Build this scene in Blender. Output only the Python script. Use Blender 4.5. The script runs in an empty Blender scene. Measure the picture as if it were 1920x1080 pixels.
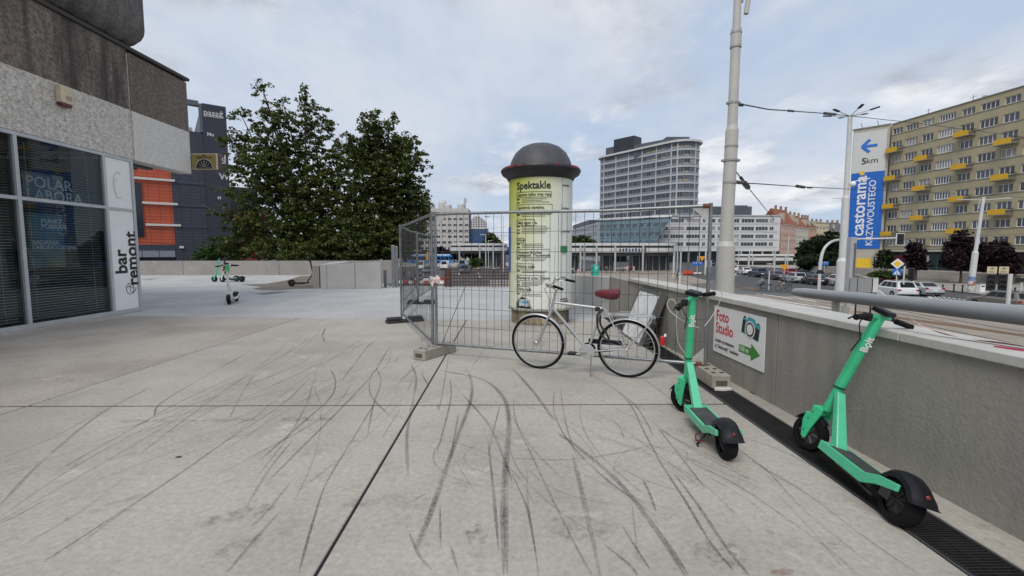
import bpy, math, random
import numpy as np
from mathutils import Vector, Matrix, noise
R_ = math.radians
rnd = random.Random(7)
SC = bpy.context.scene
COL = SC.collection

# ------------------------------------------------------------------ camera, sky, sun, exposure
CH, CF = 1.47, 850.0                      # eye height (m), focal length for a 1920 px wide frame
TH, YA = math.atan(70 / 850), math.atan(8 / 850)
cd = bpy.data.cameras.new('camera'); cam = bpy.data.objects.new('camera', cd); COL.objects.link(cam)
cam.location = (0, 0, CH); cam.rotation_euler = (math.pi / 2 - TH, 0, -YA)
cd.sensor_width = 36.0; cd.lens = 36 * CF / 1920; cd.clip_start = 0.05; cd.clip_end = 6000
SC.camera = cam
SC.view_settings.view_transform = 'Standard'; SC.view_settings.look = 'None'
SC.view_settings.exposure = 0.19; SC.view_settings.gamma = 1.0; SC.view_settings.use_curve_mapping = False
SUN_EL, SUN_AZ = R_(50), R_(202)           # azimuth clockwise from +Y: behind the viewer, to the left
W = bpy.data.worlds.new('World'); SC.world = W; W.use_nodes = True
nt = W.node_tree; nt.nodes.clear()
def N(tree, typ, **kw):
    n = tree.nodes.new(typ)
    for k, v in kw.items():
        if k.startswith('i_'):
            n.inputs[k[2:].replace('_', ' ')].default_value = v
        else: setattr(n, k, v)
    return n
def build_world():
    L = nt.links.new
    out = N(nt, 'ShaderNodeOutputWorld'); bg = N(nt, 'ShaderNodeBackground'); bg.inputs['Strength'].default_value = 0.1
    sky = N(nt, 'ShaderNodeTexSky', sky_type='NISHITA', sun_disc=False, sun_elevation=SUN_EL, sun_rotation=SUN_AZ,
            air_density=1.0, dust_density=1.2, ozone_density=1.5)
    tc = N(nt, 'ShaderNodeTexCoord'); sep = N(nt, 'ShaderNodeSeparateXYZ'); L(tc.outputs['Generated'], sep.inputs[0])
    den = N(nt, 'ShaderNodeMath', operation='MAXIMUM'); L(sep.outputs['Z'], den.inputs[0]); den.inputs[1].default_value = 0.0
    dn2 = N(nt, 'ShaderNodeMath', operation='ADD'); L(den.outputs[0], dn2.inputs[0]); dn2.inputs[1].default_value = 0.16
    dx = N(nt, 'ShaderNodeMath', operation='DIVIDE'); L(sep.outputs['X'], dx.inputs[0]); L(dn2.outputs[0], dx.inputs[1])
    dy = N(nt, 'ShaderNodeMath', operation='DIVIDE'); L(sep.outputs['Y'], dy.inputs[0]); L(dn2.outputs[0], dy.inputs[1])
    cb = N(nt, 'ShaderNodeCombineXYZ'); L(dx.outputs[0], cb.inputs[0]); L(dy.outputs[0], cb.inputs[1])
    def layer(scale, detail, rough, lo, hi, off, stretch=(1, 1, 1)):
        mp = N(nt, 'ShaderNodeMapping'); L(cb.outputs[0], mp.inputs[0]); mp.inputs['Location'].default_value = off; mp.inputs['Scale'].default_value = stretch
        n = N(nt, 'ShaderNodeTexNoise'); L(mp.outputs[0], n.inputs['Vector'])
        n.inputs['Scale'].default_value = scale; n.inputs['Detail'].default_value = detail; n.inputs['Roughness'].default_value = rough
        r = N(nt, 'ShaderNodeMapRange', interpolation_type='SMOOTHSTEP'); L(n.outputs['Fac'], r.inputs['Value'])
        r.inputs['From Min'].default_value = lo; r.inputs['From Max'].default_value = hi
        return r.outputs[0]
    def mix(a, b, fac):
        m = N(nt, 'ShaderNodeMix', data_type='RGBA')
        for s, v in ((m.inputs[6], a), (m.inputs[7], b)):
            if isinstance(v, tuple): s.default_value = v
            else: L(v, s)
        if isinstance(fac, (int, float)): m.inputs[0].default_value = fac
        else: L(fac, m.inputs[0])
        return m.outputs[2]
    blue = mix(sky.outputs[0], (4.35, 5.3, 6.85, 1), 0.88)
    veil = layer(0.7, 7, 0.6, 0.34, 0.64, (1.3, 0.4, 0), (1, 0.55, 1))        # thin high veil
    c1 = mix(blue, (6.0, 6.4, 7.1, 1), veil)
    cum = layer(1.25, 10, 0.60, 0.47, 0.66, (4.1, 7.7, 0), (1, 0.75, 1))           # broken cumulus
    shade = layer(2.0, 8, 0.62, 0.36, 0.62, (4.25, 7.55, 0.3), (1, 0.8, 1))
    cc = mix((8.0, 8.1, 8.35, 1), (3.9, 4.2, 4.85, 1), shade)
    c2 = mix(c1, cc, cum)
    L(c2, bg.inputs['Color']); L(bg.outputs[0], out.inputs['Surface'])
build_world()
sd = bpy.data.lights.new('sun', 'SUN'); sd.energy = 1.75; sd.angle = R_(26); sd.color = (1.0, 0.94, 0.86)
sun = bpy.data.objects.new('sun', sd); COL.objects.link(sun)
sun.rotation_euler = Vector((-math.sin(SUN_AZ) * math.cos(SUN_EL), -math.cos(SUN_AZ) * math.cos(SUN_EL), -math.sin(SUN_EL))).to_track_quat('-Z', 'Y').to_euler()

# ------------------------------------------------------------------ survey helpers: a sight line from the eye, met with a real plane
_F = Vector((math.sin(YA) * math.cos(TH), math.cos(YA) * math.cos(TH), -math.sin(TH)))
_Rv = Vector((math.cos(YA), -math.sin(YA), 0)); _U = _Rv.cross(_F)
def sight(px, py): return _F * CF + _Rv * (px - 960) + _U * (540 - py)
EYE = Vector((0, 0, CH))
def G(px, py, z=0.0):
    d = sight(px, py); return EYE + d * ((z - CH) / d.z)
def D(px, py, Y):
    d = sight(px, py); return EYE + d * (Y / d.y)
def AX(px, py, X):
    d = sight(px, py); return EYE + d * (X / d.x)
ST = -3.4                                   # street level below the terrace

# ------------------------------------------------------------------ materials
MATS = {}
def principled(name):
    m = bpy.data.materials.new(name); m.use_nodes = True
    return m, m.node_tree, m.node_tree.nodes['Principled BSDF']
def mat(name, col, rough=0.6, metal=0.0, var=0.12, scale=3.0, bump=0.0, bscale=60.0, spec=0.5, dirt=0.0, dirtcol=(0.05, 0.045, 0.04),
        coat=0.0, stretch=None, alpha=None, emit=None, trans=0.0, dscale=0.7):
    """plain surface: base colour with two scales of noise, optional dirt patches and fine relief"""
    if name in MATS: return MATS[name]
    m, t, b = principled(name); L = t.links.new
    b.inputs['Roughness'].default_value = rough; b.inputs['Metallic'].default_value = metal
    b.inputs['Specular IOR Level'].default_value = spec; b.inputs['Coat Weight'].default_value = coat
    tc = N(t, 'ShaderNodeTexCoord'); co = tc.outputs['Object']
    if stretch:
        mp = N(t, 'ShaderNodeMapping'); mp.inputs['Scale'].default_value = stretch; L(co, mp.inputs[0]); co = mp.outputs[0]
    c = tuple(col) + (1,)
    src = None
    if var > 0:
        n1 = N(t, 'ShaderNodeTexNoise'); L(co, n1.inputs['Vector']); n1.inputs['Scale'].default_value = scale; n1.inputs['Detail'].default_value = 6; n1.inputs['Roughness'].default_value = 0.65
        rp = N(t, 'ShaderNodeValToRGB'); L(n1.outputs['Fac'], rp.inputs[0])
        rp.color_ramp.elements[0].position = 0.3; rp.color_ramp.elements[1].position = 0.7
        rp.color_ramp.elements[0].color = tuple(x * (1 - var) for x in col) + (1,); rp.color_ramp.elements[1].color = tuple(min(1, x * (1 + var)) for x in col) + (1,)
        src = rp.outputs[0]
    if dirt > 0:
        n2 = N(t, 'ShaderNodeTexNoise'); L(co, n2.inputs['Vector']); n2.inputs['Scale'].default_value = dscale; n2.inputs['Detail'].default_value = 8; n2.inputs['Roughness'].default_value = 0.7
        mr = N(t, 'ShaderNodeMapRange', interpolation_type='SMOOTHSTEP'); L(n2.outputs['Fac'], mr.inputs['Value'])
        mr.inputs['From Min'].default_value = 0.42; mr.inputs['From Max'].default_value = 0.72; mr.inputs['To Max'].default_value = dirt
        mx = N(t, 'ShaderNodeMix', data_type='RGBA'); L(mr.outputs[0], mx.inputs[0])
        if src: L(src, mx.inputs[6])
        else: mx.inputs[6].default_value = c
        mx.inputs[7].default_value = tuple(dirtcol) + (1,); src = mx.outputs[2]
    if src: L(src, b.inputs['Base Color'])
    else: b.inputs['Base Color'].default_value = c
    if bump > 0:
        n3 = N(t, 'ShaderNodeTexNoise'); L(co, n3.inputs['Vector']); n3.inputs['Scale'].default_value = bscale; n3.inputs['Detail'].default_value = 5
        bp = N(t, 'ShaderNodeBump'); bp.inputs['Strength'].default_value = bump; bp.inputs['Distance'].default_value = 0.02
        L(n3.outputs['Fac'], bp.inputs['Height']); L(bp.outputs[0], b.inputs['Normal'])
    if emit: b.inputs['Emission Color'].default_value = tuple(emit[:3]) + (1,); b.inputs['Emission Strength'].default_value = emit[3]
    if trans > 0: b.inputs['Transmission Weight'].default_value = trans
    MATS[name] = m; return m

def mat_floor(name, light, dark, warm, seed=0.0):
    """trowelled concrete: blotches of several sizes, long diagonal washes, fine grain, speckle"""
    m, t, b = principled(name); L = t.links.new
    tc = N(t, 'ShaderNodeTexCoord'); mp = N(t, 'ShaderNodeMapping'); L(tc.outputs['Object'], mp.inputs[0]); mp.inputs['Location'].default_value = (seed, seed * 1.7, 0)
    def nz(scale, detail, rough, lo, hi, st=None, rot=0):
        v = mp.outputs[0]
        if st:
            q = N(t, 'ShaderNodeMapping'); q.inputs['Scale'].default_value = st; q.inputs['Rotation'].default_value = (0, 0, rot); L(v, q.inputs[0]); v = q.outputs[0]
        n = N(t, 'ShaderNodeTexNoise'); L(v, n.inputs['Vector']); n.inputs['Scale'].default_value = scale; n.inputs['Detail'].default_value = detail; n.inputs['Roughness'].default_value = rough
        r = N(t, 'ShaderNodeMapRange', interpolation_type='SMOOTHSTEP'); L(n.outputs['Fac'], r.inputs['Value']); r.inputs['From Min'].default_value = lo; r.inputs['From Max'].default_value = hi
        return r.outputs[0]
    def mix(a, bb, f, blend='MIX'):
        x = N(t, 'ShaderNodeMix', data_type='RGBA', blend_type=blend)
        for s, v in ((x.inputs[6], a), (x.inputs[7], bb)):
            if isinstance(v, tuple): s.default_value = v + (1,) if len(v) == 3 else v
            else: L(v, s)
        if isinstance(f, float): x.inputs[0].default_value = f
        else: L(f, x.inputs[0])
        return x.outputs[2]
    c = mix(light, dark, nz(0.55, 8, 0.62, 0.35, 0.68))
    c = mix(c, warm, nz(0.33, 5, 0.6, 0.52, 0.72))
    c = mix(c, tuple(x * 0.66 for x in dark), nz(1.1, 9, 0.72, 0.58, 0.80, (1.0, 0.22, 1), 0.5))
    c = mix(c, tuple(min(1, x * 1.13) for x in light), nz(2.3, 8, 0.7, 0.56, 0.72))
    c = mix(c, tuple(x * f for x, f in zip(dark, (.80, .73, .64))), nz(4.5, 12, 0.82, 0.52, 0.74))
    c = mix(c, tuple(x * 0.55 for x in dark), nz(7.0, 8, 0.75, 0.60, 0.74))
    g = N(t, 'ShaderNodeTexNoise'); L(mp.outputs[0], g.inputs['Vector']); g.inputs['Scale'].default_value = 28; g.inputs['Detail'].default_value = 9; g.inputs['Roughness'].default_value = 0.8
    gr = N(t, 'ShaderNodeMapRange'); L(g.outputs['Fac'], gr.inputs['Value']); gr.inputs['From Min'].default_value = 0.25; gr.inputs['From Max'].default_value = 0.75; gr.inputs['To Min'].default_value = 0.64; gr.inputs['To Max'].default_value = 1.25
    c = mix(c, gr.outputs[0], 1.0, 'MULTIPLY')
    L(c, b.inputs['Base Color'])
    rr = N(t, 'ShaderNodeMapRange'); L(nz(1.3, 6, 0.6, 0.3, 0.7), rr.inputs['Value']); rr.inputs['To Min'].default_value = 0.62; rr.inputs['To Max'].default_value = 0.9; L(rr.outputs[0], b.inputs['Roughness'])
    bp = N(t, 'ShaderNodeBump'); bp.inputs['Strength'].default_value = 0.25; bp.inputs['Distance'].default_value = 0.004; L(g.outputs['Fac'], bp.inputs['Height']); L(bp.outputs[0], b.inputs['Normal'])
    MATS[name] = m; return m

def mat_roughcast(name, col, spot, streak, streakf, relief=0.9, gscale=38):
    """pebble-dashed concrete with rain streaks running down it"""
    m, t, b = principled(name); L = t.links.new; b.inputs['Roughness'].default_value = 0.9
    tc = N(t, 'ShaderNodeTexCoord')
    v = N(t, 'ShaderNodeTexVoronoi'); L(tc.outputs['Object'], v.inputs['Vector']); v.inputs['Scale'].default_value = gscale
    n = N(t, 'ShaderNodeTexNoise'); L(tc.outputs['Object'], n.inputs['Vector']); n.inputs['Scale'].default_value = gscale * 0.55; n.inputs['Detail'].default_value = 6; n.inputs['Roughness'].default_value = 0.7
    r = N(t, 'ShaderNodeValToRGB'); L(n.outputs['Fac'], r.inputs[0]); r.color_ramp.elements[0].position = 0.32; r.color_ramp.elements[1].position = 0.62
    r.color_ramp.elements[0].color = tuple(spot) + (1,); r.color_ramp.elements[1].color = tuple(col) + (1,)
    mp = N(t, 'ShaderNodeMapping'); mp.inputs['Scale'].default_value = (1.6, 1.6, 0.17); L(tc.outputs['Object'], mp.inputs[0])
    s = N(t, 'ShaderNodeTexNoise'); L(mp.outputs[0], s.inputs['Vector']); s.inputs['Scale'].default_value = 1.5; s.inputs['Detail'].default_value = 7; s.inputs['Roughness'].default_value = 0.66
    sr = N(t, 'ShaderNodeMapRange', interpolation_type='SMOOTHSTEP'); L(s.outputs['Fac'], sr.inputs['Value']); sr.inputs['From Min'].default_value = 0.40; sr.inputs['From Max'].default_value = 0.66; sr.inputs['To Max'].default_value = streakf
    x = N(t, 'ShaderNodeMix', data_type='RGBA'); L(sr.outputs[0], x.inputs[0]); L(r.outputs[0], x.inputs[6]); x.inputs[7].default_value = tuple(streak) + (1,)
    L(x.outputs[2], b.inputs['Base Color'])
    ad = N(t, 'ShaderNodeMath', operation='ADD'); L(v.outputs['Distance'], ad.inputs[0]); L(n.outputs['Fac'], ad.inputs[1])
    bp = N(t, 'ShaderNodeBump'); bp.inputs['Strength'].default_value = relief; bp.inputs['Distance'].default_value = 0.03; L(ad.outputs[0], bp.inputs['Height']); L(bp.outputs[0], b.inputs['Normal'])
    MATS[name] = m; return m

def mat_brick(name, c1, c2, mortar, sx, sz, gap=0.012):
    """far cladding whose joints are only a fine net at this distance"""
    m, t, b = principled(name); L = t.links.new; b.inputs['Roughness'].default_value = 0.55
    tc = N(t, 'ShaderNodeTexCoord'); sp = N(t, 'ShaderNodeSeparateXYZ'); L(tc.outputs['Object'], sp.inputs[0])
    cb = N(t, 'ShaderNodeCombineXYZ'); L(sp.outputs['X'], cb.inputs[0]); L(sp.outputs['Z'], cb.inputs[1])
    k = N(t, 'ShaderNodeTexBrick', offset=0.0); L(cb.outputs[0], k.inputs['Vector']); k.inputs['Scale'].default_value = 1
    k.inputs['Brick Width'].default_value = sx; k.inputs['Row Height'].default_value = sz; k.inputs['Mortar Size'].default_value = gap
    k.inputs['Color1'].default_value = c1 + (1,); k.inputs['Color2'].default_value = c2 + (1,); k.inputs['Mortar'].default_value = mortar + (1,)
    L(k.outputs['Color'], b.inputs['Base Color']); MATS[name] = m; return m

def mat_glass(name, tint=(0.6, 0.66, 0.68), refl=1.0, rough=0.02, base=0.06):
    m = bpy.data.materials.new(name); m.use_nodes = True; t = m.node_tree; t.nodes.clear(); L = t.links.new
    o = N(t, 'ShaderNodeOutputMaterial'); tr = N(t, 'ShaderNodeBsdfTransparent'); tr.inputs[0].default_value = tint + (1,)
    gl = N(t, 'ShaderNodeBsdfGlossy'); gl.inputs['Roughness'].default_value = rough; gl.inputs['Color'].default_value = (refl, refl, refl, 1)
    lw_ = N(t, 'ShaderNodeLayerWeight'); pw = N(t, 'ShaderNodeMath', operation='POWER'); L(lw_.outputs['Facing'], pw.inputs[0]); pw.inputs[1].default_value = 4.5
    ad = N(t, 'ShaderNodeMath', operation='ADD', use_clamp=True); L(pw.outputs[0], ad.inputs[0]); ad.inputs[1].default_value = base
    mx = N(t, 'ShaderNodeMixShader'); L(ad.outputs[0], mx.inputs[0]); L(tr.outputs[0], mx.inputs[1]); L(gl.outputs[0], mx.inputs[2]); L(mx.outputs[0], o.inputs[0])
    MATS[name] = m; return m

def mat_leaf(name, cols, scale=1.2):
    m = bpy.data.materials.new(name); m.use_nodes = True; t = m.node_tree; t.nodes.clear(); L = t.links.new
    o = N(t, 'ShaderNodeOutputMaterial'); tc = N(t, 'ShaderNodeTexCoord')
    n = N(t, 'ShaderNodeTexNoise'); L(tc.outputs['Object'], n.inputs['Vector']); n.inputs['Scale'].default_value = scale; n.inputs['Detail'].default_value = 9; n.inputs['Roughness'].default_value = 0.85
    r = N(t, 'ShaderNodeValToRGB'); L(n.outputs['Fac'], r.inputs[0]); e = r.color_ramp.elements
    e[0].position = 0.3; e[1].position = 0.72; e[0].color = cols[0] + (1,); e[1].color = cols[-1] + (1,)
    for i, c in enumerate(cols[1:-1]): q = e.new(0.3 + 0.42 * (i + 1) / (len(cols) - 1)); q.color = c + (1,)
    d = N(t, 'ShaderNodeBsdfPrincipled'); d.inputs['Roughness'].default_value = 0.5; d.inputs['Specular IOR Level'].default_value = 0.25
    tl = N(t, 'ShaderNodeBsdfTranslucent'); L(r.outputs[0], d.inputs['Base Color']); L(r.outputs[0], tl.inputs[0])
    mx = N(t, 'ShaderNodeMixShader'); mx.inputs[0].default_value = 0.32; L(d.outputs[0], mx.inputs[1]); L(tl.outputs[0], mx.inputs[2]); L(mx.outputs[0], o.inputs[0])
    MATS[name] = m; return m

def mat_mark(name, col, lo, hi, scale, amount=0.85, stretch=(1, 1, 1), low=0.35):
    """rubber rubbed onto concrete: broken up, see-through where the stone stands proud"""
    m = bpy.data.materials.new(name); m.use_nodes = True; t = m.node_tree; b = t.nodes['Principled BSDF']; L = t.links.new
    b.inputs['Base Color'].default_value = col + (1,); b.inputs['Roughness'].default_value = 0.8
    tc = N(t, 'ShaderNodeTexCoord'); mp = N(t, 'ShaderNodeMapping'); mp.inputs['Scale'].default_value = stretch; L(tc.outputs['Object'], mp.inputs[0])
    n = N(t, 'ShaderNodeTexNoise'); L(mp.outputs[0], n.inputs['Vector']); n.inputs['Scale'].default_value = scale; n.inputs['Detail'].default_value = 5; n.inputs['Roughness'].default_value = 0.75
    r = N(t, 'ShaderNodeMapRange'); L(n.outputs['Fac'], r.inputs['Value']); r.inputs['From Min'].default_value = lo; r.inputs['From Max'].default_value = hi; r.inputs['To Min'].default_value = amount * low; r.inputs['To Max'].default_value = amount
    n2 = N(t, 'ShaderNodeTexNoise'); L(tc.outputs['Object'], n2.inputs['Vector']); n2.inputs['Scale'].default_value = 1.6; n2.inputs['Detail'].default_value = 4
    r2 = N(t, 'ShaderNodeMapRange'); L(n2.outputs['Fac'], r2.inputs['Value']); r2.inputs['From Min'].default_value = 0.33; r2.inputs['From Max'].default_value = 0.6; r2.inputs['To Min'].default_value = 0.35
    mu = N(t, 'ShaderNodeMath', operation='MULTIPLY'); L(r.outputs[0], mu.inputs[0]); L(r2.outputs[0], mu.inputs[1]); L(mu.outputs[0], b.inputs['Alpha'])
    MATS[name] = m; return m

# ------------------------------------------------------------------ objects
def link(name, me): o = bpy.data.objects.new(name, me); COL.objects.link(o); return o
def wm(o):
    return o.matrix_basis.copy() if o.parent is None else wm(o.parent) @ o.matrix_parent_inverse @ o.matrix_basis
def tag(o, label, cat, group=None, kind=None):
    if label: o['label'] = label
    if cat: o['category'] = cat
    if group: o['group'] = group
    if kind: o['kind'] = kind
    return o
def thing(name, label, cat, loc=(0, 0, 0), rz=0.0, group=None, rot=None, kind=None):
    o = bpy.data.objects.new(name, None); COL.objects.link(o); o.empty_display_size = 0.2
    o.location = loc; o.rotation_euler = rot if rot else (0, 0, rz)
    return tag(o, label, cat, group, kind)
def put(name, me, parent, M=None, world=False):
    """one more object with the mesh me under parent (M in parent space, or in world space)"""
    o = link(name, me); o.parent = parent
    if world: o.matrix_parent_inverse = wm(parent).inverted()
    if M is not None: o.matrix_basis = M
    return o
def dup(root, loc=None, rz=None, label=None, group=None, keep=None):
    r = root.copy(); COL.objects.link(r)
    if loc is not None: r.location = loc
    if rz is not None: r.rotation_euler = (0, 0, rz)
    if label: r['label'] = label
    if group: r['group'] = group
    for ch in list(root.children):
        c = ch.copy(); COL.objects.link(c); c.parent = r
        for g in list(ch.children):
            d = g.copy(); COL.objects.link(d); d.parent = c
    return r

class MB:
    def __init__(s): s.v = []; s.f = []
    def add(s, vs, fs):
        k = len(s.v); s.v += [tuple(v) for v in vs]; s.f += [tuple(i + k for i in f) for f in fs]; return s
    def box(s, x0, x1, y0, y1, z0, z1):
        return s.add([(x0, y0, z0), (x1, y0, z0), (x1, y1, z0), (x0, y1, z0), (x0, y0, z1), (x1, y0, z1), (x1, y1, z1), (x0, y1, z1)],
                     [(3, 2, 1, 0), (4, 5, 6, 7), (0, 1, 5, 4), (1, 2, 6, 5), (2, 3, 7, 6), (3, 0, 4, 7)])
    def cbox(s, c, size, M=None):
        a = [x / 2 for x in size]; k = MB().box(-a[0], a[0], -a[1], a[1], -a[2], a[2])
        M = M or Matrix(); T = Matrix.Translation(c) @ M
        return s.add([T @ Vector(p) for p in k.v], k.f)
    def bar(s, a, b, w, h=None, up=(0, 0, 1)):
        a, b = Vector(a), Vector(b); d = b - a; l = d.length
        if l < 1e-6: return s
        x = d / l; u = Vector(up)
        if abs(x.dot(u)) > 0.98: u = Vector((0, 1, 0))
        y = u.cross(x).normalized(); z = x.cross(y); h = h or w
        M = Matrix((x, y, z)).transposed().to_4x4()
        return s.cbox((a + b) / 2, (l, w, h), M)
    def tube(s, pts, r, seg=8, cap=True, closed=False):
        pts = [Vector(p) for p in pts]; n = len(pts); rr = r if isinstance(r, (list, tuple)) else [r] * n
        k = len(s.v); prev = None
        for i, p in enumerate(pts):
            if closed: t = (pts[(i + 1) % n] - pts[i - 1])
            else: t = (pts[min(i + 1, n - 1)] - pts[max(i - 1, 0)])
            t = t.normalized() if t.length > 1e-9 else Vector((0, 0, 1))
            if prev is None:
                u = Vector((0, 0, 1)) if abs(t.z) < 0.95 else Vector((1, 0, 0)); x = u.cross(t).normalized()
            else:
                x = prev - t * prev.dot(t); x = x.normalized() if x.length > 1e-6 else Vector((1, 0, 0))
            prev = x; y = t.cross(x)
            for j in range(seg):
                a = 2 * math.pi * j / seg; s.v.append(tuple(p + (x * math.cos(a) + y * math.sin(a)) * rr[i]))
        m = n if closed else n - 1
        for i in range(m):
            for j in range(seg):
                a = k + i * seg + j; b = k + i * seg + (j + 1) % seg; c = k + ((i + 1) % n) * seg + (j + 1) % seg; d = k + ((i + 1) % n) * seg + j
                s.f.append((a, b, c, d))
        if cap and not closed:
            s.f.append(tuple(k + j for j in reversed(range(seg)))); s.f.append(tuple(k + (n - 1) * seg + j for j in range(seg)))
        return s
    def lathe(s, prof, seg=24, c=(0, 0, 0), axis='z', a0=0, a1=2 * math.pi, cap=False):
        k = len(s.v); full = abs(a1 - a0 - 2 * math.pi) < 1e-6; m = seg if full else seg + 1
        for r, h in prof:
            for j in range(m):
                a = a0 + (a1 - a0) * j / seg; x, y = r * math.cos(a), r * math.sin(a)
                p = (x, y, h) if axis == 'z' else ((x, h, y) if axis == 'y' else (h, x, y))
                s.v.append((p[0] + c[0], p[1] + c[1], p[2] + c[2]))
        for i in range(len(prof) - 1):
            for j in range(seg):
                b = (j + 1) % m if full else j + 1
                q = (k + i * m + j, k + i * m + b, k + (i + 1) * m + b, k + (i + 1) * m + j)
                s.f.append(q if axis != 'y' else q[::-1])
        if cap and full:
            s.f.append(tuple(k + j for j in reversed(range(m)))); s.f.append(tuple(k + (len(prof) - 1) * m + j for j in range(m)))
        return s
    def prism(s, poly, z0, z1):
        n = len(poly); k = len(s.v)
        z0s = z0 if isinstance(z0, (list, tuple)) else [z0] * n; z1s = z1 if isinstance(z1, (list, tuple)) else [z1] * n
        s.v += [(p[0], p[1], z0s[i]) for i, p in enumerate(poly)] + [(p[0], p[1], z1s[i]) for i, p in enumerate(poly)]
        s.f.append(tuple(k + i for i in reversed(range(n)))); s.f.append(tuple(k + n + i for i in range(n)))
        for i in range(n): s.f.append((k + i, k + (i + 1) % n, k + n + (i + 1) % n, k + n + i))
        return s
    def slab(s, poly, M, t):
        """polygon in the x-z plane of M, thickness t along M's y"""
        n = len(poly); k = len(s.v)
        for y in (0, t): s.v += [tuple(M @ Vector((p[0], y, p[1]))) for p in poly]
        s.f.append(tuple(k + i for i in range(n))); s.f.append(tuple(k + n + i for i in reversed(range(n))))
        for i in range(n): s.f.append((k + i, k + n + i, k + n + (i + 1) % n, k + (i + 1) % n))
        return s
    def ball(s, c, r, seg=12, rings=8, sc=(1, 1, 1)):
        k = len(s.v)
        for i in range(rings + 1):
            t = math.pi * i / rings
            for j in range(seg):
                a = 2 * math.pi * j / seg
                s.v.append((c[0] + r * sc[0] * math.sin(t) * math.cos(a), c[1] + r * sc[1] * math.sin(t) * math.sin(a), c[2] + r * sc[2] * math.cos(t)))
        for i in range(rings):
            for j in range(seg):
                s.f.append((k + i * seg + j, k + (i + 1) * seg + j, k + (i + 1) * seg + (j + 1) % seg, k + i * seg + (j + 1) % seg))
        return s
    def xf(s, M): s.v = [tuple(M @ Vector(p)) for p in s.v]; return s
    def mesh(s, name, m, smooth=False):
        me = bpy.data.meshes.new(name); me.from_pydata(s.v, [], s.f); me.validate()
        if m: me.materials.append(m)
        if smooth: me.shade_smooth(); me.set_sharp_from_angle(angle=R_(38))
        return me
    def build(s, name, m, parent=None, smooth=False, bevel=0, world=False, M=None, label=None, kind=None, seg=2):
        o = link(name, s.mesh(name, m, smooth))
        if parent is not None:
            o.parent = parent
            if world: o.matrix_parent_inverse = wm(parent).inverted()
        if M is not None: o.matrix_basis = M
        if bevel:
            b = o.modifiers.new('edge', 'BEVEL'); b.width = bevel; b.segments = seg; b.limit_method = 'ANGLE'; b.angle_limit = R_(35)
        if label: o['label'] = label
        if kind: o['kind'] = kind
        return o
def fast_mesh(name, verts, faces, m):
    """numpy arrays (n,3) and (k,4) to a mesh"""
    me = bpy.data.meshes.new(name); nv, nf, c = len(verts), len(faces), faces.shape[1]
    me.vertices.add(nv); me.vertices.foreach_set('co', np.asarray(verts, dtype=np.float32).ravel())
    me.loops.add(nf * c); me.loops.foreach_set('vertex_index', np.asarray(faces, dtype=np.int32).ravel())
    me.polygons.add(nf); me.polygons.foreach_set('loop_start', np.arange(0, nf * c, c, dtype=np.int32))
    me.update(calc_edges=True); me.materials.append(m); return me
def text_mesh(s, size, m, bold=0.0, ext=0.0015, align='CENTER', spacing=1.0, squeeze=1.0):
    c = bpy.data.curves.new('lettering', 'FONT'); c.body = s; c.size = size; c.offset = bold; c.extrude = ext; c.align_x = align; c.align_y = 'CENTER'
    c.space_character = spacing; c.resolution_u = 3
    o = bpy.data.objects.new('tmp', c); me = bpy.data.meshes.new_from_object(o); bpy.data.objects.remove(o); bpy.data.curves.remove(c)
    me.name = 'lettering'; me.transform(Matrix.Rotation(math.pi / 2, 4, 'X') @ Matrix.Scale(squeeze, 4, (1, 0, 0))); me.materials.clear(); me.materials.append(m); return me   # stands in x-z, faces -y
def text(s, size, m, parent, M, world=False, name='lettering', **kw): return put(name, text_mesh(s, size, m, **kw), parent, M, world)
def frame(o, x, y, z=(0, 0, 1)):
    """matrix with given origin and axes"""
    M = Matrix((Vector(x), Vector(y), Vector(z))).transposed().to_4x4(); M.translation = Vector(o); return M
# ------------------------------------------------------------------ shared finishes
mat_floor('slab_concrete', (0.465, 0.435, 0.385), (0.35, 0.325, 0.285), (0.415, 0.37, 0.315))
mat_floor('slab_concrete_warm', (0.475, 0.43, 0.375), (0.36, 0.32, 0.272), (0.37, 0.315, 0.265), 5.0)
mat_floor('plaza_coating', (0.50, 0.50, 0.495), (0.41, 0.405, 0.40), (0.42, 0.41, 0.40), 11.0)
mat('joint_dark', (0.012, 0.012, 0.012), 0.9, var=0.3)
mat('wet_patch', (0.20, 0.165, 0.14), 0.55, var=0.25, scale=1.4, dirt=0.5)
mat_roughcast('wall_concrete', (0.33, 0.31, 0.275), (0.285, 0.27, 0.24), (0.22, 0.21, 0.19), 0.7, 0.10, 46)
mat('wall_concrete_lit', (0.44, 0.43, 0.41), 0.85, var=0.12, scale=1.8, bump=0.12, bscale=45, dirt=0.4, dirtcol=(0.33, 0.32, 0.30), dscale=1.1)  # lighter copy of the wall concrete: light from the left put into its colour
mat('far_wall_concrete', (0.30, 0.285, 0.265), 0.85, var=0.14, scale=0.9, dirt=0.4, dirtcol=(0.2, 0.19, 0.175))
mat('fresh_concrete', (0.43, 0.42, 0.405), 0.85, var=0.10, scale=1.2, bump=0.1, dirt=0.3, dirtcol=(0.28, 0.26, 0.24))
mat('coping_stone', (0.50, 0.49, 0.46), 0.8, var=0.10, scale=2.5, bump=0.1, dirt=0.45, dirtcol=(0.33, 0.31, 0.28), dscale=1.5)
mat('outer_concrete', (0.25, 0.245, 0.235), 0.9, var=0.2)
mat('cast_iron', (0.012, 0.012, 0.013), 0.5, var=0.4, scale=20, dirt=0.3, dirtcol=(0.045, 0.04, 0.035), dscale=6)
mat('galvanised', (0.27, 0.285, 0.30), 0.42, 0.75, var=0.22, scale=9, dirt=0.35, dirtcol=(0.15, 0.13, 0.12), dscale=5)
mat('galvanised_wire', (0.075, 0.075, 0.075), 0.55, 0.4, var=0.3, scale=20)
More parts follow.
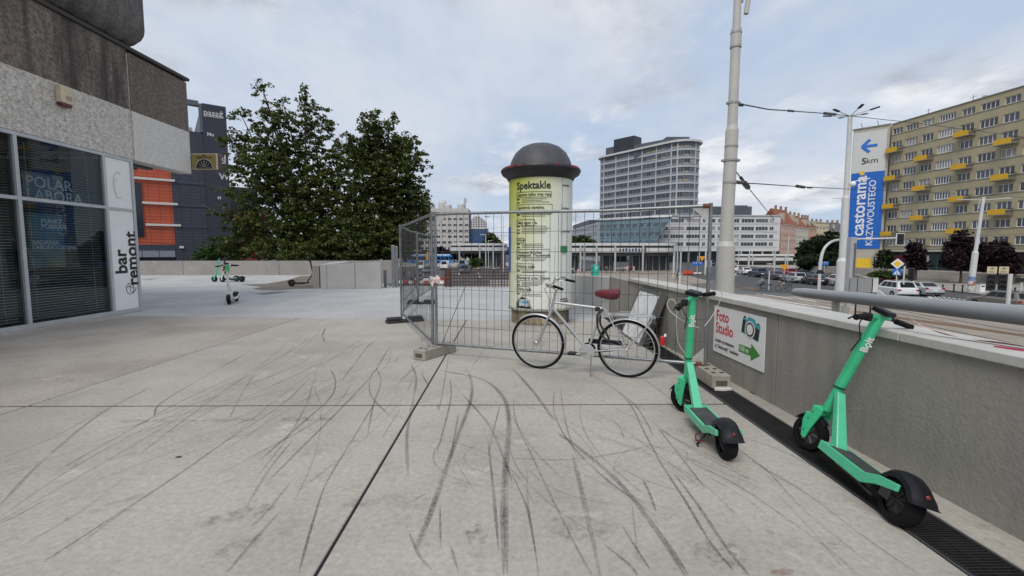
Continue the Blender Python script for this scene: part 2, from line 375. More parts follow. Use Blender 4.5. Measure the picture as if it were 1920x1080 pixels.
mat('rust', (0.17, 0.07, 0.035), 0.85, var=0.4, scale=14)
mat('black_rubber', (0.009, 0.009, 0.010), 0.85, var=0.3, scale=12, bump=0.1, spec=0.2)
mat('black_plastic', (0.009, 0.009, 0.012), 0.42, var=0.2, scale=10, spec=0.3)
mat('dark_rubber_foot', (0.035, 0.035, 0.036), 0.9, var=0.3, scale=8, bump=0.4, bscale=30)
mat('block_concrete', (0.34, 0.31, 0.265), 0.92, var=0.2, scale=6, bump=0.35, bscale=60, dirt=0.5, dirtcol=(0.2, 0.18, 0.15), dscale=4)
mat('aluminium', (0.50, 0.51, 0.525), 0.38, 0.35, var=0.08, scale=4)
mat('white_paint', (0.78, 0.78, 0.77), 0.5, var=0.04, scale=2)
mat('print_black', (0.018, 0.018, 0.018), 0.6, var=0)
mat('print_white', (0.80, 0.80, 0.80), 0.55, var=0)
mat('print_blue', (0.03, 0.16, 0.60), 0.45, var=0.05)
mat('print_red', (0.55, 0.02, 0.035), 0.5, var=0)
mat('print_teal', (0.03, 0.36, 0.40), 0.5, var=0)
mat('print_green', (0.05, 0.24, 0.03), 0.5, var=0)
mat('print_yellow', (0.80, 0.52, 0.03), 0.5, var=0.04)
mat('faint_grey', (0.62, 0.62, 0.60), 0.55, var=0)
mat('dark_interior', (0.035, 0.035, 0.037), 0.8, var=0.2)
mat_glass('shop_glass', (0.72, 0.77, 0.78), 0.8, 0.012, 0.03)
M_ = MATS

# ------------------------------------------------------------------ the ground far below: one sheet to the horizon
mat('asphalt', (0.062, 0.062, 0.064), 0.85, var=0.22, scale=0.35, dirt=0.5, dirtcol=(0.10, 0.098, 0.094), dscale=0.12)
mat('paving_beige', (0.33, 0.30, 0.265), 0.9, var=0.14, scale=0.5, dirt=0.4, dirtcol=(0.22, 0.20, 0.18), dscale=0.3)
mat('track_bed', (0.30, 0.255, 0.21), 0.9, var=0.16, scale=0.7, dirt=0.45, dirtcol=(0.19, 0.165, 0.14), dscale=0.4)
mat('road_paint', (0.66, 0.66, 0.63), 0.7, var=0.15, scale=3, dirt=0.35, dirtcol=(0.3, 0.29, 0.28), dscale=2)
mat('rail_steel', (0.20, 0.17, 0.14), 0.4, 0.6, var=0.2)
def sheet(name, pts, z, m, parent=None, kind='structure', th=0.0):
    b = MB()
    if th: b.prism([(p[0], p[1]) for p in pts], z - th, z)
    else: b.add([(p[0], p[1], z) for p in pts], [tuple(range(len(pts)))])
    # keep the face looking up
    o = b.build(name, m, parent)
    if not th and o.data.polygons[0].normal.z < 0: o.data.flip_normals()
    if kind and parent is None: o['kind'] = kind
    return o
sheet('street_ground', [(1800 * math.cos(a * math.pi / 24), 1800 * math.sin(a * math.pi / 24)) for a in range(48)], ST, M_['asphalt'])

# ------------------------------------------------------------------ terrace: slabs with open joints on a dark bed
WALLX = lambda y: 2.542 - 0.036 * (y - 4.2)        # inner face of the street-side wall
bed = sheet('terrace_floor', [(-9.0, -6), (2.9, -6), (2.3, 10.2), (-9.0, 10.2)], -0.011, M_['joint_dark'], th=0.5)
JY = lambda x: 10.09 - 0.083 * (x + 6.57)           # the slightly skew far joint
g = 0.0095
def slab(x0, x1, y0, y1, m, x1top=None, skew=False):
    ya, yb = (JY(x0), JY(x1)) if skew else (y1, y1)
    MB().prism([(x0 + g, y0 + .02), (x1 - g, y0 + .02), ((x1top or x1) - g, yb - .02), (x0 + g, ya - .02)], -0.158, 0.0).build('slab', m, bed, bevel=0.004, seg=1)
for xa, xb, mm in ((-8.93, -4.56, 'slab_concrete_warm'), (-4.56, -0.877, 'slab_concrete'), (-0.877, 2.10, 'slab_concrete')):
    slab(xa, xb, -5.9, 4.24, M_[mm]); slab(xa, xb, 4.24, 9.8, M_[mm], skew=True)
for a, b in ((-5.9, 4.24), (4.24, 9.6)):                                     # narrow strip between the drain and the wall
    MB().prism([(2.392, a + g), (WALLX(a) + 0.02, a + g), (WALLX(b) + 0.02, b - g), (2.392, b - g)], -0.158, -0.002).build('slab', M_['slab_concrete'], bed, bevel=0.004, seg=1)
# the far, grey coated part of the terrace
plaza = sheet('plaza_floor', [(-42, JY(-9) + 0.01), (-8.9, JY(-8.9) + 0.006), (2.2, JY(2.2) + 0.006), (2.36, 10.4), (1.3, 14.3), (0.4, 18.62), (-4.85, 18.62), (-8.15, 27.6), (-42, 27.6)], -0.004, M_['plaza_coating'], th=0.5)
wp = [(452, 533), (500, 532), (540, 525), (562, 518), (590, 517), (588, 541), (555, 541.5), (520, 544.5), (492, 544), (474, 541), (492, 538), (468, 535.5)]
sheet('wet_patch', [G(*p) for p in wp], 0.001, M_['wet_patch'])
sheet('wet_streak', [G(*p) for p in ((478, 551), (510, 547.5), (543, 546.5), (520, 549.5), (495, 552))], 0.001, M_['wet_patch'])
sheet('damp_line', [G(*p) for p in ((262, 524), (285, 522.4), (300, 522.6), (280, 524.2))], 0.001, M_['wet_patch'])

# rubber marks: scooter and bike wheels, rubbed on the slabs
mat_mark('mark_thin', (0.055, 0.053, 0.05), 0.40, 0.62, 60, 0.56)
mat_mark('mark_thick', (0.045, 0.044, 0.043), 0.40, 0.62, 48, 0.44)
mat_mark('mark_faint', (0.09, 0.085, 0.08), 0.40, 0.64, 55, 0.40)
mat_mark('spot_dark', (0.05, 0.045, 0.04), 0.46, 0.72, 22, 0.5, low=0)
mat_mark('spot_rust', (0.22, 0.10, 0.035), 0.42, 0.66, 14, 0.7, low=0)
def smooth_path(P, n=7):
    out = []
    for i in range(len(P) - 1):
        p0, p1, p2, p3 = P[max(i - 1, 0)], P[i], P[i + 1], P[min(i + 2, len(P) - 1)]
        for k in range(n):
            t = k / n
            out.append(0.5 * ((2 * p1) + (p2 - p0) * t + (2 * p0 - 5 * p1 + 4 * p2 - p3) * t * t + (3 * p1 - p0 - 3 * p2 + p3) * t ** 3))
    return out + [P[-1]]
zmark = [0.0015]
def mark(px, w, m, double=0.0):
    w *= .66; double *= .45
    P = smooth_path([p if isinstance(p, Vector) else G(*p) for p in px]); zmark[0] += 0.00005
    b = MB()
    for off in ((0,) if not double else (-double / 2, double / 2)):
        L_, R2 = [], []
        for i, p in enumerate(P):
            t = (P[min(i + 1, len(P) - 1)] - P[max(i - 1, 0)]); t.z = 0; t.normalize(); nrm = Vector((-t.y, t.x, 0))
            e = min(i, len(P) - 1 - i) / 4.0; ww = w * min(1, 0.25 + e) * (0.85 + 0.3 * noise.noise(p * 3))
            L_.append((p.x + nrm.x * (off + ww / 2), p.y + nrm.y * (off + ww / 2), zmark[0])); R2.append((p.x + nrm.x * (off - ww / 2), p.y + nrm.y * (off - ww / 2), zmark[0]))
        n = len(P); b.add(L_ + R2, [(n + i, n + i + 1, i + 1, i) for i in range(n - 1)])
    b.build('tyre_mark', m, bed)
LF = lambda pts: [(x / 2, 560 + y / 2) for x, y in pts]
RF = lambda pts: [(960 + x / 2, 640 + y / 2) for x, y in pts]
T1, T2, T3 = M_['mark_thin'], M_['mark_thick'], M_['mark_faint']
for pts, w, m, d in (
    ([(0, 775), (170, 600), (380, 430), (560, 335)], .045, T3, 0), ([(215, 645), (460, 508), (700, 375), (940, 265)], .022, T1, 0), ([(0, 820), (250, 650), (500, 510), (830, 350)], .02, T3, 0),
    ([(0, 845), (90, 800), (170, 755)], .02, T1, 0), ([(160, 990), (400, 835), (640, 680), (840, 540), (1060, 395), (1160, 300)], .024, T1, 0), ([(580, 440), (600, 395), (720, 320), (950, 190)], .028, T1, 0),
    ([(520, 585), (780, 390), (960, 270), (1100, 190), (1155, 150)], .022, T1, 0), ([(1010, 680), (1130, 560), (1290, 400), (1400, 280), (1460, 180)], .03, T1, 0),
    ([(970, 610), (1130, 470), (1240, 370), (1258, 310), (1240, 265)], .028, T1, 0), ([(1120, 1030), (1170, 850), (1220, 700), (1290, 580), (1340, 500), (1400, 400)], .022, T1, 0),
    ([(1395, 280), (1385, 320), (1395, 370), (1460, 438)], .025, T1, 0), ([(1410, 260), (1428, 310), (1400, 400), (1378, 515)], .028, T1, 0), ([(1530, 670), (1527, 500), (1550, 380), (1560, 290), (1535, 238)], .042, T2, 0),
    ([(1560, 940), (1620, 790), (1700, 560), (1760, 400), (1770, 330), (1758, 278)], .04, T2, .03), ([(1435, 520), (1500, 415)], .018, T1, 0), ([(1650, 270), (1800, 300), (1880, 360), (1908, 450), (1892, 700), (1895, 1036)], .05, T2, .035),
    ([(1740, 365), (1830, 470), (1890, 600), (1920, 690)], .035, T2, 0), ([(1650, 775), (1652, 930)], .02, T1, 0), ([(1535, 880), (1570, 960), (1620, 1020)], .025, T1, 0), ([(1830, 530), (1850, 720), (1870, 950)], .03, T1, 0),
    ([(1875, 400), (1850, 500), (1830, 590)], .022, T1, 0), ([(1645, 420), (1662, 340), (1682, 220)], .02, T1, 0), ([(1688, 300), (1690, 380), (1640, 575)], .03, T1, 0), ([(330, 325), (450, 270), (580, 205)], .016, T1, 0),
    ([(540, 570), (700, 470), (830, 400)], .018, T3, 0), ([(860, 450), (900, 370), (965, 265)], .022, T3, 0), ([(1270, 320), (1330, 245), (1390, 170), (1470, 132)], .03, T1, 0), ([(920, 790), (1010, 640), (1100, 530)], .03, T3, 0),
    ([(1222, 110), (1210, 135), (1218, 165)], .05, T1, 0), ([(700, 385), (900, 330), (1050, 280)], .02, T3, 0), ([(1060, 250), (1140, 180), (1200, 120)], .022, T3, 0), ([(1480, 240), (1500, 210)], .02, T1, 0), ([(1310, 205), (1335, 180)], .02, T1, 0),
    ([(1510, 300), (1580, 240), (1650, 180)], .02, T1, 0), ([(1580, 280), (1610, 335)], .03, T1, 0), ([(1640, 395), (1645, 420)], .03, T1, 0), ([(1770, 255), (1810, 200), (1840, 150)], .02, T1, 0), ([(940, 860), (1000, 800), (1090, 690)], .03, T3, 0),
    ([(300, 920), (520, 760), (700, 640)], .03, T3, 0), ([(60, 940), (300, 800), (470, 670)], .022, T3, 0), ([(0, 600), (200, 520), (420, 400)], .02, T3, 0), ([(850, 1030), (960, 900), (1050, 800)], .03, T3, 0), ([(1690, 930), (1720, 1030)], .022, T1, 0),
    ([(1545, 760), (1600, 730)], .02, T1, 0), ([(1690, 695), (1725, 690)], .02, T1, 0), ([(1700, 600), (1790, 740)], .015, T3, 0), ([(1720, 430), (1690, 600)], .03, T1, 0)):
    mark(LF(pts), w, m, d)
for pts, w, m, d in (
    ([(0, 280), (60, 400), (150, 590), (235, 760), (300, 880)], .026, T2, 0), ([(228, 430), (270, 600), (330, 880)], .05, T2, 0), ([(170, 345), (250, 400), (400, 530), (550, 720), (655, 880)], .03, T2, .035),
    ([(0, 100), (80, 190), (160, 300)], .034, T2, .03), ([(270, 105), (420, 210), (500, 350), (560, 460), (650, 600), (740, 750), (830, 860)], .028, T1, 0), ([(390, 180), (470, 250), (530, 355)], .026, T1, 0),
    ([(610, 500), (700, 620), (800, 770), (890, 880)], .036, T2, 0), ([(0, 500), (60, 640), (100, 880)], .022, T1, 0), ([(55, 480), (62, 640), (90, 800)], .022, T3, 0), ([(270, 250), (390, 310), (540, 420), (700, 540)], .014, T1, 0),
    ([(640, 440), (850, 545), (1050, 680), (1200, 790), (1300, 880)], .018, T1, 0), ([(840, 400), (960, 490), (1100, 640), (1400, 880)], .018, T3, 0), ([(900, 450), (1100, 570), (1300, 720), (1530, 880)], .016, T1, 0),
    ([(340, 760), (440, 840), (470, 880)], .026, T1, 0), ([(410, 690), (480, 800), (520, 860)], .022, T1, 0), ([(490, 520), (515, 570), (540, 640)], .026, T1, 0), ([(450, 610), (470, 800)], .022, T3, 0), ([(180, 170), (200, 300), (240, 430)], .024, T3, 0),
    ([(1000, 580), (1150, 740), (1260, 880)], .014, T1, 0), ([(490, 140), (560, 190), (620, 240)], .018, T1, 0), ([(0, 440), (200, 446), (400, 420), (520, 390)], .03, T3, 0), ([(700, 490), (860, 580), (1000, 690)], .014, T3, 0), ([(760, 330), (960, 490), (1100, 560)], .015, T3, 0)):
    mark(RF(pts), w, m, d)
mr_ = random.Random(31)
for q in range(50):
    if q < 24:
        x0 = mr_.uniform(-300, 760); x1 = mr_.uniform(560, 800); y1 = mr_.uniform(610, 720)
        p0, p1 = G(x0, mr_.uniform(860, 1075)), G(x1, y1)
    else:
        x0 = mr_.uniform(760, 1240); p0 = G(x0, mr_.uniform(690, 820)); p1 = G(x0 + mr_.uniform(20, 620), mr_.uniform(900, 1078))
    f0 = mr_.uniform(0, .45); f1 = mr_.uniform(.6, 1); d = p1 - p0; p0, p1 = p0 + d * f0, p0 + d * f1; nn = Vector((-d.y, d.x, 0)).normalized() * mr_.uniform(-.22, .22)
    pts_ = [p0 + (p1 - p0) * t + nn * (4 * t * (1 - t)) for t in (0, .25, .5, .75, 1)]
    mark([(0, 0)] * 0 or pts_, mr_.uniform(.010, .022), (T3, T1, T3, T3)[q % 4], 0)
def spot(px, py, rx, ry, m, rz=0.3, z=None):
    c = G(px, py); zmark[0] += 0.00005
    k = 18; pts = []
    for i in range(k):
        a = 2 * math.pi * i / k; q = 1 + 0.35 * noise.noise(Vector((px + math.cos(a) * 2, py + math.sin(a) * 2, 3)))
        x, y = rx * math.cos(a) * q, ry * math.sin(a) * q
        pts.append((c.x + x * math.cos(rz) - y * math.sin(rz), c.y + x * math.sin(rz) + y * math.cos(rz), zmark[0]))
    MB().add(pts, [tuple(range(k))]).build('stain', m, bed)
for a in ((300, 790, .5, .03, 'spot_dark', 0), (432, 788, .22, .04, 'spot_dark', 0), (576, 787, .22, .05, 'spot_dark', 0), (455, 1022, .12, .05, 'spot_dark', .7), (895, 1004, .06, .09, 'spot_dark', .2), (900, 820, .11, .035, 'spot_dark', 0),
          (962, 806, .06, .02, 'spot_dark', 0), (1000, 842, .06, .02, 'spot_dark', .5), (335, 858, .022, .010, 'print_black', .3), (1444, 1001, .04, .018, 'spot_rust', 1.0), (1468, 1075, .06, .02, 'spot_rust', 0.1), (242, 938, .12, .03, 'spot_rust', .6),
          (1260, 808, .10, .05, 'spot_dark', .2), (766, 980, .02, .06, 'spot_dark', .2), (1205, 750, .05, .02, 'spot_dark', 0), (440, 968, .2, .06, 'spot_dark', .5), (700, 940, .2, .05, 'spot_dark', .3), (1090, 990, .2, .1, 'spot_dark', 0), (1350, 1040, .14, .1, 'spot_dark', .3)):
    spot(a[0], a[1], a[2], a[3], M_[a[4]], a[5])
# litter and loose leaves by the wall
mat('dry_leaf', (0.16, 0.075, 0.035), 0.8, var=0.3)
for px, py, lab in ((1412, 739, 'curled brown leaf by the wall right of the hollow block'), (1270, 668, 'curled brown leaf by the wall behind the fence end'), (1262, 655, 'brown leaf lying farthest along the wall behind the fence'), (1650, 930, 'brown leaf between the leaning scooter and the wall'), (1702, 940, 'brown leaf nearest the rear wheel of the leaning scooter')):
    c = G(px, py); a = rnd.random() * 6
    o = MB().add([(0.05 * math.cos(a), .05 * math.sin(a), .006), (-.02, .02, .02), (-.05 * math.cos(a), -.05 * math.sin(a), .005), (.02, -.02, .016)], [(0, 1, 2), (0, 2, 3)]).build('fallen_leaf', M_['dry_leaf'], M=Matrix.Translation(c))
    tag(o, lab, 'leaf', 'dry leaves along the wall')
o = MB().prism([(0, 0), (.10, -.02), (.19, .01), (.2, .05), (.12, .07), (.02, .05)], .004, .022).build('paper_scrap', mat('paper', (0.7, 0.69, 0.66), .8, var=.05), M=Matrix.Translation(G(1340, 733)))
tag(o, 'crumpled white paper scrap in front of the hollow concrete block', 'litter')

# ------------------------------------------------------------------ drain grating along the wall
MB().box(2.10, 2.385, -2, 10, -.2, -.010).build('drain_bed', M_['print_black'], bed) if False else None
dr = thing('drain_grating', 'long black slotted drain grating set in the slabs beside the wall', 'drain', (2.24, 4, 0))
seg_m = MB()
for k in range(25): seg_m.box(-.125, .125, -.25 + k * .02 + .002, -.25 + k * .02 + .0135, -.022, -.001)
for sx in (-1, 1): seg_m.box(sx * .118 - .008, sx * .118 + .008, -.249, .249, -.03, 0.001)
seg_m.box(-.006, .006, -.249, .249, -.024, -.003)
sm = seg_m.mesh('grating_segment', M_['cast_iron'])
for k in range(22): put('grating_segment', sm, dr, Matrix.Translation((2.24, -.8 + k * .5, 0)) @ Matrix.Rotation(0.0, 4, 'Z'), world=True)
for sx in (-1, 1): MB().box(2.24 + sx * .133 - .004, 2.24 + sx * .133 + .004, -1.1, 9.9, -.1, 0.0).build('edge_channel', M_['galvanised'], dr, world=True)

# ------------------------------------------------------------------ street-side parapet wall with coping
pw = thing('parapet_wall', 'grey concrete parapet wall with pale coping beside the road', 'wall', (2.6, 4, 0))
def wall_panel(y0, y1):
    a, b = WALLX(y0), WALLX(y1)
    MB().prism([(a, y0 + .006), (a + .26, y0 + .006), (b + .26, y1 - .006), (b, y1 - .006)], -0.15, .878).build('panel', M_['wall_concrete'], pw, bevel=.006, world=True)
for y0, y1 in ((-3.0, 0.3), (0.3, 4.2), (4.2, 8.1), (8.1, 10.33)): wall_panel(y0, y1)
for y0, y1 in ((-3, -1.1), (-1.1, .9), (.9, 2.9), (2.9, 4.9), (4.9, 6.9), (6.9, 8.85)):
    a, b = WALLX(y0) - .035, WALLX(y1) - .035
    MB().prism([(a, y0 + .003), (a + .36, y0 + .003), (b + .36, y1 - .003), (b, y1 - .003)], .880, .937).build('coping', M_['coping_stone'], pw, bevel=.006, world=True)
# its return, turning away behind the round column
c0, c1, c2 = Vector((2.359, 10.34, 0)), Vector((1.742, 12.57, 0)), Vector((0.75, 16.2, 0))
rt = thing('return_wall', 'pale concrete wall turning away behind the poster column', 'wall', c0)
for a, b, h in ((c0, c1, (.86, .80)), (c1, c2, (.80, .72))):
    d = (b - a).normalized(); n = Vector((d.y, -d.x, 0)) * .24; a = a + d * .006; b = b - d * .006
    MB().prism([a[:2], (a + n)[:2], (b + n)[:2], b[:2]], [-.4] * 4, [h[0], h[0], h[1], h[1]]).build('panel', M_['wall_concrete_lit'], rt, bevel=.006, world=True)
# retaining face under the terrace edge
MB().prism([(2.80, -6), (2.55, 10.3), (1.0, 16.2), (.45, 18.6), (.42, 18.55), (2.2, 10.2), (2.5, -6)], ST, -.17).build('retaining_wall', M_['outer_concrete'], kind='structure')
MB().box(-4.7, .4, 18.63, 18.95, ST, -.02).build('retaining_wall', M_['outer_concrete'], kind='structure')
MB().prism([(-42, 27.62), (-8.15, 27.62), (-4.86, 18.66), (-5.2, 18.66), (-8.5, 27.3), (-42, 27.3)], ST, -.51).build('retaining_wall', M_['outer_concrete'], kind='structure')
kb = MB().box(-4.84, .38, 18.66, 18.9, -.3, .004).build('edge_kerb', M_['fresh_concrete'], kind='structure', bevel=.01)

# far parapet and the pale stair block in front of it
fw = thing('low_parapet', 'long low beige concrete parapet closing the far left of the terrace', 'wall', (-16, 27.45, 0))
for x0, x1 in ((-44, -36.4), (-36.4, -27.9), (-27.9, -19.53), (-19.53, -13.78), (-13.78, -8.15)):
    MB().box(x0 + .012, x1 - .012, 27.45, 27.75, -.1, .86).build('panel', M_['far_wall_concrete'], fw, world=True)
MB().box(-44, -8.2, 27.47, 27.73, -.1, .85).build('core', M_['joint_dark'], fw, world=True)
sb = thing('stair_enclosure', 'pale grey concrete stair enclosure with tilted top and open end', 'wall', (-6.2, 17.7, 0))
MB().add([(-7.02, 17.66, 0), (-5.95, 17.66, 0), (-5.95, 17.66, .99), (-7.02, 17.66, .94), (-7.02, 17.86, 0), (-5.95, 17.86, 0), (-5.95, 17.86, .99), (-7.02, 17.86, .94)], [(0, 1, 2, 3), (5, 4, 7, 6), (1, 5, 6, 2), (4, 0, 3, 7), (3, 2, 6, 7)]).build('panel', M_['fresh_concrete'], sb, world=True)
MB().add([(-5.93, 17.66, 0), (-4.94, 17.66, 0), (-4.94, 17.66, 1.05), (-5.93, 17.66, .99), (-5.93, 17.86, 0), (-4.94, 17.86, 0), (-4.94, 17.86, 1.05), (-5.93, 17.86, .99)], [(0, 1, 2, 3), (5, 4, 7, 6), (1, 5, 6, 2), (4, 0, 3, 7), (3, 2, 6, 7)]).build('panel', M_['fresh_concrete'], sb, world=True)
MB().prism([(-7.30, 17.7), (-7.05, 17.7), (-7.05, 20.4), (-7.6, 20.4)], 0, [.93, .93, .98, .98]).build('end_post', M_['fresh_concrete'], sb, world=True)
MB().prism([(-7.62, 17.74), (-7.36, 17.74), (-7.66, 20.4), (-7.9, 20.4)], 0, [.88, .88, .96, .96]).build('end_post', M_['far_wall_concrete'], sb, world=True)
MB().add([(-7.05, 20.4, 0), (-4.94, 20.4, 0), (-4.94, 20.4, 1.06), (-7.05, 20.4, 1.0), (-7.05, 20.6, 0), (-4.94, 20.6, 0), (-4.94, 20.6, 1.06), (-7.05, 20.6, 1.0)], [(1, 0, 3, 2), (4, 5, 6, 7), (5, 1, 2, 6), (0, 4, 7, 3), (2, 3, 7, 6)]).build('back_panel', M_['far_wall_concrete'], sb, world=True)

# ------------------------------------------------------------------ the building on the left
FX = -8.93
mat_roughcast('roughcast_dark', (0.31, 0.255, 0.212), (0.095, 0.078, 0.064), (0.050, 0.045, 0.041), 0.92, 0.8, 30)
mat_roughcast('roughcast_brown', (0.30, 0.25, 0.205), (0.085, 0.070, 0.058), (0.12, 0.10, 0.085), 0.45, 0.9, 40)
mat_roughcast('roughcast_pale', (0.80, 0.75, 0.68), (0.34, 0.295, 0.25), (0.64, 0.585, 0.52), 0.45, 0.8, 26)
mat_roughcast('roughcast_clean', (0.79, 0.755, 0.695), (0.54, 0.505, 0.46), (0.66, 0.625, 0.57), 0.3, 0.45, 42)
mat_roughcast('pod_concrete', (0.20, 0.185, 0.17), (0.10, 0.092, 0.085), (0.055, 0.052, 0.050), 0.75, 0.6, 22)
bl = thing('bar_building', 'raw concrete bar building with tall glazing and stained rough fascia', 'building', (FX, 8, 0))
for nm, y0, y1, z0, z1, mm in (('lower_fascia', -6, 11.12, 3.635, 4.79, 'roughcast_pale'), ('upper_fascia', -6, 11.12, 4.79, 6.17, 'roughcast_dark'),
                              ('lower_fascia', 11.17, 13.12, 3.625, 4.785, 'roughcast_clean'), ('upper_fascia', 11.17, 13.12, 4.785, 6.13, 'roughcast_brown')):
    MB().box(FX - .34, FX + (.0 if 'lower' in nm else -.004), y0, y1, z0, z1).build(nm, M_[mm], bl, world=True, bevel=.012)
MB().box(FX - .34, FX - .03, 11.12, 11.17, 3.64, 6.1).build('joint', M_['roughcast_pale'], bl, world=True)
MB().box(FX - .4, FX + .05, -6, 13.17, 6.175, 6.25).build('roof_edge', mat('roof_felt', (.06, .055, .055), .8), bl, world=True)
MB().box(-20, FX - .345, -6, 13.1, 3.86, 6.17).build('core', M_['dark_interior'], bl, world=True)
sf = MB().box(-20, FX - .35, 11.06, 13.1, 3.80, 3.85).build('soffit', mat('soffit_grey', (.12, .12, .12), .8), bl, world=True)
fl = MB()
for k in range(16): fl.box(-16 + k * .42, -15.8 + k * .42, 11.2, 13.0, 3.72, 3.798)
fl.build('soffit_rib', MATS['soffit_grey'], bl, world=True)
MB().box(FX - .42, FX - .345, 11.06, 13.12, 3.66, 3.86).build('soffit_edge', M_['aluminium'], bl, world=True)
# rounded pod oversailing the fascia
def rounded_pod():
    b = MB(); x0, x1, y0, y1, z0, z1 = -16, FX + .28, -6, 11.66, 6.26, 8.3; r = .50; n = 6; rings = []
    prof = [(r * (1 - math.sin(a * math.pi / 2 / n)), z0 + r * (1 - math.cos(a * math.pi / 2 / n))) for a in range(n + 1)] + [(0.0, z1)]
    for ins, z in prof:
        ring = []
        rc = max(.45 - ins * .5, .05)
        for cx, cy, a0 in ((x1 - ins - rc, y1 - ins - rc, 0), (x0, y1 - ins - rc, 90), (x0, y0, 180), (x1 - ins - rc, y0, 270)):
            for k in range(5):
                a = R_(a0 + 90 * k / 4); ring.append((cx + (rc if cx > x0 else 0) * math.cos(a), cy + (rc if cy > y0 else 0) * math.sin(a), z))
        rings.append(ring)
    m = len(rings[0]); k0 = 0
    for ring in rings: b.v += ring
    for i in range(len(rings) - 1):
        for j in range(m): b.f.append((i * m + j, i * m + (j + 1) % m, (i + 1) * m + (j + 1) % m, (i + 1) * m + j))
    b.f.append(tuple(reversed(range(m)))); b.f.append(tuple((len(rings) - 1) * m + j for j in range(m))); return b
rounded_pod().build('rounded_pod', M_['pod_concrete'], bl, world=True, smooth=True)
# glazing
AL = M_['aluminium']; X = FX - .05
MB().box(X - .05, X + .04, -3, 11.10, .01, .10).build('bottom_rail', AL, bl, world=True, bevel=.004)
MB().box(X - .05, X + .04, -3, 11.10, 3.565, 3.632).build('top_rail', AL, bl, world=True, bevel=.004)
MB().box(X - .25, FX + .06, -3, 11.14, -.06, .008).build('plinth', M_['slab_concrete_warm'], bl, world=True, bevel=.004)
ys = [1.3, 3.1, 4.9, 6.7, 8.5, 10.32]
for y in ys + [11.07]: MB().box(X - .05, X + .045, y - .033, y + .033, .101, 3.564).build('mullion', AL, bl, world=True, bevel=.004)
mat('blind_slat', (.72, .73, .72), .5, var=0.05)
sl = MB().cbox((0, 0, 0), (.026, 1.66, .0015), Matrix.Rotation(R_(16), 4, 'Y')).mesh('slat', M_['blind_slat'])
for i in range(len(ys) - 1):
    y0, y1 = ys[i] + .034, ys[i + 1] - .034
    w = MB()
    w.box(X - .045, X + .04, y0, y1, 2.40, 2.465); w = w.build('window', AL, bl, world=True, bevel=.004)
    for z0, z1 in ((.101, 2.399), (2.466, 3.564)):
        MB().box(X - .012, X - .004, y0, y1, z0, z1).build('pane', M_['shop_glass'], w, world=True)
    if i >= 2:
        z = .16
        while z < 3.52:
            if i >= 3 or z > 1.5: put('slat', sl, w, Matrix.Translation((X - .10, (y0 + y1) / 2, z)), world=True)
            z += .052
        MB().tube([(X - .1, y0 + .25, .15), (X - .1, y0 + .25, 3.5)], .003, 4).tube([(X - .1, y1 - .25, .15), (X - .1, y1 - .25, 3.5)], .003, 4).build('blind_cord', M_['blind_slat'], w, world=True)
y0, y1 = 10.36, 11.03
MB().box(X - .045, X + .04, y0 - .005, y1 + .005, 2.395, 2.455).build('mid_rail', AL, bl, world=True, bevel=.004)
wp_ = mat('panel_white', (.84, .84, .83), .42, var=.05, scale=1.5, dirt=.25, dirtcol=(.66, .65, .62))
pu = MB().box(X - .012, X + .018, y0, y1, 2.456, 3.562).build('white_panel', wp_, bl, world=True)
pl = MB().box(X - .012, X + .018, y0, y1, .102, 2.394).build('white_panel', wp_, bl, world=True)
fy = frame((0, 0, 0), (0, 0, 1), (-1, 0, 0), (0, -1, 0))
for s, px, py, sz in (('bar', 228, 491, .46), ('remont', 248, 485, .46)):
    c = AX(px, py, X + .021); M = fy.copy(); M.translation = c
    put('lettering', text_mesh(s, sz, M_['print_black'], bold=.012, squeeze=.92), pl, M, world=True)
c = AX(244, 541, X + .021)
hb = MB(); n = 20
for r, w_ in ((.13, .010),):
    hb.tube([c + Vector((0, r * math.cos(2 * math.pi * k / n) * .8, r * math.sin(2 * math.pi * k / n))) for k in range(n)], .006, 5, closed=True)
hb.tube([c + Vector((0, -.11, .03)), c + Vector((0, 0, .06)), c + Vector((0, .11, .0))], .006, 5).tube([c + Vector((0, -.03, .10)), c + Vector((0, .0, .04)), c + Vector((0, .02, -.1))], .005, 5)
hb.tube([c + Vector((0, .07, -.12)), c + Vector((0, .16, -.04)), c + Vector((0, .17, .02))], .008, 5)
hb.build('helmet_emblem', M_['print_black'], pl, world=True)
c = AX(222, 347, X + .020); n = 16
MB().tube([c + Vector((0, .13 * math.cos(1 + 4.2 * k / n), .30 * math.sin(1 + 4.2 * k / n))) for k in range(n + 1)], .012, 5).tube([c + Vector((0, .05 * math.cos(1 + 4 * k / n) - .06, .16 * math.sin(1 + 4 * k / n) - .05)) for k in range(n + 1)], .008, 5).build('faded_emblem', M_['faint_grey'], pu, world=True)
# the room behind the glass
MB().box(-15, FX - .35, -6, 11.0, -.10, -.02).build('room_floor', M_['dark_interior'], bl, world=True)
MB().box(-15.2, -13.5, -6, 11.0, -.02, 3.85).build('room_wall', mat('room_wall', (.45, .46, .46), .8), bl, world=True)
MB().box(-15, FX - .1, 11.0, 11.06, -.02, 3.62).build('room_wall', mat('end_wall', (.18, .175, .165), .8), bl, world=True)
MB().box(-15, FX - .1, -6.06, -6.0, -.02, 3.62).build('room_wall', MATS['end_wall'], bl, world=True)
